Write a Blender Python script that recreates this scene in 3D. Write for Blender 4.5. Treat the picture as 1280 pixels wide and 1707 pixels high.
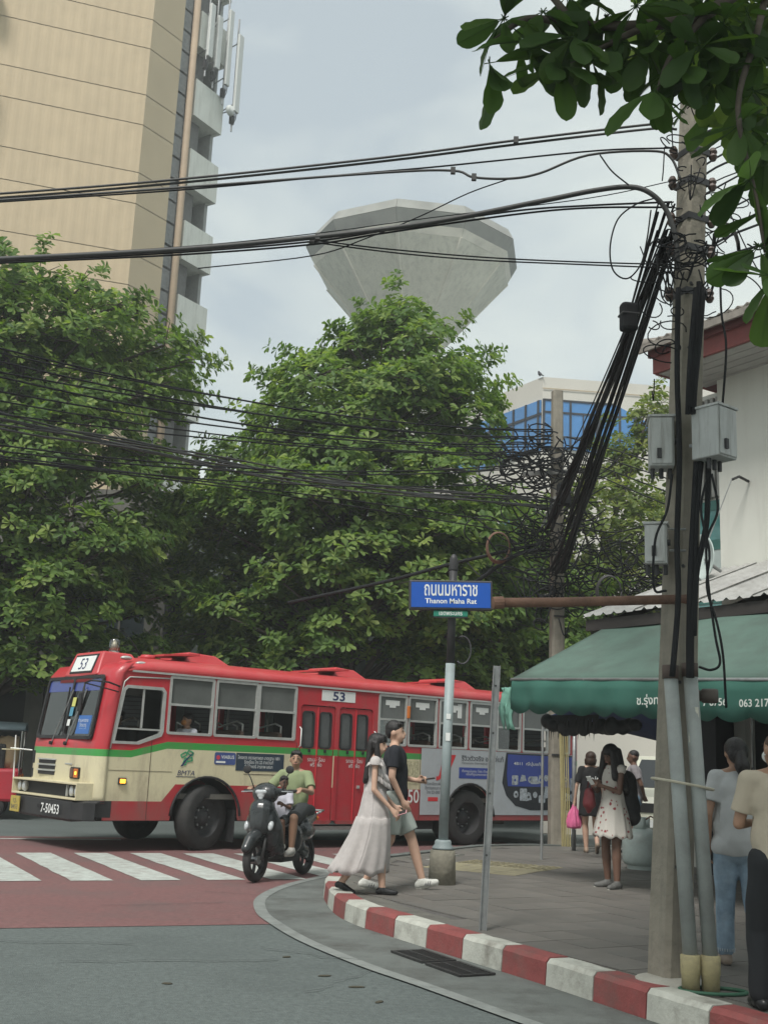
import bpy, bmesh, math, random
import numpy as np
from mathutils import Vector, Matrix
R = math.radians
rnd = random.Random(7)
for o in list(bpy.data.objects):
    bpy.data.objects.remove(o)
SC = bpy.context.scene
COL = SC.collection

# ------------------------------------------------------------------ camera
cd = bpy.data.cameras.new('camera')
cam = bpy.data.objects.new('camera', cd)
COL.objects.link(cam)
cd.sensor_fit = 'HORIZONTAL'
cd.sensor_width = 36.0
cd.lens = 36.0 * 1893.0 / 1280.0
cd.clip_end = 2000
cam.location = (0, 0, 1.51)
_p, _r = R(12.283), R(2.4)
_f = Vector((0, math.cos(_p), math.sin(_p)))
_u0 = Vector((0, -math.sin(_p), math.cos(_p)))
_rt = Vector((1, 0, 0)) * math.cos(_r) + _u0 * math.sin(_r)
_up = _u0 * math.cos(_r) - Vector((1, 0, 0)) * math.sin(_r)
cam.rotation_euler = Matrix((_rt, _up, -_f)).transposed().to_euler()
SC.camera = cam

# ------------------------------------------------------------------ sky, sun, exposure
SUN_EL, SUN_AZ = R(57), R(204)      # high sun behind thin cloud, behind the camera and to its left
w = bpy.data.worlds.new('World')
SC.world = w
w.use_nodes = True
nt = w.node_tree
nt.nodes.clear()
out = nt.nodes.new('ShaderNodeOutputWorld')
bg = nt.nodes.new('ShaderNodeBackground')
sky = nt.nodes.new('ShaderNodeTexSky')
sky.sky_type = 'NISHITA'
sky.sun_disc = False
sky.sun_elevation = SUN_EL
sky.sun_rotation = SUN_AZ
sky.air_density = 1.4
sky.dust_density = 3.0
tc = nt.nodes.new('ShaderNodeTexCoord')
mp = nt.nodes.new('ShaderNodeMapping')
mp.inputs['Scale'].default_value = (1.0, 1.0, 2.4)
n1 = nt.nodes.new('ShaderNodeTexNoise')
n1.inputs['Scale'].default_value = 2.7
n1.inputs['Detail'].default_value = 7
n1.inputs['Roughness'].default_value = 0.52
n1.inputs['Distortion'].default_value = 0.35
cr = nt.nodes.new('ShaderNodeValToRGB')
cr.color_ramp.elements[0].position = 0.38
cr.color_ramp.elements[0].color = (0.52, 0.52, 0.52, 1)
cr.color_ramp.elements[1].position = 0.60
cr.color_ramp.elements[1].color = (1, 1, 1, 1)
mx = nt.nodes.new('ShaderNodeMix')
mx.data_type = 'RGBA'
CLOUD = (6.2, 6.75, 6.5)
mx.inputs[7].default_value = (*CLOUD, 1)
nt.links.new(tc.outputs['Generated'], mp.inputs['Vector'])
nt.links.new(mp.outputs[0], n1.inputs['Vector'])
nt.links.new(n1.outputs['Fac'], cr.inputs[0])
nt.links.new(cr.outputs[0], mx.inputs[0])
nt.links.new(sky.outputs[0], mx.inputs[6])
nt.links.new(mx.outputs[2], bg.inputs['Color'])
bg.inputs['Strength'].default_value = 0.075
nt.links.new(bg.outputs[0], out.inputs[0])
sl = bpy.data.lights.new('sun', 'SUN')
sl.energy = 2.2
sl.angle = R(16)
sl.color = (1.0, 0.975, 0.93)
sun = bpy.data.objects.new('sun', sl)
COL.objects.link(sun)
# direction to the sun: rotation 0 looks along +Y, turning clockwise seen from above
_sd = Vector((math.sin(SUN_AZ) * math.cos(SUN_EL), math.cos(SUN_AZ) * math.cos(SUN_EL), math.sin(SUN_EL)))
sun.rotation_euler = _sd.to_track_quat('Z', 'Y').to_euler()
SC.render.engine = 'CYCLES'
SC.cycles.max_bounces = 7
SC.cycles.transparent_max_bounces = 12
SC.view_settings.view_transform = 'Standard'
SC.view_settings.look = 'None'
SC.view_settings.gamma = 1.0
SC.view_settings.exposure = 0.8

# ------------------------------------------------------------------ materials
MATS = {}
def mat(name, col=(.5, .5, .5), rough=.6, metal=0., var=.12, scale=5., bump=.0, bscale=60., spec=.4, dirt=None, dscale=2., damt=.5,
        emit=None, coat=0., objrand=0., streak=False, sheen=0.):
    if name in MATS:
        return MATS[name]
    m = bpy.data.materials.new(name)
    m.use_nodes = True
    t = m.node_tree
    b = t.nodes['Principled BSDF']
    b.inputs['Roughness'].default_value = rough
    b.inputs['Metallic'].default_value = metal
    b.inputs['Specular IOR Level'].default_value = spec
    b.inputs['Coat Weight'].default_value = coat
    if sheen:
        b.inputs['Sheen Weight'].default_value = sheen
    c = t.nodes.new('ShaderNodeTexCoord')
    n = t.nodes.new('ShaderNodeTexNoise')
    n.inputs['Scale'].default_value = scale
    n.inputs['Detail'].default_value = 6
    n.inputs['Roughness'].default_value = .65
    src = c.outputs['Object']
    t.links.new(src, n.inputs['Vector'])
    mr = t.nodes.new('ShaderNodeMapRange')
    mr.inputs[1].default_value = .3
    mr.inputs[2].default_value = .7
    mr.inputs[3].default_value = 1 - var
    mr.inputs[4].default_value = 1 + var
    t.links.new(n.outputs['Fac'], mr.inputs[0])
    val = mr.outputs[0]
    if objrand:
        oi = t.nodes.new('ShaderNodeObjectInfo')
        m2 = t.nodes.new('ShaderNodeMapRange')
        m2.inputs[3].default_value = 1 - objrand
        m2.inputs[4].default_value = 1 + objrand
        t.links.new(oi.outputs['Random'], m2.inputs[0])
        mm = t.nodes.new('ShaderNodeMath')
        mm.operation = 'MULTIPLY'
        t.links.new(val, mm.inputs[0])
        t.links.new(m2.outputs[0], mm.inputs[1])
        val = mm.outputs[0]
    vm = t.nodes.new('ShaderNodeVectorMath')
    vm.operation = 'SCALE'
    vm.inputs[0].default_value = col
    t.links.new(val, vm.inputs['Scale'])
    csock = vm.outputs[0]
    if dirt:
        n3 = t.nodes.new('ShaderNodeTexNoise')
        n3.inputs['Scale'].default_value = dscale
        n3.inputs['Detail'].default_value = 8
        n3.inputs['Roughness'].default_value = .7
        if streak:
            mp_ = t.nodes.new('ShaderNodeMapping')
            mp_.inputs['Scale'].default_value = (6, 6, .5)
            t.links.new(src, mp_.inputs[0])
            t.links.new(mp_.outputs[0], n3.inputs['Vector'])
        else:
            t.links.new(src, n3.inputs['Vector'])
        r3 = t.nodes.new('ShaderNodeMapRange')
        r3.inputs[1].default_value = .48
        r3.inputs[2].default_value = .72
        r3.inputs[4].default_value = damt
        t.links.new(n3.outputs['Fac'], r3.inputs[0])
        mix = t.nodes.new('ShaderNodeMix')
        mix.data_type = 'RGBA'
        mix.inputs[7].default_value = (*dirt, 1)
        t.links.new(r3.outputs[0], mix.inputs[0])
        t.links.new(csock, mix.inputs[6])
        csock = mix.outputs[2]
    t.links.new(csock, b.inputs['Base Color'])
    rr = t.nodes.new('ShaderNodeMapRange')
    rr.inputs[3].default_value = max(.02, rough - .1)
    rr.inputs[4].default_value = min(1, rough + .1)
    t.links.new(n.outputs['Fac'], rr.inputs[0])
    t.links.new(rr.outputs[0], b.inputs['Roughness'])
    if bump:
        n2 = t.nodes.new('ShaderNodeTexNoise')
        n2.inputs['Scale'].default_value = bscale
        n2.inputs['Detail'].default_value = 4
        t.links.new(src, n2.inputs['Vector'])
        bp = t.nodes.new('ShaderNodeBump')
        bp.inputs['Strength'].default_value = bump
        bp.inputs['Distance'].default_value = .02
        t.links.new(n2.outputs['Fac'], bp.inputs['Height'])
        t.links.new(bp.outputs[0], b.inputs['Normal'])
    if emit:
        b.inputs['Emission Color'].default_value = (*emit[0], 1)
        b.inputs['Emission Strength'].default_value = emit[1]
    MATS[name] = m
    return m

def glass(name, tint=(.7, .75, .75), refl=.12, rough=.02):
    if name in MATS:
        return MATS[name]
    m = bpy.data.materials.new(name)
    m.use_nodes = True
    t = m.node_tree
    t.nodes.clear()
    o = t.nodes.new('ShaderNodeOutputMaterial')
    tr = t.nodes.new('ShaderNodeBsdfTransparent')
    nz = t.nodes.new('ShaderNodeTexNoise')
    nz.inputs['Scale'].default_value = 3
    vm = t.nodes.new('ShaderNodeVectorMath')
    vm.operation = 'SCALE'
    vm.inputs[0].default_value = tint
    mr = t.nodes.new('ShaderNodeMapRange')
    mr.inputs[3].default_value = .85
    mr.inputs[4].default_value = 1.1
    t.links.new(nz.outputs['Fac'], mr.inputs[0])
    t.links.new(mr.outputs[0], vm.inputs['Scale'])
    t.links.new(vm.outputs[0], tr.inputs[0])
    gl = t.nodes.new('ShaderNodeBsdfGlossy')
    gl.inputs['Roughness'].default_value = rough
    gl.inputs['Color'].default_value = (.9, .92, .92, 1)
    lw = t.nodes.new('ShaderNodeFresnel')
    lw.inputs[0].default_value = 1.5
    ad = t.nodes.new('ShaderNodeMath')
    ad.operation = 'ADD'
    ad.use_clamp = True
    ad.inputs[1].default_value = refl
    t.links.new(lw.outputs[0], ad.inputs[0])
    mi = t.nodes.new('ShaderNodeMixShader')
    t.links.new(ad.outputs[0], mi.inputs[0])
    t.links.new(tr.outputs[0], mi.inputs[1])
    t.links.new(gl.outputs[0], mi.inputs[2])
    t.links.new(mi.outputs[0], o.inputs[0])
    MATS[name] = m
    return m

# ------------------------------------------------------------------ mesh helpers
def link(o, parent=None):
    COL.objects.link(o)
    if parent is not None:
        o.parent = parent
    return o

def tag(o, label=None, cat=None, group=None, kind=None):
    if label: o['label'] = label
    if cat: o['category'] = cat
    if group: o['group'] = group
    if kind: o['kind'] = kind
    return o

def empty(name, loc=(0, 0, 0), rz=0., label=None, cat=None, group=None, kind=None):
    o = bpy.data.objects.new(name, None)
    o.empty_display_size = .1
    o.location = loc
    o.rotation_euler = (0, 0, rz)
    link(o)
    return tag(o, label, cat, group, kind)

def frame(d):
    d = Vector(d).normalized()
    a = Vector((0, 0, 1)) if abs(d.z) < .9 else Vector((1, 0, 0))
    x = d.cross(a).normalized()
    y = d.cross(x).normalized()
    return x, y, d

class MB:
    def __init__(s):
        s.V = []; s.F = []; s.mi = []; s.cur = 0
    def add(s, V, F):
        n = len(s.V)
        s.V += [tuple(v) for v in V]
        for f in F:
            s.F.append([i + n for i in f]); s.mi.append(s.cur)
        return s
    def box(s, c, d, rz=0., M=None):
        x, y, z = d[0] / 2, d[1] / 2, d[2] / 2
        P = [Vector((a * x, b * y, e * z)) for e in (-1, 1) for b in (-1, 1) for a in (-1, 1)]
        if rz:
            m = Matrix.Rotation(rz, 3, 'Z'); P = [m @ p for p in P]
        if M is not None:
            P = [M @ p for p in P]
        P = [p + Vector(c) for p in P]
        return s.add(P, [(0, 2, 3, 1), (4, 5, 7, 6), (0, 1, 5, 4), (2, 6, 7, 3), (0, 4, 6, 2), (1, 3, 7, 5)])
    def b2(s, a, b):
        return s.box([(p + q) / 2 for p, q in zip(a, b)], [abs(q - p) for p, q in zip(a, b)])
    def bar(s, p0, p1, w, h, up=(0, 0, 1)):
        p0, p1 = Vector(p0), Vector(p1)
        d = (p1 - p0).normalized()
        u = Vector(up)
        if abs(d.dot(u)) > .98: u = Vector((0, 1, 0))
        x = d.cross(u).normalized(); y = x.cross(d)
        P = []
        for p in (p0, p1):
            for a, b in ((-1, -1), (1, -1), (1, 1), (-1, 1)):
                P.append(p + x * a * w / 2 + y * b * h / 2)
        return s.add(P, [(3, 2, 1, 0), (4, 5, 6, 7), (0, 1, 5, 4), (1, 2, 6, 5), (2, 3, 7, 6), (3, 0, 4, 7)])
    def tube(s, pts, r, n=8, cap=True):
        pts = [Vector(p) for p in pts]
        rs = r if isinstance(r, (list, tuple)) else [r] * len(pts)
        V = []; F = []
        px = None
        for i, p in enumerate(pts):
            d = (pts[min(i + 1, len(pts) - 1)] - pts[max(i - 1, 0)])
            if d.length < 1e-9: d = Vector((0, 0, 1))
            d.normalize()
            if px is None: px, py, _ = frame(d)
            else:
                px = (px - d * px.dot(d)).normalized()
            py = d.cross(px)
            for k in range(n):
                a = 2 * math.pi * k / n
                V.append(p + (px * math.cos(a) + py * math.sin(a)) * rs[i])
        for i in range(len(pts) - 1):
            for k in range(n):
                a, b = i * n + k, i * n + (k + 1) % n
                F.append((a, b, b + n, a + n))
        if cap:
            F.append(tuple(range(n - 1, -1, -1)))
            F.append(tuple((len(pts) - 1) * n + k for k in range(n)))
        return s.add(V, F)
    def lathe(s, prof, n=20, c=(0, 0, 0), axis='Z', cap=True):
        V = []; F = []
        for r_, h in prof:
            for k in range(n):
                a = 2 * math.pi * k / n
                x, y = r_ * math.cos(a), r_ * math.sin(a)
                p = {'Z': (x, y, h), 'Y': (x, h, y), 'X': (h, x, y)}[axis]
                V.append((p[0] + c[0], p[1] + c[1], p[2] + c[2]))
        for i in range(len(prof) - 1):
            for k in range(n):
                a, b = i * n + k, i * n + (k + 1) % n
                F.append((a, b, b + n, a + n))
        if cap:
            F.append(tuple(range(n - 1, -1, -1))); F.append(tuple((len(prof) - 1) * n + k for k in range(n)))
        return s.add(V, F)
    def grid(s, P):       # P[i][j] points
        a, b = len(P), len(P[0])
        return s.add([q for r_ in P for q in r_], [(i * b + j, i * b + j + 1, (i + 1) * b + j + 1, (i + 1) * b + j) for i in range(a - 1) for j in range(b - 1)])
    def build(s, name, m, parent=None, smooth=False, bevel=0., solid=0., loc=None, rz=None):
        me = bpy.data.meshes.new(name)
        me.from_pydata(s.V, [], s.F)
        ms = m if isinstance(m, (list, tuple)) else [m]
        for q in ms: me.materials.append(q)
        if len(ms) > 1: me.polygons.foreach_set('material_index', s.mi)
        bm = bmesh.new(); bm.from_mesh(me)
        bmesh.ops.recalc_face_normals(bm, faces=bm.faces)
        bm.to_mesh(me); bm.free()
        if smooth: me.polygons.foreach_set('use_smooth', [True] * len(me.polygons))
        o = bpy.data.objects.new(name, me)
        if loc: o.location = loc
        if rz: o.rotation_euler = (0, 0, rz)
        link(o, parent)
        if solid:
            md = o.modifiers.new('s', 'SOLIDIFY'); md.thickness = solid; md.offset = 0
        if bevel:
            md = o.modifiers.new('b', 'BEVEL'); md.width = bevel; md.segments = 2; md.limit_method = 'ANGLE'; md.angle_limit = R(40)
            if smooth is False:
                pass
        return o

def obj_of(name, me, parent=None, loc=None, rot=None, sc=None):
    o = bpy.data.objects.new(name, me)
    if loc is not None: o.location = loc
    if rot is not None: o.rotation_euler = rot
    if sc is not None: o.scale = sc
    return link(o, parent)

WORK = bpy.data.scenes.new('work')       # small side scene for evaluating one object at a time; removed at the end
def new_mesh(o):
    if o.name in COL.objects: COL.objects.unlink(o)
    WORK.collection.objects.link(o)
    vl = WORK.view_layers[0]
    vl.update()
    me = bpy.data.meshes.new_from_object(o.evaluated_get(vl.depsgraph))
    WORK.collection.objects.unlink(o)
    return me

def plate(name, outer, holes, t, m, parent=None, M=None, bevel=0.):
    """flat plate with holes; outline in (x, y), thickness t about z, then placed by matrix M"""
    cu = bpy.data.curves.new('tmp', 'CURVE')
    cu.dimensions = '2D'; cu.fill_mode = 'BOTH'; cu.extrude = t / 2
    for poly in [outer] + list(holes):
        sp = cu.splines.new('POLY'); sp.points.add(len(poly) - 1)
        for i, p in enumerate(poly): sp.points[i].co = (p[0], p[1], 0, 1)
        sp.use_cyclic_u = True
    to = bpy.data.objects.new('tmp', cu); COL.objects.link(to)
    me = new_mesh(to)
    bpy.data.objects.remove(to); bpy.data.curves.remove(cu)
    me.name = name
    me.materials.clear(); me.materials.append(m)
    if M is not None: me.transform(M)
    for p in me.polygons: p.use_smooth = False
    return obj_of(name, me, parent)

def text(body, m, parent, M, w=None, h=None, name='lettering', depth=.002, shear=0., bold=0.):
    """lettering as a mesh; local x along the text, y up; fitted to width w / height h, centred"""
    cu = bpy.data.curves.new('tmp', 'FONT')
    cu.body = body; cu.size = 1; cu.shear = shear; cu.offset = bold; cu.resolution_u = 3
    cu.space_line = .95; cu.align_x = 'CENTER'
    to = bpy.data.objects.new('tmp', cu); COL.objects.link(to)
    me = new_mesh(to)
    bpy.data.objects.remove(to); bpy.data.curves.remove(cu)
    n = len(me.vertices)
    co = np.zeros(n * 3); me.vertices.foreach_get('co', co); co = co.reshape(-1, 3)
    lo, hi = co.min(0), co.max(0)
    sx = w / (hi[0] - lo[0]) if w else None
    sy = h / (hi[1] - lo[1]) if h else None
    if sx is None: sx = sy
    if sy is None: sy = sx
    co = (co - (lo + hi) / 2) * np.array([sx, sy, 1])
    co[:, 2] = 0
    me.vertices.foreach_set('co', co.ravel())
    me.transform(M)
    me.materials.clear(); me.materials.append(m)
    me.name = name
    return obj_of(name, me, parent)

def capsule(p0, p1, r0, r1, n=12, k=4):
    p0, p1 = Vector(p0), Vector(p1)
    d = p1 - p0
    if d.length < 1e-6: d = Vector((0, 0, 1e-4))
    x, y, dd = frame(d)
    rings = []
    for i in range(k + 1):
        a = -math.pi / 2 + (math.pi / 2) * i / k
        rings.append((p0 + dd * (math.sin(a) * r0), max(1e-4, math.cos(a) * r0)))
    for i in range(k + 1):
        a = (math.pi / 2) * i / k
        rings.append((p1 + dd * (math.sin(a) * r1), max(1e-4, math.cos(a) * r1)))
    V = []; F = []
    for c, r_ in rings:
        for j in range(n):
            a = 2 * math.pi * j / n
            V.append(c + (x * math.cos(a) + y * math.sin(a)) * r_)
    for i in range(len(rings) - 1):
        for j in range(n):
            a, b = i * n + j, i * n + (j + 1) % n
            F.append((a, b, b + n, a + n))
    F.append(tuple(range(n - 1, -1, -1))); F.append(tuple((len(rings) - 1) * n + j for j in range(n)))
    return V, F

def ellipsoid(c, r, rot=(0, 0, 0), n=16):
    V, F = capsule((0, 0, -1e-4), (0, 0, 1e-4), 1, 1, n, 6)
    m = Matrix.Rotation(rot[2], 3, 'Z') @ Matrix.Rotation(rot[1], 3, 'Y') @ Matrix.Rotation(rot[0], 3, 'X')
    return [Vector(c) + m @ Vector((v[0] * r[0], v[1] * r[1], v[2] * r[2])) for v in V], F

def blob(name, prims, m, parent=None, vox=.01, smooth=4, post=None):
    """one continuous skin over overlapping tapered shapes. ('c',p0,p1,r0,r1) | ('e',c,r[,rot]) | ('b',c,d[,rz])"""
    mb = MB()
    for p in prims:
        if p[0] == 'c': mb.add(*capsule(*p[1:]))
        elif p[0] == 'e': mb.add(*ellipsoid(*p[1:]))
        else: mb.box(*p[1:])
    o = mb.build('tmp', m)
    md = o.modifiers.new('r', 'REMESH'); md.mode = 'VOXEL'; md.voxel_size = vox; md.use_smooth_shade = True
    if smooth:
        md = o.modifiers.new('s', 'SMOOTH'); md.factor = .5; md.iterations = smooth
    me = new_mesh(o)
    om = o.data
    bpy.data.objects.remove(o); bpy.data.meshes.remove(om)
    me.name = name
    if post is not None:
        n = len(me.vertices)
        co = np.zeros(n * 3); me.vertices.foreach_get('co', co); co = co.reshape(-1, 3)
        co = post(co)
        me.vertices.foreach_set('co', co.ravel())
    me.materials.clear(); me.materials.append(m)
    me.polygons.foreach_set('use_smooth', [True] * len(me.polygons))
    me.update()
    return obj_of(name, me, parent)

def cable(name, pts, r, m, label=None, cat='cable', group=None, parent=None, kind=None, r1=None):
    mb = MB()
    for P in (pts if isinstance(pts[0][0], (tuple, list, Vector)) else [pts]):
        mb.tube(P, r if r1 is None else [r + (r1 - r) * i / (len(P) - 1) for i in range(len(P))], 5)
    o = mb.build(name, m, parent, smooth=True)
    return tag(o, label, cat if label else None, group, kind)

def sag(a, b, s, n=14):
    a, b = Vector(a), Vector(b)
    return [tuple(a.lerp(b, t / n) - Vector((0, 0, s * 4 * (t / n) * (1 - t / n)))) for t in range(n + 1)]

def spline(P, n=6):
    P = [Vector(p) for p in P]
    Q = [P[0] * 2 - P[1]] + P + [P[-1] * 2 - P[-2]]
    o = []
    for i in range(1, len(Q) - 2):
        for k in range(n):
            t = k / n
            a, b, c, d = Q[i - 1], Q[i], Q[i + 1], Q[i + 2]
            o.append(.5 * ((2 * b) + (c - a) * t + (2 * a - 5 * b + 4 * c - d) * t * t + (3 * b - a - 3 * c + d) * t ** 3))
    o.append(P[-1])
    return [tuple(p) for p in o]

def arc(cx, cy, r_, a0, a1, n=10):
    return [(cx + r_ * math.cos(a0 + (a1 - a0) * i / n), cy + r_ * math.sin(a0 + (a1 - a0) * i / n)) for i in range(n + 1)]

def rrect(x0, y0, x1, y1, r_, n=4):
    return (arc(x1 - r_, y1 - r_, r_, 0, math.pi / 2, n) + arc(x0 + r_, y1 - r_, r_, math.pi / 2, math.pi, n)
            + arc(x0 + r_, y0 + r_, r_, math.pi, 1.5 * math.pi, n) + arc(x1 - r_, y0 + r_, r_, 1.5 * math.pi, 2 * math.pi, n))

def rect(x0, y0, x1, y1):
    return [(x0, y0), (x1, y0), (x1, y1), (x0, y1)]

def inside(p, poly):
    c = False; j = len(poly) - 1
    for i in range(len(poly)):
        a, b = poly[i], poly[j]
        if (a[1] > p[1]) != (b[1] > p[1]) and p[0] < (b[0] - a[0]) * (p[1] - a[1]) / (b[1] - a[1]) + a[0]: c = not c
        j = i
    return c

def poly_sheet(name, poly, z, m, parent=None, kind=None, base=None):
    bm = bmesh.new()
    f = bm.faces.new([bm.verts.new((p[0], p[1], z)) for p in poly])
    if base is not None:
        r_ = bmesh.ops.extrude_face_region(bm, geom=[f])
        for v in [g for g in r_['geom'] if isinstance(g, bmesh.types.BMVert)]: v.co.z = base
    bmesh.ops.recalc_face_normals(bm, faces=bm.faces)
    bmesh.ops.triangulate(bm, faces=[f_ for f_ in bm.faces if len(f_.verts) > 4])
    if base is None:
        for f_ in bm.faces:
            if f_.normal.z < 0: f_.normal_flip()
    me = bpy.data.meshes.new(name); bm.to_mesh(me); bm.free()
    me.materials.append(m)
    o = obj_of(name, me, parent)
    return tag(o, kind=kind) if kind else o

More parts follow.
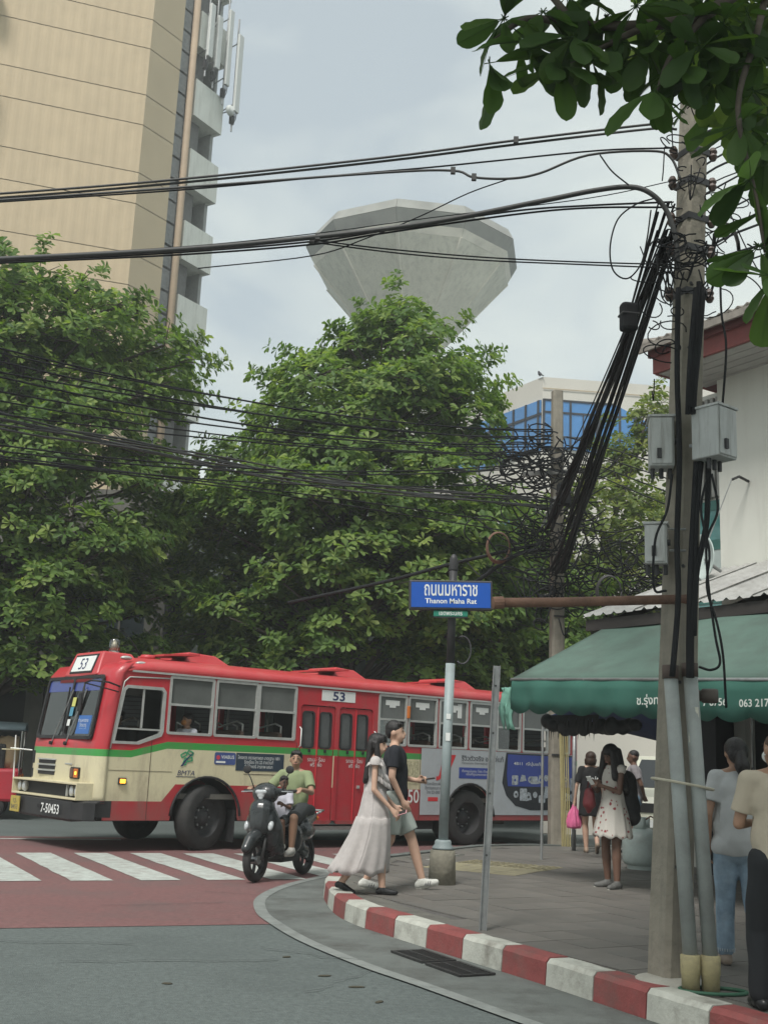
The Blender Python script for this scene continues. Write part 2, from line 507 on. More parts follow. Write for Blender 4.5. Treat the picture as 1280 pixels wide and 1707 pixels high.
def yz(x=0, y=0, z=0):            # plate drawn in (x,z): local x stays, local y becomes up
    return Matrix.Translation((x, y, z)) @ Matrix.Rotation(math.pi / 2, 4, 'X')
DATA = {'upper_pair':[[(2.076,7.75,6.301),(1.872,7.75,6.282),(0.881,7.8,6.135),(-0.114,7.9,6.002),(-1.695,8.1,5.858),(-3.152,8.3,5.775),(-4.669,8.5,5.717)],
[(2.089,7.75,6.252),(1.894,7.75,6.248),(0.884,7.82,6.112),(-0.113,7.92,5.983),(-1.697,8.12,5.838),(-3.156,8.32,5.749),(-4.664,8.5,5.68)]],'second':[(2.101,7.7,5.804),(2.027,7.7,5.986),(1.88,7.7,6.034),(1.418,7.75,6.007),(1.066,7.8,5.87),(0.841,7.8,5.815),(0.57,7.8,5.813),(0.414,7.85,5.888),(-0.108,7.9,5.876),(-1.679,8.05,5.76),(-3.108,8.2,5.668),(-4.605,8.4,5.605)],'second_b':[(2.043,7.72,6.078),(1.51,7.76,6.056),(0.705,7.82,5.964),(0.209,7.88,5.92),(-0.475,7.95,5.862),(-1.677,8.05,5.74),(-3.106,8.2,5.653),(-4.602,8.4,5.584)],'thick':[(2.055,7.65,5.061),(2.045,7.65,5.295),(1.982,7.65,5.521),(1.865,7.65,5.659),(1.717,7.68,5.722),(1.454,7.7,5.691),(1.062,7.75,5.612),(0.268,7.85,5.457),(-0.586,7.95,5.35),(-1.638,8.05,5.247),(-3.052,8.2,5.174),(-4.534,8.4,5.124)],'lower':[[(2.058,7.8,5.679),(1.428,7.8,5.621),(0.851,7.85,5.572),(-0.089,7.95,5.422),(-0.633,8.0,5.333),(-1.646,8.1,5.246),(-3.068,8.25,5.172),(-4.531,8.4,5.103)],
[(2.063,7.82,5.646),(1.432,7.82,5.612),(0.854,7.87,5.553),(-0.089,7.97,5.412),(-0.631,8.0,5.309),(-1.645,8.1,5.226),(-3.067,8.25,5.162),(-4.53,8.4,5.093)]],'messenger':[(2.083,7.8,5.857),(1.428,7.8,5.68),(0.269,7.9,5.521),(-0.591,8.0,5.404),(-1.65,8.1,5.29),(-3.072,8.25,5.212)],'drop_right':[[(2.091,7.7,5.099),(1.341,7.8,5.144),(0.639,7.9,5.192),(0.008,7.95,5.245),(-0.633,8.0,5.328)],
[(2.096,7.72,5.137),(1.344,7.82,5.173),(0.64,7.92,5.226),(-0.084,7.97,5.285),(-0.611,8.0,5.344)]],'thin_rise':[(-1.499,8.1,5.119),(-0.626,8.0,5.216),(-0.223,7.95,5.352),(0.178,7.9,5.527),(0.532,7.85,5.705),(0.841,7.8,5.815)],'loop_big':[(1.874,7.6,5.595),(1.731,7.55,5.515),(1.589,7.5,5.365),(1.533,7.5,5.153),(1.554,7.5,4.97),(1.652,7.5,4.911),(1.762,7.55,5.048),(1.819,7.6,5.261),(1.851,7.6,5.499)],'loop_tail':[(1.499,7.7,5.982),(1.578,7.65,5.825),(1.69,7.6,5.692)],'trunk_a':[(2.046,7.8,5.44),(3.178,20.2,4.92)],'trunk_b':[(2.006,7.75,5.366),(3.008,20.2,5.741)],'fan':[[(1.934,7.75,5.413),(3.041,20.3,5.712)],
[(2.014,7.75,5.648),(2.869,20.3,5.341)],
[(1.94,7.75,5.563),(3.348,20.3,5.935)],
[(2.054,7.75,5.451),(3.168,20.3,6.432)],
[(2.011,7.75,5.262),(3.118,20.3,5.501)],
[(2.024,7.75,5.649),(3.232,20.3,5.74)],
[(1.949,7.75,5.662),(3.284,20.3,5.928)],
[(2.028,7.75,5.257),(3.215,20.3,5.226)],
[(1.964,7.75,5.292),(3.083,20.3,5.198)],
[(2.065,7.75,5.635),(2.919,20.3,6.316)],
[(2.08,7.75,5.472),(3.163,20.3,6.194)]],'left_thin':[[(3.06,20.3,7.634),(-4.708,13.0,6.165),(-5.873,9.8,5.217)],
[(3.06,20.3,7.587),(-4.701,13.0,6.104),(-5.866,9.8,5.171)],
[(3.061,20.3,7.506),(-4.689,13.0,5.998),(-5.853,9.8,5.09)],
[(3.061,20.3,7.437),(-4.674,13.0,5.862),(-5.836,9.8,4.987)],
[(3.062,20.3,7.379),(-4.667,13.0,5.802),(-5.829,9.8,4.941)],
[(3.063,20.3,7.31),(-4.647,13.0,5.621),(-5.807,9.8,4.804)],
[(3.064,20.3,7.217),(-4.633,13.0,5.502),(-5.792,9.8,4.713)],
[(3.064,20.3,7.16),(-4.615,13.0,5.338),(-5.773,9.8,4.589)],
[(3.065,20.3,7.033),(-4.571,13.0,4.955),(-5.726,9.8,4.298)],
[(3.066,20.3,6.953),(-4.563,13.0,4.882),(-5.717,9.8,4.242)],
[(3.069,20.3,6.667),(-4.553,13.0,4.794),(-5.706,9.8,4.176)]],'left_bundle':[[(3.073,20.3,6.259),(-0.018,18.3,5.926),(-2.16,16.3,5.69),(-3.551,14.6,5.514),(-4.611,13.0,5.309),(-5.807,9.8,4.804)],
[(3.073,20.3,6.225),(-0.016,18.3,5.896),(-2.158,16.3,5.662),(-3.549,14.6,5.489),(-4.608,13.0,5.28),(-5.803,9.8,4.777)],
[(3.073,20.3,6.191),(-0.015,18.3,5.865),(-2.156,16.3,5.635),(-3.546,14.6,5.464),(-4.605,13.0,5.251),(-5.798,9.8,4.75)],
[(3.074,20.3,6.157),(-0.014,18.3,5.835),(-2.154,16.3,5.607),(-3.544,14.6,5.44),(-4.602,13.0,5.222),(-5.794,9.8,4.722)],
[(3.074,20.3,6.124),(-0.013,18.3,5.804),(-2.152,16.3,5.58),(-3.542,14.6,5.415),(-4.598,13.0,5.193),(-5.79,9.8,4.695)],
[(3.072,20.3,6.293),(-0.019,18.3,5.957),(-2.162,16.3,5.717),(-3.553,14.6,5.539),(-4.615,13.0,5.338),(-5.811,9.8,4.832)]],'left_low':[[(2.916,20.3,5.479),(1.356,20.5,5.081),(0.054,20.8,4.717),(-1.728,21.2,4.305)],
[(2.972,20.3,5.37),(2.44,20.4,5.254),(1.702,20.6,4.734)],
[(2.913,20.3,5.757),(0.631,19.5,5.821),(-1.574,18.0,5.696),(-5.258,15.0,5.333)],
[(2.915,20.3,5.59),(0.635,19.5,5.691),(-2.291,17.5,5.596),(-5.252,15.0,5.283)]],'right':[[(2.249,7.8,6.319),(2.837,8.6,6.995),(4.536,10.5,8.681)],
[(2.248,7.8,6.225),(2.835,8.6,6.913),(4.54,10.5,8.783)],
[(2.246,7.8,6.131),(2.834,8.6,6.847),(4.533,10.5,8.632)],
[(2.244,7.8,6.029),(2.83,8.6,6.704),(4.514,10.5,8.202)],
[(2.243,7.8,5.944),(2.828,8.6,6.643),(4.523,10.5,8.392)],
[(2.241,7.8,5.867),(2.826,8.6,6.528),(4.505,10.5,7.999)],
[(2.24,7.8,5.768),(2.822,8.6,6.403),(4.501,10.5,7.893)],
[(2.239,7.8,5.709),(2.821,8.6,6.368),(4.51,10.5,8.1)],
[(2.237,7.8,5.62),(2.819,8.6,6.263),(4.494,10.5,7.74)],
[(2.235,7.8,5.53),(2.815,8.6,6.108),(4.495,10.5,7.761)],
[(2.233,7.8,5.415),(2.811,8.6,5.953),(4.485,10.5,7.538)],
[(2.232,7.8,5.36),(2.811,8.6,5.965),(4.476,10.5,7.349)],
[(2.23,7.8,5.241),(2.809,8.6,5.861),(4.472,10.5,7.255)],
[(2.229,7.8,5.151),(2.804,8.6,5.688),(4.459,10.5,6.96)],
[(2.228,7.8,5.08),(2.801,8.6,5.581),(4.457,10.5,6.911)]],'mid_right':[[(3.356,20.4,7.536),(4.717,18.5,6.554),(5.908,16.5,5.572)],
[(3.357,20.4,7.373),(4.714,18.5,6.324),(5.9,16.5,5.314)],
[(3.358,20.4,7.211),(4.712,18.5,6.096),(5.891,16.5,5.058)],
[(3.36,20.4,7.05),(4.709,18.5,5.868),(5.883,16.5,4.804)]],'pole_drop':[[(2.045,7.62,4.908),(2.028,7.62,4.271),(2.03,7.6,3.651),(2.005,7.6,3.056),(2.002,7.58,2.64),(1.95,7.56,2.123)],
[(2.191,7.6,4.952),(2.157,7.58,4.531),(2.111,7.56,4.165),(2.1,7.56,3.989)],
[(2.221,7.6,4.907),(2.182,7.58,4.532),(2.137,7.56,4.166),(2.12,7.56,3.946)],
[(2.169,7.6,4.905),(2.106,7.56,4.342),(2.083,7.56,3.945)],
[(2.146,7.6,3.613),(2.119,7.6,3.228),(2.086,7.58,2.807),(2.071,7.58,2.4),(2.061,7.56,2.12)],
[(2.18,7.6,3.614),(2.14,7.6,3.229),(2.119,7.58,2.808),(2.087,7.58,2.401),(2.077,7.56,2.12)],
[(2.23,7.6,3.616),(2.214,7.6,3.232),(2.18,7.58,3.059),(2.127,7.58,2.809),(2.103,7.58,2.402)]],'right_drop':[[(2.376,7.7,5.145),(2.377,7.7,4.771),(2.39,7.65,4.478),(2.333,7.6,3.968)],
[(2.213,7.55,3.517),(2.145,7.5,3.25),(2.196,7.5,2.962),(2.175,7.5,2.717),(2.238,7.5,2.479),(2.273,7.5,2.262),(2.316,7.6,1.936)],
[(2.238,7.55,3.518),(2.259,7.5,3.254),(2.181,7.5,3.044),(2.184,7.5,2.758),(2.224,7.5,2.398),(2.252,7.5,2.222),(2.207,7.55,2.176),(2.142,7.6,2.197)],
[(1.979,7.6,3.519),(1.929,7.55,3.251),(1.833,7.5,3.029),(1.834,7.55,2.71),(1.927,7.6,2.701)]],'blue_tarp':[(2.5,17.2,2.219),(3.347,16.3,2.483),(3.955,15.6,2.472),(4.226,16.6,1.896),(3.43,17.6,2.128)],'cab':[(1.944,7.65,3.791),(2.171,7.5,3.779),(1.87,7.6,3.029)],'tang2':[(3.17,20.4,6.984),(3.056,20.3,5.652)],'tang1':[(2.113,7.7,5.133),(2.04,7.6,4.945)],'br':[[(2.348,5.2,5.913),(1.889,5.1,5.594),(1.513,5.0,5.223),(1.212,5.0,5.141),(0.853,5.0,5.124),(0.614,5.0,5.147),(0.437,5.0,5.004)],
[(1.889,5.1,5.594),(1.714,4.9,5.027),(1.584,4.8,4.569),(1.621,4.7,4.057),(1.653,4.7,3.796)],
[(1.513,5.0,5.223),(1.303,4.9,4.91),(1.216,4.85,4.679)],
[(1.212,5.0,5.141),(0.973,5.0,4.996),(0.766,5.0,4.886)],
[(0.853,5.0,5.124),(0.671,5.0,5.354),(0.579,5.0,5.453)]],'ros':[(0.425,5.0,4.887),(0.494,5.0,5.141),(0.58,4.95,4.976),(0.688,5.0,5.184),(0.766,5.0,4.886),(0.822,4.9,4.985),(0.928,5.0,4.943),(1.013,5.05,5.202),(1.077,5.0,5.034),(1.13,4.9,5.166),(1.211,5.0,5.007),(1.207,4.85,4.685),(1.328,5.1,5.184),(1.346,4.9,4.846),(1.423,5.0,5.219),(1.406,4.8,4.894),(1.535,5.0,4.856),(1.555,4.9,5.086),(1.642,5.0,4.977),(1.674,4.9,5.158),(1.657,4.8,4.667),(1.596,4.8,4.492),(1.741,4.9,4.93),(1.687,4.75,4.359),(1.596,4.7,4.145),(1.66,4.7,4.0),(1.627,4.7,3.823),(1.69,4.7,3.682),(1.796,5.0,4.671),(1.545,5.1,5.402),(1.388,5.2,5.505),(0.992,5.1,5.428),(1.88,5.1,5.314),(0.807,5.0,5.292)]}
# ================================================================== ground
m_asph = mat('asphalt', (.10, .118, .114), .82, var=.26, scale=22, bump=.5, bscale=110, dirt=(.066, .078, .076), dscale=.42, damt=.85)
m_red = mat('red_road_paint', (.165, .082, .08), .75, var=.24, scale=16, bump=.35, bscale=120, dirt=(.12, .088, .085), dscale=.7, damt=.85)
m_stripe = mat('road_marking_paint', (.40, .43, .40), .7, var=.2, scale=6, bump=.15, bscale=150, dirt=(.22, .17, .16), dscale=5, damt=.75)
m_gut = mat('gutter_concrete', (.118, .13, .122), .85, var=.2, scale=3, bump=.3, bscale=90, dirt=(.06, .06, .055), dscale=1.6, damt=.95)
m_edge = mat('worn_edge_line', (.19, .205, .195), .8, var=.3, scale=6, bump=.2, bscale=120, dirt=(.17, .18, .17), dscale=3, damt=.8)
m_pave = mat('paving_slab', (.135, .125, .112), .62, var=.2, scale=4, bump=.15, bscale=70, dirt=(.075, .075, .072), dscale=1.4, damt=.75, objrand=.12)
m_pbase = mat('paving_bed', (.095, .09, .085), .85, var=.2, scale=6, bump=.2)
m_kw = mat('kerb_white', (.41, .415, .37), .7, var=.12, scale=7, bump=.2, bscale=50, dirt=(.14, .125, .105), dscale=3, damt=.9)
m_kr = mat('kerb_red', (.22, .058, .055), .65, var=.18, scale=7, bump=.2, bscale=50, dirt=(.13, .085, .075), dscale=3, damt=.8)
m_iron = mat('cast_iron', (.035, .035, .035), .6, metal=.3, var=.3, scale=20, bump=.2)

poly_sheet('road', [(-400, -60), (400, -60), (400, 600), (-400, 600)], 0, m_asph, kind='structure')
red = [(-9, 7.6), (-.88, 10.88), (-1.12, 12.0), (-1.17, 12.9), (-1.05, 13.8), (-.84, 14.61), (-.3, 15.8), (.3, 17.3), (1.0, 18.9), (1.8, 20.0), (3, 20.6), (2.6, 23.3), (-9, 18.4)]
ro = poly_sheet('red_crossing_surface', red, .004, m_red, kind='structure')
kerb = [(-.41, 14.64), (-.5, 13.45), (-.43, 12.49), (-.30, 11.64), (-.13, 11.1), (.04, 10.73), (.26, 10.32), (.53, 9.82), (.75, 9.42), (.99, 8.98), (1.25, 8.5), (1.49, 8.02), (1.72, 7.55), (1.98, 7.05), (2.5, 6.05), (3.3, 4.5), (4.4, 2.4)]
farp = [(14, 23.8), (9, 22.3), (5.19, 21.11), (4.05, 20.76), (2.9, 20.42), (2.2, 20.0), (1.6, 19.4), (.76, 17.85), (.15, 16.7), (-.13, 16.15)]
loop = farp + kerb + [(14, 2.4)]
line = [(1.3, 19.9), (.3, 17.5), (-.3, 16.1), (-.7, 15.0), (-.98, 14.1), (-1.13, 13.3), (-1.17, 12.5), (-1.06, 11.6), (-.90, 11.0), (-.55, 10.0), (-.04, 8.95), (.38, 8.25), (.92, 7.3), (1.5, 6.3), (2.4, 4.7)]
line = [tuple(p[:2]) for p in spline([(a, b, 0) for a, b in line], 4)]
def offset(path, d):
    o = []
    for i, p in enumerate(path):
        a, b = path[max(i - 1, 0)], path[min(i + 1, len(path) - 1)]
        t = Vector((b[0] - a[0], b[1] - a[1])).normalized()
        o.append((p[0] - t.y * d, p[1] + t.x * d))
    return o
ks = [tuple(p[:2]) for p in spline([(a, b, 0) for a, b in farp + kerb], 4)]
near = ks[len(ks) // 3:]
def strip(name, A, B, z, m, kind='structure', parent=None):
    mb = MB(); mb.grid([[(a[0], a[1], z), (b[0], b[1], z)] for a, b in zip(A, B)])
    o = mb.build(name, m, parent)
    return tag(o, kind=kind) if kind else o
# gutter sheet between the edge line and the kerb
gp = [p for p in line] + [p for p in reversed([q for q in ks if q[1] < 19.5 and q[0] < 4.5])]
poly_sheet('gutter', gp, .008, m_gut, kind='structure')
strip('edge_line', offset(line, -.02), offset(line, .10), .012, m_edge)
cross = empty('crossing_stripes', (0, 0, 0), kind='structure')
dv = Vector((1.6, -3.13)).normalized()
for i in range(-4, 7):
    p = Vector((-4.99 + .73 * i, 16.73 + .338 * i))
    L = {4: 3.15, 5: 2.3, 6: 1.5}.get(i, 3.52)
    q = Vector((.43, .21))
    e = [p, p + q, p + q + dv * L, p + dv * L]
    n = 10; A = []; B = []
    for k in range(n + 1):
        t = k / n
        j = (rnd.random() - .5) * .02
        A.append((e[0].lerp(e[3], t) + Vector((j, j))).to_tuple()); B.append((e[1].lerp(e[2], t) + Vector((-j, j))).to_tuple())
    strip('stripe', A, B, .009, m_stripe, None, cross)
# thin stop line beyond the bus
strip('stop_line', [(-8.5, 18.0), (-4.2, 19.9)], [(-8.45, 17.85), (-4.15, 19.75)], .009, m_stripe)
mb = MB()
for (x, y) in ((-.28, 8.5), (-.05, 8.15), (-.6, 9.2), (.1, 7.7), (-1.3, 8.0)):
    mb.add(*ellipsoid((x, y, .005), (.035 + rnd.random() * .04, .02, .006), (0, 0, rnd.random() * 3), 8))
mb2 = MB()
for (x, y, a, L) in ((-2.2, 8.6, .25, 1.6), (-.9, 9.6, -.5, 1.0), (-3.6, 9.3, .1, 1.8), (-.35, 7.9, 1.1, .9), (-2.6, 11.6, .5, 1.4), (-1.8, 13.1, -.2, .9)):
    P = [(x + (L * t / 9) * math.cos(a) + rnd.gauss(0, .03), y + (L * t / 9) * math.sin(a) + rnd.gauss(0, .03)) for t in range(10)]
    mb2.grid([[(q[0], q[1] - .004 - .004 * rnd.random(), .0132), (q[0], q[1] + .004 + .004 * rnd.random(), .0132)] for q in P])
tag(mb2.build('road_cracks', mat('crack_tar', (.05, .054, .054), .9)), 'fine dark cracks running over the asphalt and red surfacing', 'crack', kind='stuff')
tag(mb.build('leaf_litter', mat('dry_litter', (.05, .045, .03), .9), smooth=True), 'dry brown leaf scraps lying on the grey asphalt', 'litter', kind='stuff')

# sidewalk with separate slabs
inner = offset(ks, .22)
side_poly = inner + [(14, 2.4)]
sw = poly_sheet('sidewalk', side_poly, .16, m_pbase, base=.0, kind='structure')
ang = math.atan2(-1.62, .94)
ca, sa = math.cos(ang), math.sin(ang)
T = .40
pm = MB().box((0, 0, 0), (T - .005, T - .005, .03)).build('paver', m_pave, sw)
pm.modifiers.new('b', 'BEVEL').width = .004
cand = []
for i in range(-40, 40):
    for j in range(-40, 40):
        x, y = 2.2 + (i * ca - j * sa) * T, 11 + (i * sa + j * ca) * T
        if y < 4.5 or y > 22 or x > 8: continue
        cs = [(x + (a * ca - b * sa) * T / 2, y + (a * sa + b * ca) * T / 2) for a in (-1, 1) for b in (-1, 1)]
        if all(inside(c, side_poly) for c in cs): cand.append((x, y))
cand.sort(key=lambda p: p[1] + (60 if abs(p[0]) / p[1] > .40 else 0))
me_p = pm.data
first = True
for (x, y) in cand[:300]:
    o = pm if first else bpy.data.objects.new('paver', me_p)
    if not first:
        link(o, sw)
    first = False
    o.location = (x, y, .157 + rnd.random() * .003)
    o.rotation_euler = (rnd.gauss(0, .003), rnd.gauss(0, .003), ang)
mb = MB()
for (x, y) in cand[300:]:
    mb.box((x, y, .1565), (T - .008, T - .008, .03), ang)
tag(mb.build('paver_field', m_pave, sw), kind='stuff')
# cement fill along the kerb
strip('cement_fill', offset(ks, .16), offset(ks, .5), .1665, mat('cement_fill', (.12, .115, .1), .8, var=.25, scale=5, bump=.3, bscale=60, dirt=(.06, .058, .054), dscale=3, damt=.7), None, sw)
# kerb blocks
kr = empty('kerb', (0, 0, 0), kind='structure')
cum = [0.]
for a, b in zip(ks, ks[1:]): cum.append(cum[-1] + math.dist(a, b))
def at_len(s):
    s = max(0, min(cum[-1] - 1e-6, s))
    for i in range(len(cum) - 1):
        if cum[i + 1] >= s:
            t = (s - cum[i]) / max(1e-9, cum[i + 1] - cum[i])
            return Vector(ks[i]).lerp(Vector(ks[i + 1]), t)
s0 = min(range(len(ks)), key=lambda i: math.dist(ks[i], (.75, 9.42)))
s0 = cum[s0]
LB = .54
k0 = -int(s0 / LB)
for k in range(k0, int((cum[-1] - s0) / LB)):
    a = s0 + k * LB
    mb = MB(); rows = []
    for t in range(5):
        s = a + .006 + (LB - .012) * t / 4
        p = at_len(s); q = (at_len(s + .05) - at_len(s - .05)).normalized()
        nx = Vector((-q.y, q.x))
        zt = .185 + .006 * rnd.random()
        rows.append([(p.x, p.y, -.02), (p.x + nx.x * .012, p.y + nx.y * .012, zt - .03), (p.x + nx.x * .04, p.y + nx.y * .04, zt), (p.x + nx.x * .2, p.y + nx.y * .2, zt), (p.x + nx.x * .2, p.y + nx.y * .2, -.02)])
    mb.grid(rows)
    mb.F.append([0, 1, 2, 3, 4]); mb.mi.append(0); mb.F.append([24, 23, 22, 21, 20]); mb.mi.append(0)
    plain = at_len(a).y > 14.2
    o = mb.build('kerb_block', m_gut if plain else (m_kw if k % 2 == 0 else m_kr), kr)
    if plain: o['label'] = 'bare cement kerb block'
    elif not k % 2 == 0: o['label'] = 'red painted kerb block'
    else: o['label'] = 'white painted kerb block'
# drain grates
for gi, (c, rzz) in enumerate((((.45, 9.42), R(-63)), ((.70, 8.92), R(-63)))):
    g_ = empty('drain_grate', (c[0], c[1], .012), rzz, ('iron drain grate in the gutter, the one farther from the utility pole', 'iron drain grate in the gutter, the one nearer the utility pole')[gi], 'drain grate', 'iron grates in the gutter')
    MB().b2((-.24, -.145, -.01), (.24, .145, .0)).build('pit', mat('pit_black', (.012, .012, .012), .9), g_)
    mb = MB()
    for yy in (-.14, .14): mb.b2((-.25, yy - .014, 0), (.25, yy + .014, .014))
    for xx in (-.24, .24): mb.b2((xx - .012, -.126, 0), (xx + .012, .126, .013))
    mb.build('rim', m_iron, g_)
    for k in range(11):
        MB().b2((-.216 + k * .0405, -.126, 0), (-.204 + k * .0405, .126, .012)).build('bar', m_iron, g_)
    MB().b2((-.228, -.008, 0), (.228, .008, .0135)).build('rib', m_iron, g_)
# tactile strip and cement ramp
m_tac = mat('tactile_yellow', (.26, .235, .15), .75, var=.2, scale=6, bump=.15, dirt=(.15, .14, .12), dscale=5, damt=.8)
ta = empty('tactile_paving', (1.75, 15.6, .172), R(-30), kind='structure')
for i in range(4):
    for j in range(5):
        MB().box((-.6 + i * .33, -.7 + j * .33, 0), (.322, .322, .012)).build('tactile_tile', m_tac, ta)
mb = MB()
for i in range(4):
    for k in range(4):
        mb.box((-.6 + i * .33 - .11 + k * .073, .62, .009), (.03, .29, .01))
        mb.box((-.6 + i * .33 - .11 + k * .073, .29, .009), (.03, .29, .01))
mb.build('tactile_rib', m_tac, ta)
mb = MB(); mb.grid([[(.35, 16.7, .06), (.9, 16.3, .175)], [(.6, 17.4, .06), (1.15, 16.9, .178)], [(.95, 18.0, .06), (1.4, 17.4, .176)]])
tag(mb.build('ramp', mat('ramp_cement', (.3, .3, .27), .8, var=.2, bump=.2), solid=.05), kind='structure')

# ================================================================== left tower
m_beige = mat('beige_render', (.53, .425, .285), .85, var=.08, scale=.6, bump=.05, bscale=20, dirt=(.36, .3, .2), dscale=.25, damt=.35)
m_beige2 = mat('beige_smooth', (.47, .39, .265), .85, var=.05, scale=.5)
m_joint = mat('joint_dark', (.42, .34, .23), .9)
m_offw = mat('offwhite_render', (.62, .64, .59), .8, var=.07, scale=1, dirt=(.36, .37, .33), dscale=.8, damt=.5, streak=True)
m_balin = mat('balcony_inside', (.16, .16, .155), .85, var=.15)
m_grey = mat('grey_louvre', (.22, .23, .23), .6, var=.2)
m_pink = mat('pink_downpipe', (.36, .275, .19), .7, var=.12, scale=1)
K = Vector((-11.7, 46.9)); L_ = Vector((-10.6, 48.5))
d18 = Vector((math.cos(R(18)), math.sin(R(18)))); d57 = Vector((.53, .85)).normalized()
tw = empty('apartment_tower', (K.x, K.y, 0), 0, 'tall beige tower with ribbed walls, stacked pale balconies and phone antennas', 'building')
def V3(p, z): return (p.x - K.x, p.y - K.y, z)
mb = MB()
E_ = L_ + d57 * 1.9
A_ = K - d18 * 20
back = Vector((-4, 14))
core = [A_, K, L_, L_ + d57 * 1.05, E_ , E_ + back, A_ + back]
inn = Vector((-.25, .35))
pl = [(p.x - K.x + inn.x, p.y - K.y + inn.y) for p in core]
mb.add([(p[0], p[1], z) for z in (0, 46) for p in pl], [tuple(range(6, -1, -1)), tuple(range(7, 14))] + [(i, (i + 1) % 7, 7 + (i + 1) % 7, 7 + i) for i in range(7)])
mb.build('core_wall', m_balin, tw)
# ribbed panels of the broad face, joints about every 1.5 and 2.4 m
zs = []; z = 2.0
while z < 45:
    zs += [(z, z + 1.52), (z + 1.52, z + 3.9)]; z += 3.9
bay = 10.0
pan = {}
for (z0, z1) in zs:
    for bx in (0, 1):
        h = round(z1 - z0, 2)
        if h not in pan:
            mb = MB(); n = 84; pts = []
            for i in range(n + 1):
                x = -i * (bay - .03) / n
                dd = (0, .0, .010, .010)[i % 4]
                pts.append((x, dd))
            P = [[(d18.x * x + d18.y * dd * 1, d18.y * x - d18.x * dd, zz) for (x, dd) in pts] for zz in (.02, h - .02)]
            mb.grid(P)
            pan[h] = mb.build('ribbed_panel', m_beige, tw)
            o = pan[h]
        else:
            o = obj_of('ribbed_panel', pan[h].data, tw)
        off = -d18 * bay * bx
        o.location = (off.x, off.y, z0)
mb = MB()
pl2 = [A_, K]
mb.grid([[V3(A_ + Vector((.02, .05)), 0), V3(K + Vector((.0, .05)), 0)], [V3(A_ + Vector((.02, .05)), 46), V3(K + Vector((0, .05)), 46)]])
mb.build('joint_backing', m_joint, tw)
for (z0, z1) in zs:
    mb = MB(); mb.grid([[V3(K, z0 + .02), V3(L_, z0 + .02)], [V3(K, z1 - .02), V3(L_, z1 - .02)]])
    mb.build('smooth_panel', m_beige2, tw)
mb = MB(); mb.grid([[V3(K + Vector((-.04, .04)), 0), V3(L_ + Vector((-.04, .04)), 0)], [V3(K + Vector((-.04, .04)), 46), V3(L_ + Vector((-.04, .04)), 46)]])
mb.build('joint_backing', m_joint, tw)
# louvre strip + pipe
s1 = L_ + d57 * .62
for k in range(40):
    z0 = 2 + k * 1.12
    mb = MB(); a, b = L_ + Vector((-.1, .12)), s1 + Vector((-.1, .12))
    mb.grid([[V3(a, z0 + .05), V3(b, z0 + .05)], [V3(a, z0 + 1.05), V3(b, z0 + 1.05)]])
    mb.build('louvre', m_grey, tw)
pp = L_ + d57 * .82
mb = MB(); mb.tube([V3(pp, 0), V3(pp, 46)], .17, 10); mb.build('downpipe', m_pink, tw, smooth=True)
# balconies
nrm = Vector((d57.y, -d57.x))
b0 = L_ + d57 * 1.05; b1 = L_ + d57 * 3.1
par = MB()
def BP(s, o_): 
    q = b0 + d57 * s + nrm * o_ - K
    return (q.x, q.y)
Lb = (b1 - b0).length
balm = None
for k in range(-1, 11):
    zb = 5.35 + 3.72 * k
    if balm is None:
        mb = MB()
        A4 = [BP(0, .15), BP(Lb, .15), BP(Lb, -2.2), BP(0, -2.2)]
        # parapet front + outer end, slab
        def wall(a, b, z0, z1, t):
            a, b = Vector(a), Vector(b); q = (b - a).normalized(); nn = Vector((q.y, -q.x)) * t
            P = [a, b, b - nn, a - nn]
            mb.add([(p.x, p.y, zz) for zz in (z0, z1) for p in P], [(3, 2, 1, 0), (4, 5, 6, 7), (0, 1, 5, 4), (1, 2, 6, 5), (2, 3, 7, 6), (3, 0, 4, 7)])
        wall(A4[0], A4[1], 0, 1.95, .18)
        wall((A4[1][0] - .001, A4[1][1]), A4[2], 0.002, 1.948, .18)
        o = mb.build('balcony_parapet', m_offw, tw); balm = o.data
        mb = MB(); P = [BP(.02, .1), BP(Lb - .02, .1), BP(Lb - .02, -2.2), BP(.02, -2.2)]
        mb.add([(p[0], p[1], zz) for zz in (.05, .22) for p in P], [(3, 2, 1, 0), (4, 5, 6, 7), (0, 1, 5, 4), (1, 2, 6, 5), (2, 3, 7, 6), (3, 0, 4, 7)])
        s_ = mb.build('balcony_slab', m_offw, tw); slm = s_.data
        mb = MB(); P = [BP(Lb - .22, -.35), BP(Lb - .02, -.35), BP(Lb - .02, -2.2), BP(Lb - .22, -2.2)]
        mb.add([(p[0], p[1], zz) for zz in (1.7, 3.8) for p in P], [(3, 2, 1, 0), (4, 5, 6, 7), (0, 1, 5, 4), (1, 2, 6, 5), (2, 3, 7, 6), (3, 0, 4, 7)])
        e_ = mb.build('balcony_end_wall', mat('balcony_grey', (.30, .31, .30), .8), tw); enm = e_.data
    else:
        o = obj_of('balcony_parapet', balm, tw); s_ = obj_of('balcony_slab', slm, tw); e_ = obj_of('balcony_end_wall', enm, tw)
    for q in (o, s_, e_): q.location.z = zb
# small white ledges at the broad face's left
for (zz, hh) in ((33.3, 1.1), (28.3, 2.0)):
    q = K - d18 * 6.55 - K
    mb = MB().box((q.x - 2.0, q.y - 1.0, zz + hh / 2), (4, .9, hh), R(18)); mb.build('window_ledge', m_offw, tw)
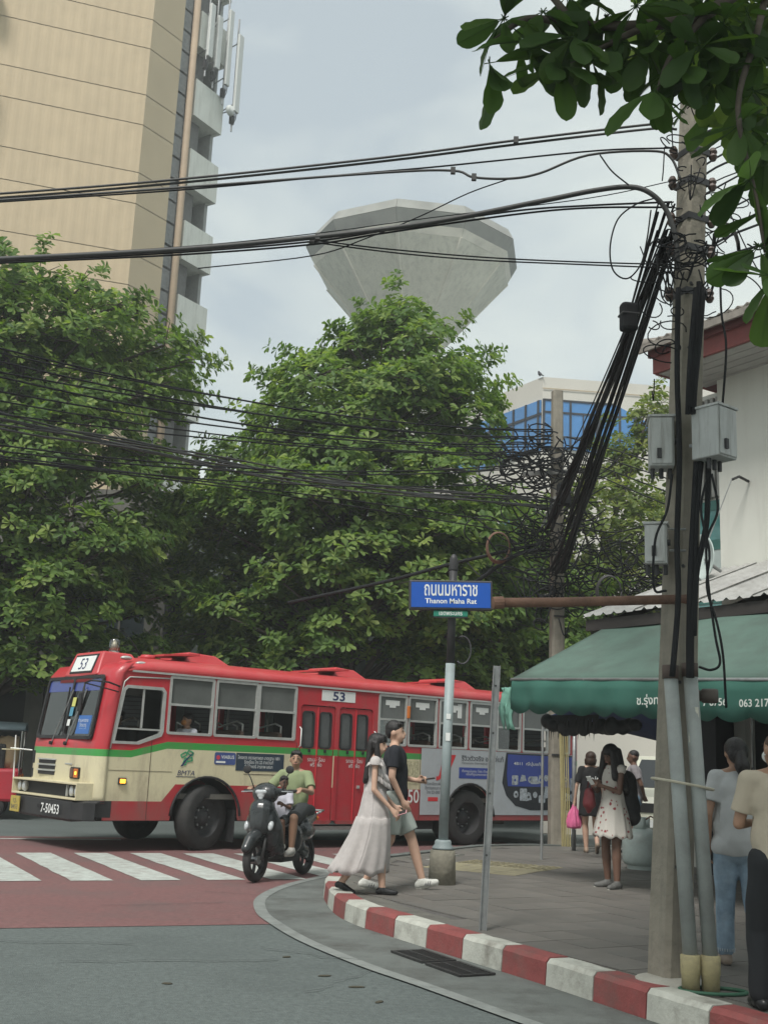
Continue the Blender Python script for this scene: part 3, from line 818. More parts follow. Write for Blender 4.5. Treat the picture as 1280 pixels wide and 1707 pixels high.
# antennas on the tower top
m_ant = mat('antenna_white', (.55, .57, .55), .5, var=.05)
m_steel = mat('galvanised', (.30, .31, .31), .45, metal=.6, var=.2, scale=12)
m_dark = mat('dark_metal', (.04, .04, .042), .5, var=.3)
an_lab = ['tall white panel antenna on the tower front, nearest the downpipe', 'cream panel antenna on the tower balcony, second from the downpipe', 'slim pale panel antenna on the balcony corner of the tower', 'long grey panel antenna mast sticking out past the tower edge']
for i, (s, o_, z0, hh, ww) in enumerate(((.35, .5, 34.6, 2.9, .32), (.95, .5, 34.3, 2.9, .32), (1.7, .55, 33.8, 4.2, .3), (2.3, .75, 32.6, 4.3, .36))):
    p = b0 + d57 * s + nrm * o_
    an = empty('panel_antenna', (p.x, p.y, z0), math.atan2(nrm.x, -nrm.y), an_lab[i], 'antenna', 'phone antennas on the beige tower')
    MB().box((0, 0, hh / 2), (ww, .14, hh)).build('panel', m_ant, an, bevel=.03)
    mb = MB(); mb.tube([(0, .2, -1.0), (0, .2, hh + 1.0)], .045, 8); mb.build('mast', m_steel, an)
    mb = MB(); mb.box((0, .1, .4), (.1, .25, .08)); mb.box((0, .1, hh - .4), (.1, .25, .08)); mb.tube([(0, .2, .5), (.0, 1.4, .2)], .03, 6); mb.tube([(0, .2, hh - .4), (0, 1.4, hh - .6)], .03, 6); mb.build('bracket', m_steel, an)
    mb = MB()
    for q in (-.08, 0, .08): mb.tube([(q, 0, 0), (q, .05, -.35), (q * .3, .2, -.7)], .02, 6)
    mb.box((0, .22, -.35), (.22, .16, .45)); mb.build('feeder', m_dark, an)
p = b0 + d57 * 2.05 + nrm * .6
ds = empty('microwave_dish', (p.x, p.y, 32.6), math.atan2(nrm.x, -nrm.y), 'small round white dish under the tower antennas', 'dish')
MB().lathe([(.0, -.18), (.2, -.16), (.27, -.05), (.27, .05)], 18, axis='Y').build('drum', m_ant, ds, smooth=True)
MB().tube([(0, 0, 0), (0, .5, .0), (0, .5, .8)], .04, 6).build('arm', m_steel, ds)

# ================================================================== water tower
m_conc = mat('tower_concrete', (.66, .655, .57), .9, var=.10, scale=.5, bump=.08, bscale=4, dirt=(.40, .40, .35), dscale=.5, damt=.75, streak=True)
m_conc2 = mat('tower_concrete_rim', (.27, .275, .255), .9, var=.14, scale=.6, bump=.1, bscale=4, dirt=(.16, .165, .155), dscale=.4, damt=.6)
m_conc3 = mat('tower_concrete_pale', (.68, .66, .58), .9, var=.08, scale=.5, dirt=(.36, .35, .31), dscale=.6, damt=.5)
wt = empty('water_tower', (1.45, 85, 0), 0, 'concrete water tower with a wide faceted bowl rising behind the treetop', 'water tower')
N = 10; a0 = R(-100)
def ring(r_, z, ridge=0.):
    return [((r_ + (ridge)) * math.cos(a0 + 2 * math.pi * k / N), (r_ + (ridge)) * math.sin(a0 + 2 * math.pi * k / N), z) for k in range(N)]
def band(name, A, B, m, step=1):
    for k in range(0, N, step):
        ids = [(k + q) % N for q in range(step + 1)]
        V = [A[i] for i in ids] + [B[i] for i in ids]; n = step + 1
        MB().add(V, [(q, q + 1, n + q + 1, n + q) for q in range(step)]).build(name, m, wt, solid=.12)
band('bowl_panel', ring(2.55, 33.5, .1), ring(7.35, 39.6, .42), m_conc)
band('rim_soffit', ring(7.35, 39.6, .42), ring(8.0, 40.2, .1), m_conc3)
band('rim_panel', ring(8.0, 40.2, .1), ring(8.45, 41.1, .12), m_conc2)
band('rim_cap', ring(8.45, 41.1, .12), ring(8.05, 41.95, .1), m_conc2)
A, B = ring(2.56, 33.5, .12), ring(7.40, 39.6, .44)
for k in range(N):
    MB().tube([A[k], B[k]], [.08, .13], 6).build('ridge', m_conc3, wt)
MB().lathe([(3.4, 0), (2.7, 3), (2.5, 20), (2.7, 33.7)], 20).build('stem', m_conc, wt)
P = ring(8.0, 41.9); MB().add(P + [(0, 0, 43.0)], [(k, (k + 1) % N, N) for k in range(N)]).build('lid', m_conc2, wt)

# ================================================================== glass corner building
m_bw = mat('building_white', (.56, .54, .485), .8, var=.06, scale=.4, dirt=(.44, .42, .38), dscale=.2, damt=.5)
m_blueg = mat('blue_glass', (.045, .19, .44), .10, var=.25, scale=.4, spec=.8)
m_mull = mat('dark_mullion', (.03, .035, .045), .5)
gb = empty('glass_office_building', (8.5, 60, 0), 0, 'pale office block with slanted blue glass band behind the middle pole', 'building')
df = Vector((1, .10)).normalized(); dl = Vector((-.52, .85)).normalized()
mb = MB(); Pp = [Vector((0, 0)), df * 14, df * 14 + dl * 16, dl * 16]
mb.add([(p.x, p.y, zz) for zz in (0, 22.64) for p in Pp], [(3, 2, 1, 0), (4, 5, 6, 7), (0, 1, 5, 4), (1, 2, 6, 5), (2, 3, 7, 6), (3, 0, 4, 7)])
mb.build('wall', m_bw, gb)
Mf = Matrix.Translation((df.y * .06, -df.x * .06, 0)) @ Matrix.Rotation(math.atan2(df.y, df.x), 4, 'Z') @ yz()
gl = plate('glass_band', [(.05, 21.3), (4.1, 21.3), (6.1, 20.35), (6.1, 19.55), (4.4, 18.45), (.05, 18.55)], [], .06, m_blueg, gb, Mf)
Mf2 = Matrix.Translation((df.y * .10, -df.x * .10, 0)) @ Matrix.Rotation(math.atan2(df.y, df.x), 4, 'Z') @ yz()
for (x0, z0, x1, z1) in ((0, 21.25, 4.15, 21.35), (0, 20.55, 5.6, 20.65), (0, 18.5, .12, 21.3), (1.5, 18.5, 1.62, 21.3), (3.0, 18.5, 3.3, 21.3), (4.3, 18.5, 4.42, 21.2), (5.2, 19, 5.36, 20.8), (2.25, 18.5, 2.31, 20.6), (0, 19.2, 3.0, 19.26)):
    plate('mullion', rect(x0, z0, x1, z1), [], .08, m_mull, gb, Mf2)
al = math.atan2(dl.y, dl.x)
Ml = Matrix.Translation((-dl.y * .06, dl.x * .06, 0)) @ Matrix.Rotation(al - math.pi, 4, 'Z') @ yz()
plate('glass_band', [(-.05, 21.3), (-7, 21.3), (-9, 19.6), (-7, 18.4), (-.05, 18.4)], [], .06, m_blueg, gb, Ml)
Ml2 = Matrix.Translation((-dl.y * .1, dl.x * .1, 0)) @ Matrix.Rotation(al - math.pi, 4, 'Z') @ yz()
for k in range(7): plate('mullion', rect(-.3 - k * 1.1, 18.4, -.15 - k * 1.1, 21.3), [], .08, m_mull, gb, Ml2)
plate('mullion', rect(-7.5, 20.4, 0, 20.55), [], .08, m_mull, gb, Ml2)
plate('lower_glass', [(-.9, 13.4), (-3.4, 13.4), (-3.9, 14.6), (-2.6, 15.6)], [], .06, m_blueg, gb, Ml)
plate('parapet_joint', rect(0, 21.95, 14, 22.0), [], .02, m_joint, gb, Mf)
# bird on the parapet corner
bd = empty('bird', (8.35, 60.1, 22.64), R(30), 'small dark bird perched on the office parapet corner', 'bird')
m_bird = mat('bird_dark', (.03, .03, .035), .8)
blob('body', [('e', (0, 0, .2), (.09, .16, .1), (R(35), 0, 0)), ('e', (0, .1, .34), (.06, .07, .065)), ('c', (0, .15, .34), (0, .22, .33), .02, .008), ('c', (0, -.1, .14), (0, -.34, .0), .05, .03), ('c', (.03, .02, .12), (.03, .03, 0), .014, .012), ('c', (-.03, .02, .12), (-.03, .03, 0), .014, .012)], m_bird, bd, .02, 2)

# ================================================================== street back wall: shaded shophouses beyond the bus
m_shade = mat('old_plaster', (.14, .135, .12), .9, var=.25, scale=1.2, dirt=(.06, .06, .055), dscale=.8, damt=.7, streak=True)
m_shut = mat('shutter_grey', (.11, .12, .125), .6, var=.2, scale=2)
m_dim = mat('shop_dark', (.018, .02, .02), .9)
def shophouse(x0, x1, y, h, m, label, slab=True, doors=3, col=None):
    b = empty('shophouse', ((x0 + x1) / 2, y, 0), 0, label, 'building')
    W = x1 - x0
    holes = []; dw = W / doors
    for k in range(doors):
        a = -W / 2 + dw * k
        holes.append(rect(a + .35, .15, a + dw - .35, 3.0))
        holes.append(rect(a + .6, 4.6, a + dw - .6, 6.2))
    plate('wall', rect(-W / 2, 0, W / 2, h), holes, .3, m, b, yz())
    MB().b2((-W / 2, .15, 0), (W / 2, 7, h)).build('mass', m_dim, b)
    for k in range(doors):
        a = -W / 2 + dw * k
        if k % 2 == 0:
            mb = MB()
            for q in range(24): mb.b2((a + .36, .02, .2 + q * .115), (a + dw - .36, .06 + .02 * (q % 2), .3 + q * .115))
            mb.build('roller_shutter', m_shut, b)
        else:
            MB().b2((a + .36, .05, .2), (a + dw - .36, .09, 1.2)).build('counter', m_shut, b)
        w_ = MB().b2((a + .62, .04, 4.62), (a + dw - .62, .08, 6.18)); wo = w_.build('window', mat('dim_glass', (.03, .04, .045), .15, spec=.8), b)
        mb = MB()
        for q in (0, 1): 
            xx = a + .62 + (dw - 1.24) * (q + 1) / 3
            mb.b2((xx - .03, -.02, 4.62), (xx + .03, .03, 6.18))
        mb.b2((a + .62, -.02, 5.4), (a + dw - .62, .03, 5.45)); mb.build('window_frame', m_shade, wo)
    if slab:
        MB().b2((-W / 2 - .1, -1.5, 3.25), (W / 2 + .1, -.16, 3.5)).build('canopy_slab', m, b)
    for k in range(doors + 1):
        a = -W / 2 + dw * k
        MB().box((min(max(a, -W / 2 + .2), W / 2 - .2), -.2, h / 2), (.35, .12, h)).build('pilaster', m, b)
    return b
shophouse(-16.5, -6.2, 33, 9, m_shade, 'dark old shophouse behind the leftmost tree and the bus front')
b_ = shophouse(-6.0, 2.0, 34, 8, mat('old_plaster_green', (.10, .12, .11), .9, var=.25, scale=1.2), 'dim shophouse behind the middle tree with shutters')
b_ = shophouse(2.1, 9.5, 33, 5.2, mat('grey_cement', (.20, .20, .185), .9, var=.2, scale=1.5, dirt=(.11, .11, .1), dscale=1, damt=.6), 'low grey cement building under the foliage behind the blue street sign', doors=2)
# pale boundary wall on the right, beyond the parked pickup
bw = empty('boundary_wall', (7.2, 27.5, 0), R(12), 'off-white cement boundary wall behind the parked pickup', 'wall')
MB().b2((-3.2, 0, 0), (9, .2, 3.35)).build('panel', m_bw, bw)
for x in (-3.2, 0.2, 3.6, 7): MB().b2((x - .18, -.1, 0), (x + .18, .12, 3.5)).build('pier', m_bw, bw, bevel=.02)
MB().b2((-3.3, -.06, 3.35), (9.1, .26, 3.45)).build('coping', m_bw, bw)
# far blocks that close the street
for (x0, x1, y, h, lab) in ((-60, -24, 60, 14, 'far grey block beyond the street at the left edge'), (12, 40, 42, 9, 'far pale block beyond the boundary wall')):
    fb = empty('far_building', ((x0 + x1) / 2, y, 0), 0, lab, 'building')
    W = x1 - x0
    hs = [rect(-W / 2 + 1 + i * 3, 1 + j * 3.2, -W / 2 + 2.8 + i * 3, 2.8 + j * 3.2) for i in range(int(W / 3) - 1) for j in range(int(h / 3.2))]
    plate('wall', rect(-W / 2, 0, W / 2, h), hs, .3, m_bw, fb, yz())
    MB().b2((-W / 2, .2, 0), (W / 2, 8, h)).build('mass', m_dim, fb)
# ================================================================== corner shop building on the right
FA = math.atan2(-.848, .53)
W0 = (4.85, 16.0)
m_wall = mat('white_wall', (.60, .60, .545), .85, var=.05, scale=.8, bump=.04, bscale=30, dirt=(.45, .44, .39), dscale=.7, damt=.4, streak=True)
m_tile = mat('weathered_roof', (.22, .20, .175), .85, var=.25, scale=5, bump=.2, dirt=(.1, .09, .08), dscale=3, damt=.6)
m_fas = mat('maroon_fascia', (.20, .055, .05), .7, var=.2, scale=4, dirt=(.12, .06, .055), dscale=3, damt=.5)
m_sof = mat('soffit_grey', (.33, .33, .31), .75, var=.12, scale=4)
m_zinc = mat('zinc_sheet', (.40, .40, .385), .5, metal=.25, var=.18, scale=3, dirt=(.24, .22, .2), dscale=2, damt=.6, streak=True)
m_teal = mat('teal_glass', (.10, .27, .26), .12, var=.2, scale=2, spec=.8)
m_tealf = mat('teal_frame', (.06, .17, .15), .5, var=.15)
m_pale = mat('pale_blind', (.45, .52, .50), .6, var=.1)
sb = empty('corner_shop_building', (W0[0], W0[1], 0), FA, 'white two-storey corner building with maroon eaves behind the near utility pole', 'building')
MB().b2((0, 0, 3.0), (9, .25, 7.35)).build('upper_wall', m_wall, sb)
MB().b2((0.0, .26, 3.0), (9, 6, 7.3)).build('mass', m_dim, sb)
MB().b2((-1.2, .42, 0), (0, .62, 7.2)).build('recess_wall', m_wall, sb)
# teal glazed strip in the recess
for i, (z0, z1, mm) in enumerate(((3.6, 3.95, m_teal), (3.95, 4.15, m_tealf), (4.15, 4.75, m_pale), (4.75, 4.9, m_tealf), (4.9, 5.35, m_teal), (5.35, 5.5, m_tealf))):
    MB().b2((-.75, .36 - .01 * (i % 2), z0), (-.08, .41, z1)).build('window' if mm is not m_tealf else 'transom', mm, sb)
for k in range(7):
    MB().b2((-.75 + k * .105, .33, 5.55), (-.69 + k * .105, .41, 7.1)).build('vertical_louvre', m_sof, sb)
# eaves: soffit strips, fascia and roof sheet
for k in range(10):
    MB().b2((-.33, -.86 + k * .1, 7.2 + .004 * (k % 2)), (9, -.77 + k * .1, 7.225 + .004 * (k % 2))).build('soffit_board', m_sof, sb)
MB().b2((-.38, -.93, 7.2), (9, -.88, 7.62)).build('fascia', m_fas, sb)
MB().b2((-.40, -.86, 7.2), (-.35, .6, 7.60)).build('fascia', m_fas, sb)
MB().b2((-.42, -.99, 7.44), (9, -.935, 7.56)).build('gutter', mat('maroon_trim', (.13, .04, .04), .7), sb)
rm = MB(); P = []
for i in range(0, 121):
    x = -.5 + i * .08; b = .045 * (i % 2)
    P.append([(x, -1.1, 7.60 + b), (x, 4.5, 9.3 + b)])
rm.grid(P); rm.build('roof_sheet', m_tile, sb, solid=.03)
MB().b2((-.5, -1.12, 7.5), (9, -1.08, 7.60)).build('roof_edge', m_tile, sb)
mb = MB(); mb.tube([(-.45, -1.1, 7.62), (-.45, 4.5, 9.4)], .1, 8); mb.build('roof_verge', m_tile, sb, smooth=True)
MB().b2((2.2, .3, 7.9), (2.5, .6, 9.2)).build('flue', m_wall, sb)
# wall bracket lights
for (x, z) in ((.55, 5.55), (.35, 4.2)):
    b = MB().tube([(x, -.02, z), (x, -.22, z + .04), (x - .02, -.34, z - .02)], .02, 6).build('wall_bracket', m_dark, sb)
    MB().tube([(x - .02, -.34, z), (x - .35, -.5, z - .9)], .008, 5).build('stay_rod', m_steel, b)
# lean-to roof of corrugated sheets
def corr(name, x0, x1, m, parent, ya, za, yb, zb, pitch=.19, h=.035):
    mb = MB(); P = []
    n = int((x1 - x0) / pitch * 4)
    for i in range(n + 1):
        x = x0 + (x1 - x0) * i / n; b = h if i % 4 == 0 else 0
        P.append([(x, ya, za + b), (x, (ya + yb) / 2, (za + zb) / 2 + b), (x, yb, zb + b)])
    mb.grid(P)
    return mb.build(name, m, parent)
lr = empty('lean_to_roof', (W0[0], W0[1], 0), FA, 'corrugated zinc lean-to roof above the green awning', 'roof')
for k in range(9):
    corr('zinc_sheet', -.3 + k * .92, -.3 + (k + 1) * .92 + .04, m_zinc, lr, -2.35, 3.46 + .006 * (k % 2), -.02, 4.35 + .006 * (k % 2))
MB().b2((-.3, -2.3, 3.28), (8, -2.22, 3.42)).build('eave_beam', mat('dark_timber', (.035, .03, .028), .8), lr)
for x in (0, 2, 4, 6): mb = MB().bar((x, -2.26, 3.34), (x, -.05, 4.2), .06, .1); mb.build('rafter', MATS['dark_timber'], lr)
# ground floor: dark shop with shelves
sh = empty('shop_interior', (W0[0], W0[1], .16), FA, 'dark open shop front under the green awning', 'shop')
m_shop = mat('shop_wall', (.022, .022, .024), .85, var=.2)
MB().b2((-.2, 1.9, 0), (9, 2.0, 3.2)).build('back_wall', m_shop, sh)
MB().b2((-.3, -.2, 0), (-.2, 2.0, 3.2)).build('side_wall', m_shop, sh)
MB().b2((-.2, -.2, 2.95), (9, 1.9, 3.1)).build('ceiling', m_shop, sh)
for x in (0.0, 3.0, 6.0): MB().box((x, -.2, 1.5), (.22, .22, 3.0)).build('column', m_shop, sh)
m_navy = mat('navy_cloth', (.012, .02, .06), .8, var=.2)
m_brown = mat('brown_cloth', (.10, .055, .035), .9, var=.25, scale=6)
for i, x in enumerate((3.0, 4.4, 5.6)):
    MB().b2((x - .5, .2, 0), (x + .5, .9, .85)).build('counter', m_shop, sh)
gc = [m_brown, mat('brown_cloth_b', (.13, .07, .045), .9, var=.25), m_navy, mat('grey_cloth', (.10, .11, .12), .9, var=.2), m_brown, m_navy]
for i in range(6):
    x = 2.15 + i * .26
    g_ = empty('hanging_garment', (W0[0] + math.cos(FA) * x + math.sin(FA) * 1.5, W0[1] + math.sin(FA) * x - math.cos(FA) * 1.5, 1.02), FA + R(70),
        ['brown garment hanging in the shop front, nearest the utility pole', 'lighter brown garment hanging second in the shop row', 'navy garment hanging third in the dark shop row', 'grey garment hanging fourth in the dark shop row', 'brown garment hanging fifth in the dark shop row', 'navy garment hanging last in the dark shop row'][i], 'garment', 'garments hung in the shop front')
    P = []
    for k in range(11):
        z = 1.0 * k / 10
        wv = .16 + .05 * (1 - z) if z < .85 else .16 - (z - .85) * .8
        P.append([(wv * math.cos(a), .04 * math.sin(a) * (1.2 - z * .5) + .012 * math.sin(5 * a + i), z) for a in np.linspace(0, 2 * math.pi, 17)])
    MB().grid(P).build('cloth', gc[i], g_, smooth=True)
    MB().tube([(0, 0, .98), (0, 0, 1.12), (.03, 0, 1.16), (.0, 0, 1.19)], .006, 5).build('hanger', m_steel, g_)
gr = empty('garment_rail', (W0[0], W0[1], 0), FA, 'thin rail the garments hang from under the awning', 'rail')
MB().tube([(1.7, -1.5, 2.2), (4.2, -1.5, 2.2)], .016, 8).build('rail', m_steel, gr)
for x in (1.72, 4.18): MB().tube([(x, -1.5, .16), (x, -1.5, 2.2)], .018, 8).build('post', m_steel, gr)

# green awning
m_aw = mat('green_canvas', (.085, .14, .115), .75, var=.12, scale=1.5, bump=.35, bscale=2.2, dirt=(.06, .08, .068), dscale=.9, damt=.9)
m_av = mat('green_valance', (.028, .105, .08), .7, var=.12, scale=3, bump=.05, bscale=20, dirt=(.03, .12, .09), dscale=2, damt=.5)
m_wht = mat('lettering_white', (.62, .64, .6), .7)
aw = empty('awning', (W0[0], W0[1], 0), FA, 'long green canvas shop awning with scalloped valance and white lettering', 'awning')
P = []
for i in range(0, 81):
    x = i * .1
    zf = 2.54 - .037 * x; zt = 3.42
    dip = .02 * math.sin(x * 2.3) + .035 * abs(math.sin(x * math.pi / 2.0))
    row = []
    for k in range(9):
        t = k / 8
        row.append((x + (.0 if t else 0) - .3 * (1 - t) * 0, -3.77 + t * 1.75, zf + (zt - zf) * t - dip * math.sin(t * math.pi)))
    P.append(row)
MB().grid(P).build('canopy', m_aw, aw, smooth=True, solid=.006)
P = []
for i in range(0, 401):
    x = i * .02
    zf = 2.535 - .037 * x
    sc = .055 * abs(math.sin(math.pi * x / .36)) 
    y = -3.785 + .018 * math.sin(x * 9) 
    P.append([(x, -3.775, zf), (x, y, zf - .12), (x, y - .012 * math.sin(x * 14 + 1), zf - .24), (x, y - .02 * math.sin(x * 8), zf - .36 - sc)])
MB().grid(P).build('valance', m_av, aw, smooth=True, solid=.005)
mb = MB(); P = []
for k in range(21):
    t = k / 20; y = -3.77 + t * 1.75; z = 2.535 + (3.42 - 2.535) * t
    P.append([(-.004, y, z), (-.004 + .02 * math.sin(k), y, z - .13), (-.01, y + .01, z - .22 - .05 * abs(math.sin(k * .9)))])
MB().grid(P).build('end_valance', m_av, aw, smooth=True, solid=.005)
mb = MB(); mb.tube([(-.02, -3.77, 2.53), (8, -3.77, 2.24)], .018, 8); mb.build('front_pipe', m_steel, aw, smooth=True)
for x in (0.02, 2.0, 4.0, 6.0):
    MB().tube([(x, -3.76, 2.52 - .037 * x), (x, -2.02, 3.39)], .016, 7).build('arm', m_steel, aw)
    MB().tube([(x, -3.0, 2.88 - .02 * x), (x, -2.0, 2.6)], .012, 6).build('brace', m_steel, aw)
def on_val(x0, x1, s, h, m=m_wht):
    xm = (x0 + x1) / 2
    M = Matrix.Translation((xm, -3.822, 2.535 - .037 * xm - .225)) @ yz()
    return text(s, m, aw, M, w=x1 - x0, h=h, bold=.012)
on_val(2.16, 2.72, 'ช.รุ่งทรัพย์', .14)
on_val(3.07, 3.37, '7 8756', .075)
on_val(3.52, 3.87, '063 217', .075)

# soiled plastic sheet rolled up under the awning's left end, and a torn pale cloth
m_soot = mat('sooty_plastic', (.02, .021, .022), .6, var=.4, scale=12, bump=.3, bscale=25)
def aloc(x, y, z): return (W0[0] + math.cos(FA) * x - math.sin(FA) * y, W0[1] + math.sin(FA) * x + math.cos(FA) * y, z)
rs = empty('rolled_plastic_sheet', aloc(.35, -3.3, 2.02), FA, 'sooty rolled plastic sheet tied under the awning corner', 'plastic sheet')
pr_ = []
for k in range(14):
    t = k / 13
    pr_.append(('e', (-.25 + t * 1.15, .35 * t + rnd.gauss(0, .03), rnd.gauss(0, .02) - .05 * math.sin(t * 3)), (.085, .085, .075 + .04 * rnd.random())))
blob('roll', pr_, m_soot, rs, .02, 2)
mb = MB()
for k in range(26):
    x = -.25 + k * .035; l = .06 + rnd.random() * .1
    mb.add([(x, .01, .1), (x + .03, .02, .1), (x + .012 + rnd.gauss(0, .02), .0, -.05 - l)], [(0, 1, 2)])
mb.build('fringe', m_soot, rs, solid=.004)
cl = empty('torn_cloth', aloc(-.12, -3.72, 2.02), FA, 'torn pale green cloth hanging off the left end of the awning', 'cloth')
P = []
for i in range(9):
    a = i / 8
    P.append([(-.16 + a * .26 + .02 * math.sin(k * 2 + i), .03 * math.sin(i * 1.7 + k), .42 - .55 * (k / 6) * (.55 + .45 * abs(math.sin(i * 2.1)))) for k in range(7)])
MB().grid(P).build('cloth', mat('pale_green_cloth', (.16, .34, .27), .8, var=.2), cl, smooth=True, solid=.005)
# navy tarpaulin behind the awning
tp = empty('navy_tarpaulin', (0, 0, 0), 0, 'dark navy tarpaulin canopy strung low behind the green awning', 'tarpaulin')
B_ = [Vector(p) for p in DATA['blue_tarp']]
P = []
for i in range(9):
    s = i / 8
    a = B_[0].lerp(B_[1], s * 2) if s < .5 else B_[1].lerp(B_[2], s * 2 - 1)
    b = B_[0].lerp(B_[4], s * 2) if s < .5 else B_[4].lerp(B_[3], s * 2 - 1)
    P.append([tuple(a.lerp(b, t / 5) - Vector((0, 0, .05 * math.sin(math.pi * t / 5)))) for t in range(6)])
MB().grid(P).build('sheet', mat('navy_tarp', (.02, .035, .10), .7, var=.2), tp, smooth=True, solid=.006)
for q in (B_[0], B_[3]):
    MB().tube([(q.x, q.y, .17), tuple(q)], .02, 8).build('pole', m_steel, tp)
# grey post beside the middle pole that carries the tarpaulin
ps = MB().tube([(3.35, 19.4, .16), (3.35, 19.4, 2.6)], .035, 10).build('steel_post', m_steel, smooth=True)
tag(ps, 'slim grey steel post standing beside the middle utility pole', 'post')

# satellite dish on the lean-to roof
sd = empty('satellite_dish', aloc(.32, -.75, 4.38), FA + R(-15), 'pale round satellite dish on the zinc roof beside the wall', 'dish')
MB().lathe([(.0, .07), (.12, .06), (.25, .02), (.33, -.03), (.335, -.02), (.25, .035), (.12, .075), (.0, .085)], 24, axis='Y').build('reflector', m_pale, sd, smooth=True)
MB().tube([(0, 0.05, 0), (0, .2, -.1), (0, .3, -.15)], .025, 8).build('mount', m_steel, sd)
MB().tube([(0, -.02, -.3), (0, -.38, -.02)], .012, 6).build('feed_arm', m_steel, sd)
MB().box((0, -.4, 0), (.06, .08, .06)).build('feed_horn', m_dark, sd, bevel=.01)

# ================================================================== utility poles
m_pole = mat('pole_concrete', (.235, .215, .175), .88, var=.2, scale=5, bump=.35, bscale=30, dirt=(.12, .112, .095), dscale=2, damt=.6, streak=True)
m_pvc = mat('grey_pvc', (.30, .325, .315), .5, var=.18, scale=3, dirt=(.2, .2, .185), dscale=4, damt=.5)
m_yel = mat('yellow_coupling', (.33, .29, .16), .7, var=.2, scale=8, dirt=(.15, .13, .09), dscale=9, damt=.8)
m_blk = mat('cable_black', (.022, .023, .025), .85, var=.25, scale=2, spec=.12)
m_blk2 = mat('cable_grey', (.055, .055, .055), .6, var=.2)
m_cab = mat('cabinet_grey', (.47, .485, .475), .5, var=.1, scale=4, dirt=(.2, .19, .17), dscale=5, damt=.7, streak=True)
def concrete_pole(name, base, top, w0, w1, rz, label):
    o = empty(name, base, 0, label, 'utility pole')
    b = Vector(base); t = Vector(top) - b
    mb = MB(); V = []
    for p, w_ in ((Vector((0, 0, -.05)), w0), (t, w1)):
        for (a, c) in ((-.5, -.36), (-.36, -.5), (.36, -.5), (.5, -.36), (.5, .36), (.36, .5), (-.36, .5), (-.5, .36)):
            q = Matrix.Rotation(rz, 3, 'Z') @ Vector((a * w_, c * w_, 0)); V.append(p + q)
    mb.add(V, [tuple(range(7, -1, -1)), tuple(range(8, 16))] + [(i, (i + 1) % 8, 8 + (i + 1) % 8, 8 + i) for i in range(8)])
    mb.build('shaft', m_pole, o)
    return o, t
pole1, t1 = concrete_pole('utility_pole', (1.98, 7.85, .16), (2.26, 7.85, 6.75), .23, .165, R(24), 'near concrete utility pole hung with cabinets, conduits and cables at the kerb')
def onp(z, dx=0, dy=0):       # a point by the near pole's axis
    k = (z - .16) / 6.59
    return (.28 * k + dx, dy, z - .16)
for z in (.9, 1.45, 2.1, 2.9, 4.5, 5.0):
    MB().tube([onp(z, -.02, -.13), onp(z, .0, -.09)], .012, 6).build('bolt_hole', m_dark, pole1)
for (z) in (4.95, 5.3, 5.55, 5.85, 6.1):
    mb = MB(); k = (z - .16) / 6.59; w_ = .235 - .06 * k
    mb.box(onp(z), (w_, w_, .05), R(24)); mb.build('clamp_band', m_dark, pole1)
    for sx in (-1, 1):
        q = onp(z, sx * .15, -.02)
        MB().lathe([(.02, -.05), (.035, -.02), (.025, 0), (.035, .02), (.02, .05)], 8, c=q).build('insulator', mat('insulator_brown', (.09, .06, .05), .35), pole1)
# wire ties and stay ring
for z in (1.43,):
    q = onp(z); P = [(q[0] + .02 + .22 * math.cos(a) * .9, q[1] - .12 + .20 * math.sin(a), q[2] - .03 * math.cos(a)) for a in np.linspace(0, 2 * math.pi, 20)]
    MB().tube(P, .009, 6).build('tie_wire', mat('tie_rope', (.45, .42, .33), .8) if z > 1.4 else m_steel, pole1)
MB().lathe([(.13, 0), (.24, 0), (.22, .03), (.14, .05)], 20, c=(.0, -.03, .005)).build('mortar_collar', mat('mortar', (.34, .33, .29), .9, bump=.3), pole1)
# conduits
for i, (bx, by, tx, ty) in enumerate(((.06, -.30, -.015, -.19), (.185, -.30, .12, -.18))):
    cdt = empty('conduit', (1.98 + bx, 7.85 + by, .165), 0, ('grey plastic conduit strapped to the near pole, the one nearer its centre', 'grey plastic conduit strapped to the near pole, the outer one with a paper notice')[i], 'conduit', 'conduits strapped to the near pole')
    t = Vector((tx - bx, ty - by, 2.0 + .02 * i))
    MB().tube([(0, 0, .2), tuple(t)], .047, 16).build('pipe', m_pvc, cdt, smooth=True)
    MB().lathe([(.056, .0), (.057, .10), (.062, .11), (.063, .22), (.05, .226)], 16).build('coupling', m_yel, cdt, smooth=True)
    MB().tube([tuple(t - Vector((0, 0, .05))), tuple(t + Vector((0, 0, .04)))], .054, 16).build('end_collar', mat('brown_sleeve', (.09, .065, .055), .7), cdt, smooth=True)
    if i == 1:
        q = t * .82
        P = []
        for a in np.linspace(-1.0, .5, 7):
            P.append([(q.x + .0485 * math.sin(a), q.y - .0485 * math.cos(a), q.z - .12), (q.x + .0485 * math.sin(a) + .003, q.y - .0485 * math.cos(a) + .006, q.z + .11)])
        MB().grid(P).build('paper_notice', mat('paper', (.5, .49, .42), .8, var=.2, scale=30), cdt)
rg = MB(); rg.tube([(2.17 + .21 * math.cos(a), 7.52 + .11 * math.sin(a), .185) for a in np.linspace(0, 2 * math.pi, 24)], .012, 6)
tag(rg.build('green_hoop', mat('green_plastic', (.03, .10, .06), .6), smooth=True), 'dark green plastic hoop lying round the conduit feet', 'hoop')
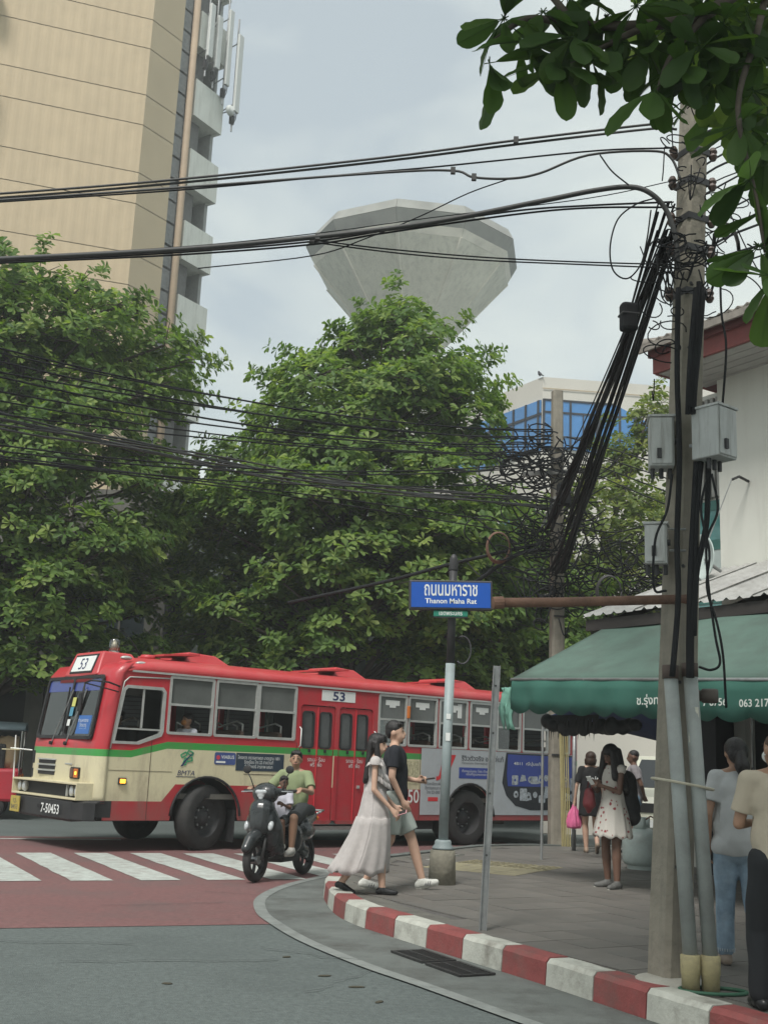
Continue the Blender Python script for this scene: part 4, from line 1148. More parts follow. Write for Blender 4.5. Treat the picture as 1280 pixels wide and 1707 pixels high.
# equipment cabinets on the near pole
def cabinet(loc, rz, w_, d_, h_, label, door=True):
    o = empty('equipment_cabinet', loc, rz, label, 'cabinet', 'cabinets on the near pole')
    MB().b2((-w_ / 2, -d_ / 2, 0), (w_ / 2, d_ / 2, h_)).build('case', m_cab, o, bevel=.008)
    MB().b2((-w_ / 2 + .012, -d_ / 2 - .012, .012), (w_ / 2 - .012, -d_ / 2 - .001, h_ - .012)).build('door', m_cab, o, bevel=.006)
    MB().b2((-w_ / 2 - .01, -d_ / 2 - .015, h_ - .004), (w_ / 2 + .01, d_ / 2 + .01, h_ + .012)).build('rain_cap', m_cab, o)
    MB().b2((-w_ / 2 + .05, -d_ / 2 - .03, .05), (-w_ / 2 + .08, -d_ / 2 - .012, .12)).build('latch', m_dark, o)
    MB().tube([(w_ / 2, -d_ * .1, h_ * .55), (w_ / 2 + .02, -d_ * .1, h_ * .55)], .022, 8).build('vent_plug', m_dark, o)
    for k in range(3): MB().tube([(-.06 + k * .06, 0, .01), (-.06 + k * .06, 0, -.07)], .016, 7).build('cable_gland', m_dark, o)
    MB().b2((-w_ * .3, d_ / 2, h_ * .3), (w_ * .3, d_ / 2 + .05, h_ * .36)).build('mounting_rail', m_steel, o)
    return o
cabinet((2.262, 7.56, 3.62), R(38), .21, .22, .36, 'pale grey cabinet on the right of the near pole, the largest one')
cabinet((1.95, 7.78, 3.60), R(-10), .17, .2, .36, 'pale grey cabinet on the left side of the near pole')
lc = cabinet((1.90, 7.74, 2.90), R(-18), .15, .14, .28, 'lower cabinet with a glazed meter door on the near pole')
for z in (3.0, 3.15):
    MB().tube([(1.98, 7.70, z - .16), (2.09, 7.68, z - .16)], .008, 6).build('bracket', m_steel, pole1).location = (-1.98 + .0, -7.85, 0)
# loudspeaker horn behind the pole
hn = empty('horn_loudspeaker', (2.22, 7.80, 2.02), R(70), 'brown horn loudspeaker fixed behind the near pole below the awning text', 'loudspeaker')
MB().lathe([(.03, .0), (.045, .05), (.07, .14), (.12, .2)], 16, axis='Y', cap=False).build('horn', mat('horn_brown', (.09, .075, .065), .6), hn, smooth=True, solid=.004)
MB().lathe([(.045, -.1), (.05, -.08), (.05, 0), (.03, .02)], 14, axis='Y').build('driver', MATS['horn_brown'], hn, smooth=True)
# rusty pipe arm
pa = MB(); pa.tube([(.80, 7.62, 2.575), (1.2, 7.66, 2.60), (2.14, 7.75, 2.675)], .033, 12)
m_rust = mat('rusty_steel', (.17, .095, .065), .75, var=.3, scale=8, bump=.2, dirt=(.08, .05, .04), dscale=6, damt=.7)
tag(pa.build('pipe_arm', m_rust, smooth=True), 'rusty horizontal pipe arm reaching from the near pole towards the street sign', 'pipe')
jb = MB().tube([(.76, 7.61, 2.57), (.83, 7.62, 2.578)], .042, 12).build('pipe_cap', m_rust)
jb.parent = bpy.data.objects['pipe_arm']

pole2, t2 = concrete_pole('utility_pole', (3.24, 20.5, .16), (3.18, 20.5, 8.45), .27, .19, R(8), 'middle concrete utility pole wrapped in tangled cables with bamboo canes at its foot')
m_bam = mat('bamboo', (.36, .31, .15), .6, var=.15, scale=6)
for k in range(6):
    x = .02 + k * .028
    MB().tube([(x + .05, -.17 - .01 * (k % 2), 0), (x - .04 + rnd.gauss(0, .01), -.155, 2.2 + rnd.random() * .5)], .011, 6).build('cane', m_bam, pole2)
for z in (1.55, 2.0, 4.0, 4.6):
    MB().box((0, 0, z), (.285 - .01 * z, .31 - .01 * z, .03), R(8)).build('strap', m_dark, pole2)
MB().bar((-.7, -.16, 6.6), (.7, -.16, 6.75), .06, .08).build('crossarm', mat('grey_arm', (.2, .2, .19), .7), pole2)
MB().bar((-.35, -.16, 5.6), (-.1, -.16, 6.2), .05, .05).build('strut', MATS['grey_arm'], pole2)

# ================================================================== cables
def wob(a, b, s):
    L = sag(a, b, s, 22); ph = rnd.random() * 6; n = len(L)
    return [(q[0] + .018 * math.sin(j * .7 + ph) * j / n, q[1], q[2] + .03 * math.sin(j * .5 + ph * 2) * j / n) for j, q in enumerate(L)]
ORD = ['highest', 'second', 'third', 'fourth', 'fifth', 'sixth', 'seventh', 'eighth', 'ninth', 'tenth', 'lowest']
G1 = 'heavy cables from the near pole across the street'
cable('overhead_cable', [spline(p) for p in DATA['upper_pair']], .010, m_blk2, 'topmost pair of black cables leaving the near pole across the sky', group=G1)
cable('overhead_cable', spline(DATA['second']), .010, m_blk2, 'black cable with a drooping bend, second below the topmost pair', group=G1)
cable('overhead_cable', spline(DATA['second_b']), .007, m_blk, 'thin straight cable running just above the drooping one', group=G1)
cable('overhead_cable', spline(DATA['thick']), .020, m_blk2, 'thickest grey cable curving off the near pole across the water tower', group=G1)
cable('overhead_cable', [spline(p) for p in DATA['lower']], .008, m_blk, 'twin twisted strands just under the thickest cable', group=G1)
cable('overhead_cable', spline(DATA['messenger']), .004, m_blk, 'hair-thin steel wire just above the thickest cable', group=G1)
cable('overhead_cable', [spline(p) for p in DATA['drop_right']], .006, m_blk, 'two thin strands sagging right over the water tower bowl', group=G1)
cable('overhead_cable', spline(DATA['thin_rise']), .005, m_blk, 'single thin wire climbing diagonally over the water tower', group=G1)
cable('cable_loop', [spline(DATA['loop_big'], 8), spline(DATA['loop_tail'])], .006, m_blk, 'big slack loop of thin black cable beside the near pole top', cat='cable')
cl_ = MB()
for p in (DATA['upper_pair'][0][2], DATA['second'][6], DATA['second'][7], DATA['thick'][8], DATA['lower'][0][4]): cl_.box(p, (.035, .03, .05))
tag(cl_.build('cable_clamp', m_blk2), 'small grey clamps gripping the overhead cables', 'clamp', kind='stuff')
cable('cable_bundle', [wob((a[0] + dx * .45, a[1], a[2] + dz * .45), (b[0] + dx * 1.4, b[1], b[2] + dz * 1.4), .05) for a, b in [DATA['trunk_a']] for dx, dz in ((0, 0), (.05, .02), (-.05, .03), (.02, .07), (-.02, -.05), (.08, .05), (-.09, .0))], .008, m_blk, 'thick black cable bundle slanting between the near and middle poles, the lower one', cat='cable', r1=.03)
cable('cable_bundle', [wob((a[0] + dx * .45, a[1], a[2] + dz * .45), (b[0] + dx * 1.5, b[1], b[2] + dz * 1.5), .02) for a, b in [DATA['trunk_b']] for dx, dz in ((0, 0), (.035, .02), (-.03, .03), (.02, -.04), (-.05, -.02))], .010, m_blk, 'thinner dark cable bundle slanting between the poles, the upper one', cat='cable', r1=.026)
for a, b in DATA['fan']:
    cable('slanting_cable', sag(a, b, rnd.random() * .3), .006 + rnd.random() * .004, m_blk, 'thin black cable slanting between the near and middle poles', group='thin cables slanting between the poles')
for i, P in enumerate(DATA['left_thin']):
    cable('street_cable', sag(P[0], P[1], .12 + rnd.random() * .2) + sag(P[1], P[2], .03)[1:], .010 + .005 * rnd.random(), m_blk, 'thin black cable strung across the trees, ' + ORD[i] + (' from the top' if 0 < i < 10 else ' of the set') + ' at the left edge', group='thin cables strung across the trees')
cable('cable_bundle', [[(q[0], q[1], q[2] + .035 * math.sin(j * .55 + 1.7 * i)) for j, q in enumerate(spline(p, 5))] for i, p in enumerate(DATA['left_bundle'])], .015, m_blk2, 'heavy grey cable bundle sweeping left across the trees from the middle pole', cat='cable')
for i, P in enumerate(DATA['left_low']):
    cable('street_cable', spline(P, 5), (.035, .04, .012, .012)[i], m_blk, ['thick dark cable dropping low to the left across the middle tree', 'short thick cable dropping to the sign from the middle pole', 'upper of two thin slack cables low across the trees', 'lower of two thin slack cables low across the trees'][i])
for P in DATA['right']:
    cable('pole_top_cable', spline(P, 5), .005 + rnd.random() * .006, m_blk, 'black cable running right from the near pole top into the leaves', group='cables leaving the near pole to the right')
for P in DATA['mid_right']:
    cable('far_cable', spline(P, 5), .012, m_blk, 'thin cable running right from the middle pole behind the near pole', group='cables behind the near pole')
cable('drop_cables', [spline(p, 5) for p in DATA['pole_drop']], .021, m_blk, 'dark cables dropping down the face of the near pole into the conduits', cat='cable')
cable('drop_cables', [spline(p, 6) for p in DATA['right_drop']], .009, m_blk, 'loose black cables dangling beside the near pole in front of the awning', cat='cable')
# splice closures on the slanting bundle
for q, s, lab in (((1.84, 8.3, 4.95), .18, 'black box splice closure on the slanting cables near the top'), ((2.85, 17.6, 5.75), .28, 'small dark splice box on the slanting cables near the middle pole')):
    o = empty('splice_closure', q, R(10), lab, 'splice box')
    MB().box((0, 0, 0), (s * .75, s * .6, s * 1.3)).build('case', m_blk, o, bevel=.03)
    MB().box((0, 0, s * .1), (s * .8, s * .65, s * .12)).build('seam', m_dark, o, bevel=.01)
# tangles
def tangle(name, c, ext, n, r_, rad, label, seed, m):
    rr = random.Random(seed); S = []
    for i in range(n):
        p = Vector(c) + Vector((rr.gauss(0, ext[0]), rr.gauss(0, ext[1]), rr.gauss(0, ext[2])))
        if rr.random() < .55:
            a = rr.uniform(*rad); b = a * rr.uniform(.25, .8); ph = rr.random() * 6.3; tl = rr.uniform(-.6, .6); ln = rr.uniform(3.5, 6.3); yw = rr.uniform(-.7, .7)
            L = []
            for k in range(15):
                t = ph + ln * k / 14
                x, z = a * math.cos(t), b * math.sin(t)
                L.append((p.x + (x * math.cos(tl) - z * math.sin(tl)) * math.cos(yw), p.y + x * math.sin(yw), p.z + x * math.sin(tl) + z * math.cos(tl)))
            S.append(L)
        else:
            q = p + Vector((rr.gauss(0, ext[0] * 1.6), rr.gauss(0, ext[1]), rr.gauss(0, ext[2] * .8)))
            md_ = (p + q) / 2 + Vector((0, 0, -rr.random() * .3))
            S.append(spline([tuple(p), tuple(md_), tuple(q)], 5))
    return cable(name, S, r_, m, label, cat='cable', kind='stuff')
c2 = DATA['tang2']
tangle('cable_tangle', (c2[0][0] - .25, c2[0][1], c2[0][2]), (.48, .25, .28), 85, .014, (.12, .42), 'snarl of looped black cables round the middle pole top', 5, m_blk)
tangle('cable_tangle', (c2[1][0] - .15, c2[1][1], c2[1][2]), (.55, .25, .35), 90, .013, (.12, .45), 'lower snarl of looped cables round the middle pole', 9, m_blk)
tangle('cable_tangle', (c2[1][0] - .05, c2[1][1] - .1, c2[1][2] - .95), (.16, .12, .35), 40, .013, (.1, .35), 'hanging cable ends under the lower snarl on the middle pole', 10, m_blk)
tangle('cable_tangle', (4.4, 20.8, 5.1), (.6, .3, .35), 45, .013, (.2, .5), 'slack cable coils between the middle pole and the pale tree', 12, m_blk)
tangle('cable_tangle', (2.16, 7.70, 5.15), (.12, .1, .08), 34, .006, (.05, .16), 'snarl of cables and ties round the near pole at mid height', 15, m_blk)
tangle('cable_tangle', (2.14, 7.72, 5.85), (.09, .1, .25), 22, .005, (.04, .12), 'loose cable ends and hooks round the near pole top', 17, m_blk)
tangle('cable_tangle', (1.98, 7.75, 4.75), (.06, .1, .3), 14, .005, (.04, .15), 'thin loops of wire hanging left of the near pole', 19, m_blk)
tangle('cable_tangle', (2.42, 8.1, 5.35), (.12, .2, .3), 20, .005, (.05, .2), 'snarl of wires right of the near pole against the sky', 21, m_blk)
for i in range(5):
    pass
coil = [[(2.55 + .2 * 0 + .09 * math.cos(t) * (1 + .05 * j), 8.1, 5.45 + .2 * math.sin(t) * (1 + .04 * j)) for t in np.linspace(0, 6.3, 20)] for j in range(5)]
cable('cable_coil', coil, .007, m_blk2, 'spare cable coil hanging among the leaves right of the near pole', cat='cable')
coil = [[(2.15 + .04 * j, 20.2, 5.35 + .0 * j) for t in (0,)] for j in range(0)]
for (x, y, z, r_, lab) in ((2.1, 20.2, 5.35, .26, 'brownish cable coil left of the middle pole'), (4.15, 20.4, 4.65, .28, 'grey cable coil hanging right of the middle pole')):
    cable('cable_coil', [[(x + r_ * (1 + .03 * j) * math.cos(t) * .75, y + .02 * j, z + r_ * (1 + .03 * j) * math.sin(t)) for t in np.linspace(0, 6.3, 24)] for j in range(5)], .012, m_rust if x < 3 else m_blk2, lab, cat='cable')
# ================================================================== trees
def leaf_mat(name, a, b, c, trans=.45):
    m = bpy.data.materials.new(name); m.use_nodes = True
    t = m.node_tree; t.nodes.clear()
    o = t.nodes.new('ShaderNodeOutputMaterial')
    at_ = t.nodes.new('ShaderNodeAttribute'); at_.attribute_name = 'tint'
    cr_ = t.nodes.new('ShaderNodeValToRGB')
    e = cr_.color_ramp.elements
    e[0].position = 0; e[0].color = (*a, 1)
    e[1].position = 1; e[1].color = (*c, 1)
    k = e.new(.5); k.color = (*b, 1)
    oi = t.nodes.new('ShaderNodeObjectInfo')
    ad = t.nodes.new('ShaderNodeMath'); ad.operation = 'ADD'
    ml = t.nodes.new('ShaderNodeMath'); ml.operation = 'MULTIPLY'; ml.inputs[1].default_value = .0
    t.links.new(oi.outputs['Random'], ml.inputs[0])
    t.links.new(at_.outputs['Fac'], ad.inputs[0]); t.links.new(ml.outputs[0], ad.inputs[1])
    t.links.new(ad.outputs[0], cr_.inputs[0])
    pb = t.nodes.new('ShaderNodeBsdfPrincipled'); pb.inputs['Roughness'].default_value = .55; pb.inputs['Specular IOR Level'].default_value = .3
    tl = t.nodes.new('ShaderNodeBsdfTranslucent')
    hs = t.nodes.new('ShaderNodeVectorMath'); hs.operation = 'MULTIPLY'; hs.inputs[1].default_value = (1.5, 1.6, .7)
    t.links.new(cr_.outputs[0], pb.inputs['Base Color']); t.links.new(cr_.outputs[0], hs.inputs[0]); t.links.new(hs.outputs[0], tl.inputs[0])
    mi = t.nodes.new('ShaderNodeMixShader'); mi.inputs[0].default_value = trans
    t.links.new(pb.outputs[0], mi.inputs[1]); t.links.new(tl.outputs[0], mi.inputs[2]); t.links.new(mi.outputs[0], o.inputs[0])
    return m, ml
LEAF, _ = leaf_mat('almond_leaf', (.06, .12, .03), (.14, .225, .055), (.25, .32, .09))
LEAF2, _ = leaf_mat('pale_leaf', (.075, .115, .028), (.14, .19, .045), (.24, .26, .07))
m_bark = mat('bark', (.09, .075, .06), .9, var=.3, scale=6, bump=.5, bscale=25)
# one obovate leaf, 6 faces, tip at +x, curled and folded along the midrib
LX = [0, .18, .5, .8, 1.0]; LW = [.02, .09, .21, .19, .0]
def leaf_tpl():
    V = []; F = []
    for i, (x, w_) in enumerate(zip(LX, LW)):
        z = -.10 * x * x
        V += [(x, -w_, z + w_ * .25), (x, 0, z), (x, w_, z + w_ * .25)]
    for i in range(len(LX) - 1):
        a = i * 3
        F += [(a, a + 1, a + 4, a + 3), (a + 1, a + 2, a + 5, a + 4)]
    return np.array(V), np.array(F)
LV, LF = leaf_tpl()
LV3 = np.array([(0, 0, 0), (.42, -.13, .03), (.80, -.21, .0), (1.0, -.06, -.12), (1.0, .06, -.12), (.80, .21, .0), (.42, .13, .03), (.55, 0, -.035)]); LF3 = [(0, 1, 7), (1, 2, 7), (2, 3, 7), (3, 4, 7), (4, 5, 7), (5, 6, 7), (6, 0, 7)]
def crown_mesh(name, ros, m, parent, seed, size=.17, nl=9, kind='stuff'):
    """ros: list of (pos, up-direction); every rosette gets nl leaves"""
    rg_ = np.random.default_rng(seed)
    P = np.array([r_[0] for r_ in ros]); U = np.array([r_[1] for r_ in ros]); U /= np.linalg.norm(U, axis=1)[:, None]
    n = len(P); N_ = n * nl
    P = np.repeat(P, nl, 0); U = np.repeat(U, nl, 0)
    base_t = np.repeat(np.clip(rg_.normal(.45, .25, n), 0, 1), nl)
    hl = np.tile(np.arange(nl), n) * (2 * math.pi / nl) * 1.618 + np.repeat(rg_.random(n) * 6.28, nl) + rg_.normal(0, .25, N_)
    el = rg_.normal(.18, .32, N_)
    ref = np.where(np.abs(U[:, 2:3]) > .8, np.array([[1., 0, 0]]), np.array([[0, 0, 1.]]))
    X = np.cross(U, ref); X /= np.linalg.norm(X, axis=1)[:, None]; Y = np.cross(U, X)
    D = (X * np.cos(hl)[:, None] + Y * np.sin(hl)[:, None]) * np.cos(el)[:, None] + U * np.sin(el)[:, None]
    B = np.cross(U, D); B /= np.linalg.norm(B, axis=1)[:, None]; Nn = np.cross(D, B)
    ro_ = rg_.normal(0, .35, N_)
    B2 = B * np.cos(ro_)[:, None] + Nn * np.sin(ro_)[:, None]; N2 = np.cross(D, B2)
    s = size * rg_.uniform(.65, 1.2, N_)[:, None, None]
    T_ = LV3
    W = P[:, None, :] + s * (D[:, None, :] * T_[None, :, 0:1] + B2[:, None, :] * T_[None, :, 1:2] * 1.15 + N2[:, None, :] * T_[None, :, 2:3])
    W += (D * .02)[:, None, :]
    nv = len(T_)
    V = W.reshape(-1, 3)
    F = (np.array(LF3)[None] + (np.arange(N_) * nv)[:, None, None]).reshape(-1, 3)
    me = bpy.data.meshes.new(name)
    me.vertices.add(len(V)); me.vertices.foreach_set('co', V.ravel())
    me.loops.add(F.size); me.loops.foreach_set('vertex_index', F.ravel().astype(np.int32))
    me.polygons.add(len(F)); me.polygons.foreach_set('loop_start', np.arange(0, F.size, 3, dtype=np.int32)); me.polygons.foreach_set('loop_total', np.full(len(F), 3, np.int32))
    me.update(calc_edges=True)
    tint = np.clip(np.repeat(base_t + rg_.normal(0, .13, N_), nv), 0, 1)
    # a few yellowing leaves
    at_ = me.attributes.new('tint', 'FLOAT', 'POINT'); at_.data.foreach_set('value', tint.astype(np.float32))
    me.polygons.foreach_set('use_smooth', np.ones(len(F), bool))
    me.materials.append(m)
    o = obj_of(name, me, parent)
    if kind: o['kind'] = kind
    return o
def tree(name, label, base, prof, axis, nclump, nros, seed, m=LEAF, size=.17, trunk_r=.22, flat=.42, csize=(.6, 1.15), view=True, nl=9, lo_trunk=3.0, depth=1.0):
    """prof: list of (z, radius); axis: list of (z, dx)"""
    rr = random.Random(seed)
    t = empty(name, base, 0, label, 'tree', None)
    pz = [p[0] for p in prof]
    def rad(z): return float(np.interp(z, pz, [p[1] for p in prof]))
    def ax(z): return float(np.interp(z, [a[0] for a in axis], [a[1] for a in axis]))
    cl = []
    tries = 0
    while len(cl) < nclump and tries < nclump * 60:
        tries += 1
        z = rr.uniform(pz[0], pz[-1]); r_ = rad(z)
        if rr.random() > r_ / max(p[1] for p in prof) * .8 + .25: continue
        a = rr.uniform(0, 2 * math.pi)
        if view and math.sin(a) > .45 and rr.random() < .7: continue
        q = r_ * (rr.random() ** .38)
        s = rr.uniform(*csize) * (.75 if z > pz[-1] - 1.2 else 1)
        q = max(0, min(q, r_ - s * .55))
        c = Vector((ax(z) + q * math.cos(a), q * math.sin(a) * depth, z))
        if any((c - k[0]).length < (s + k[1]) * .36 for k in cl): continue
        cl.append((c, s))
    ros = []
    per = max(6, nros // max(1, len(cl)))
    tot = sum(s * s for _, s in cl)
    for c, s in cl:
        fl = flat * rr.uniform(.8, 1.3)
        tilt = Vector((rr.gauss(0, .15), rr.gauss(0, .15) - .12, 0))
        out_ = Vector((c.x - ax(c.z), c.y, 0)); out_ = out_.normalized() if out_.length > .01 else Vector((0, -1, 0))
        for k in range(int(nros * s * s / tot)):
            th = rr.uniform(0, 2 * math.pi); u = rr.uniform(-.3, 1)
            w_ = math.sqrt(max(0, 1 - u * u)); rd = rr.uniform(.72, 1.08)
            dvec = Vector((w_ * math.cos(th), w_ * math.sin(th), u))
            p = c + Vector((dvec.x * s * rd, dvec.y * s * rd, dvec.z * s * fl * rd - (dvec.x * tilt.x + dvec.y * tilt.y) * s - .22 * s * (dvec.x ** 2 + dvec.y ** 2)))
            up = Vector((dvec.x * .55, dvec.y * .55, max(.25, dvec.z) + .45)) + out_ * .25
            ros.append((tuple(p), tuple(up)))
    # sprigs that break the outline
    for k in range(int(nclump * .9)):
        c, s = rr.choice(cl)
        out_ = Vector((c.x - ax(c.z), c.y * .6, .5)).normalized()
        for q in range(4):
            p = c + out_ * s * (.85 + .16 * q) + Vector((rr.gauss(0, .06), rr.gauss(0, .06), rr.gauss(0, .05)))
            ros.append((tuple(p), tuple(out_ + Vector((0, 0, .5)))))
    crown_mesh('crown', ros, m, t, seed, size, nl)
    # trunk and limbs
    mb = MB(); zt = pz[-1] - 1.0
    tr = spline([(0, 0, -.1), (.05, .05, lo_trunk * .5), (ax(lo_trunk) * .5, 0, lo_trunk), (ax((lo_trunk + zt) / 2), .1, (lo_trunk + zt) / 2), (ax(zt), 0, zt)], 5)
    n = len(tr)
    mb.tube(tr, [trunk_r * (1.25 if i == 0 else 1 - .85 * i / n) for i in range(n)], 10)
    mb.build('trunk', m_bark, t, smooth=True)
    mb = MB()
    for c, s in cl:
        z0 = max(lo_trunk * .8, c.z - 1.2 - rr.random())
        z0 = min(z0, zt)
        i = min(range(n), key=lambda j: abs(tr[j][2] - z0)); a = Vector(tr[i])
        mid = a.lerp(c, .5) + Vector((0, 0, .25))
        L = spline([tuple(a), tuple(mid), tuple(c - Vector((0, 0, s * .1)))], 4)
        r0 = .055 + .03 * rr.random()
        mb.tube(L, [r0 * (1 - .8 * j / len(L)) for j in range(len(L))], 6)
        for k in range(4):
            d_ = Vector((rr.gauss(0, 1), rr.gauss(0, 1), rr.gauss(.1, .3))).normalized() * s * .8
            mb.tube([tuple(c), tuple(c + d_ * .5 + Vector((0, 0, .04))), tuple(c + d_)], [.02, .013, .006], 5)
    mb.build('limb', m_bark, t, smooth=True)
    return t
tree('almond_tree', 'tall layered almond tree in the middle, its top before the water tower', (-.6, 28.5, 0),
     [(3.5, 3.4), (4.4, 4.2), (6, 4.4), (7.5, 4.5), (8.6, 4.0), (9.4, 3.2), (10.4, 3.1), (11.2, 2.75), (12.0, 2.1), (12.7, 1.4), (13.2, .6)], [(0, 0), (6, -.25), (9, -.15), (12, .85), (14, 1.3)], 240, 9600, 11, size=.215, depth=.8)
tree('almond_tree', 'dense dark almond tree at the left edge before the beige tower', (-8.9, 26.5, 0),
     [(3.2, 3.8), (4.2, 4.5), (6, 4.5), (7.5, 4.3), (8.6, 3.7), (9.6, 3.8), (10.8, 4.1), (11.6, 3.5), (12.2, 2.4), (12.7, 1.2)], [(0, 0), (8, 0), (13, .2)], 230, 9200, 23, size=.205, depth=.8)
tree('light_green_tree', 'pale yellow-green tree standing behind the middle pole and lean-to roof', (6.4, 33, 0),
     [(3.2, 2.2), (5, 3.0), (7, 3.1), (8.5, 2.7), (9.6, 1.9), (10.6, 1.1), (11.6, .8), (12.4, .4)], [(0, 0), (8, .1), (10, .9), (12.4, 1.6)], 75, 3400, 31, m=LEAF2, size=.2, flat=.6, nl=8)
tree('almond_tree', 'shorter leafy tree low behind the blue street sign', (3.2, 30.5, 0),
     [(3.3, 1.6), (4.2, 2.3), (6, 2.5), (7.2, 2.2), (8.2, 1.2)], [(0, 0), (8, 0)], 42, 2200, 41, size=.2)
# overhanging branch close to the camera, single leaves
ob = empty('overhanging_tree', (4.6, 5.4, 0), 0, 'overhanging almond branch with large dark leaves at the top corner', 'tree')
O = Vector((4.6, 5.4, 0))
mb = MB(); mb.tube(spline([(0, 0, 0), (.05, 0, 2.5), (-.1, -.05, 4.6), (-.6, -.15, 6.2)], 5), [.2] * 6 + [.17] * 5 + [.12] * 5, 12); mb.build('trunk', m_bark, ob, smooth=True)
lim = DATA['br']
mb = MB()
for i, L in enumerate(lim):
    Q = [Vector(p) - O for p in L]
    if i == 0: Q = [Vector((-.4, -.1, 5.8))] + Q
    S = spline([tuple(q) for q in Q], 5)
    mb.tube(S, [(.045 if i == 0 else .018) * (1 - .85 * j / len(S)) + .003 for j in range(len(S))], 7)
mb.build('limb', m_bark, ob, smooth=True)
def big_leaf(seed):
    rr = random.Random(seed)
    V = []; F = []; n = 9
    cu_ = rr.uniform(-.35, .1); tw_ = rr.uniform(-.3, .3); fo = rr.uniform(.1, .4)
    for i in range(n + 1):
        x = 1 - (1 - i / n) ** 1.7 if i > 2 else i / n * .9 + .1 * (1 - (1 - i / n) ** 1.7)
        w_ = .31 * (x ** .75) * math.sqrt(max(0, 1 - x ** 5)) * (1 + .06 * math.sin(9 * x + seed)) if x < 1 else 0
        z = cu_ * x * x
        for k in (-1, -.5, 0, .5, 1):
            V.append((x, w_ * k, z + abs(k) * w_ * fo + tw_ * x * k * w_ + .012 * math.sin(x * 28) * abs(k)))
    for i in range(n):
        for k in range(4):
            a = i * 5 + k; F.append((a, a + 1, a + 6, a + 5))
    mb = MB(); mb.add(V, F)
    mb.tube([(-.22, 0, .02), (0, 0, 0), (.5, 0, cu_ * .25 - .004), (.95, 0, cu_ * .9 - .004)], [.012, .010, .007, .003], 5)
    o = mb.build('leaf', BIGL, ob, smooth=True)
    at_ = o.data.attributes.new('tint', 'FLOAT', 'POINT'); at_.data.foreach_set('value', [rr.uniform(.0, .45)] * len(o.data.vertices))
    return o
BIGL, ml_ = leaf_mat('big_leaf', (.03, .065, .02), (.06, .12, .03), (.11, .18, .042), .45); ml_.inputs[1].default_value = .35
protos = [big_leaf(s) for s in range(6)]
used = set(); rr = random.Random(77); cnt = 0
for i, p in enumerate(DATA['ros']):
    c = Vector(p) - O
    for k in range(8 if i not in (0, 11) else 5):
        az = rr.uniform(0, 2 * math.pi); el = rr.uniform(-1.35, .1)
        d_ = Vector((math.cos(az) * math.cos(el), math.sin(az) * math.cos(el), math.sin(el)))
        up = Vector((rr.gauss(0, .5), rr.gauss(-.5, .5), 1)); y = up.cross(d_).normalized(); z = d_.cross(y)
        M = Matrix((d_, y, z)).transposed().to_4x4()
        j = rr.randrange(6)
        if j not in used: o = protos[j]; used.add(j)
        else: o = obj_of('leaf', protos[j].data, ob)
        s = rr.uniform(.19, .29)
        o.matrix_local = Matrix.Translation(c + d_ * .03) @ M @ Matrix.Scale(s, 4)
        cnt += 1

rr = random.Random(5); far = []
for k in range(46):
    px_ = rr.uniform(.62, 1.0); 
    c = Vector((rr.uniform(1.35, 2.1), rr.uniform(5.3, 6.0), rr.uniform(5.0, 6.3)))
    if c.x < 1.7 and c.z < 5.45: continue
    far.append((tuple(c - O), (rr.gauss(0, .6), rr.gauss(0, .6) - .3, -.5)))
crown_mesh('foliage', far, LEAF, ob, 3, .24, 8)

# unseen crown added above the frame to shade the near leaves
top = []
for k in range(420):
    c = Vector((rr.uniform(-.4, 4.4), rr.uniform(2.9, 6.2), rr.uniform(6.35, 7.9)))
    if c.y < 4.2 and c.z < 6.0: continue
    top.append((tuple(c - O), (rr.gauss(0, .3), rr.gauss(0, .3), 1)))
crown_mesh('foliage', top, LEAF, ob, 8, .27, 8)
lb = MB()
for k in range(10):
    a = Vector((-.4 - .1 * k, -.15, 6.0 + .1 * k)); b = Vector((rr.uniform(-4.5, -.5), rr.uniform(-2.3, .6), rr.uniform(6.5, 7.6)))
    lb.tube(spline([tuple(a), tuple(a.lerp(b, .5) + Vector((0, 0, .2))), tuple(b)], 4), [.05, .045, .04, .035, .03, .025, .02, .015, .01], 6)
tag(lb.build('branches', m_bark, ob, smooth=True), kind='stuff')
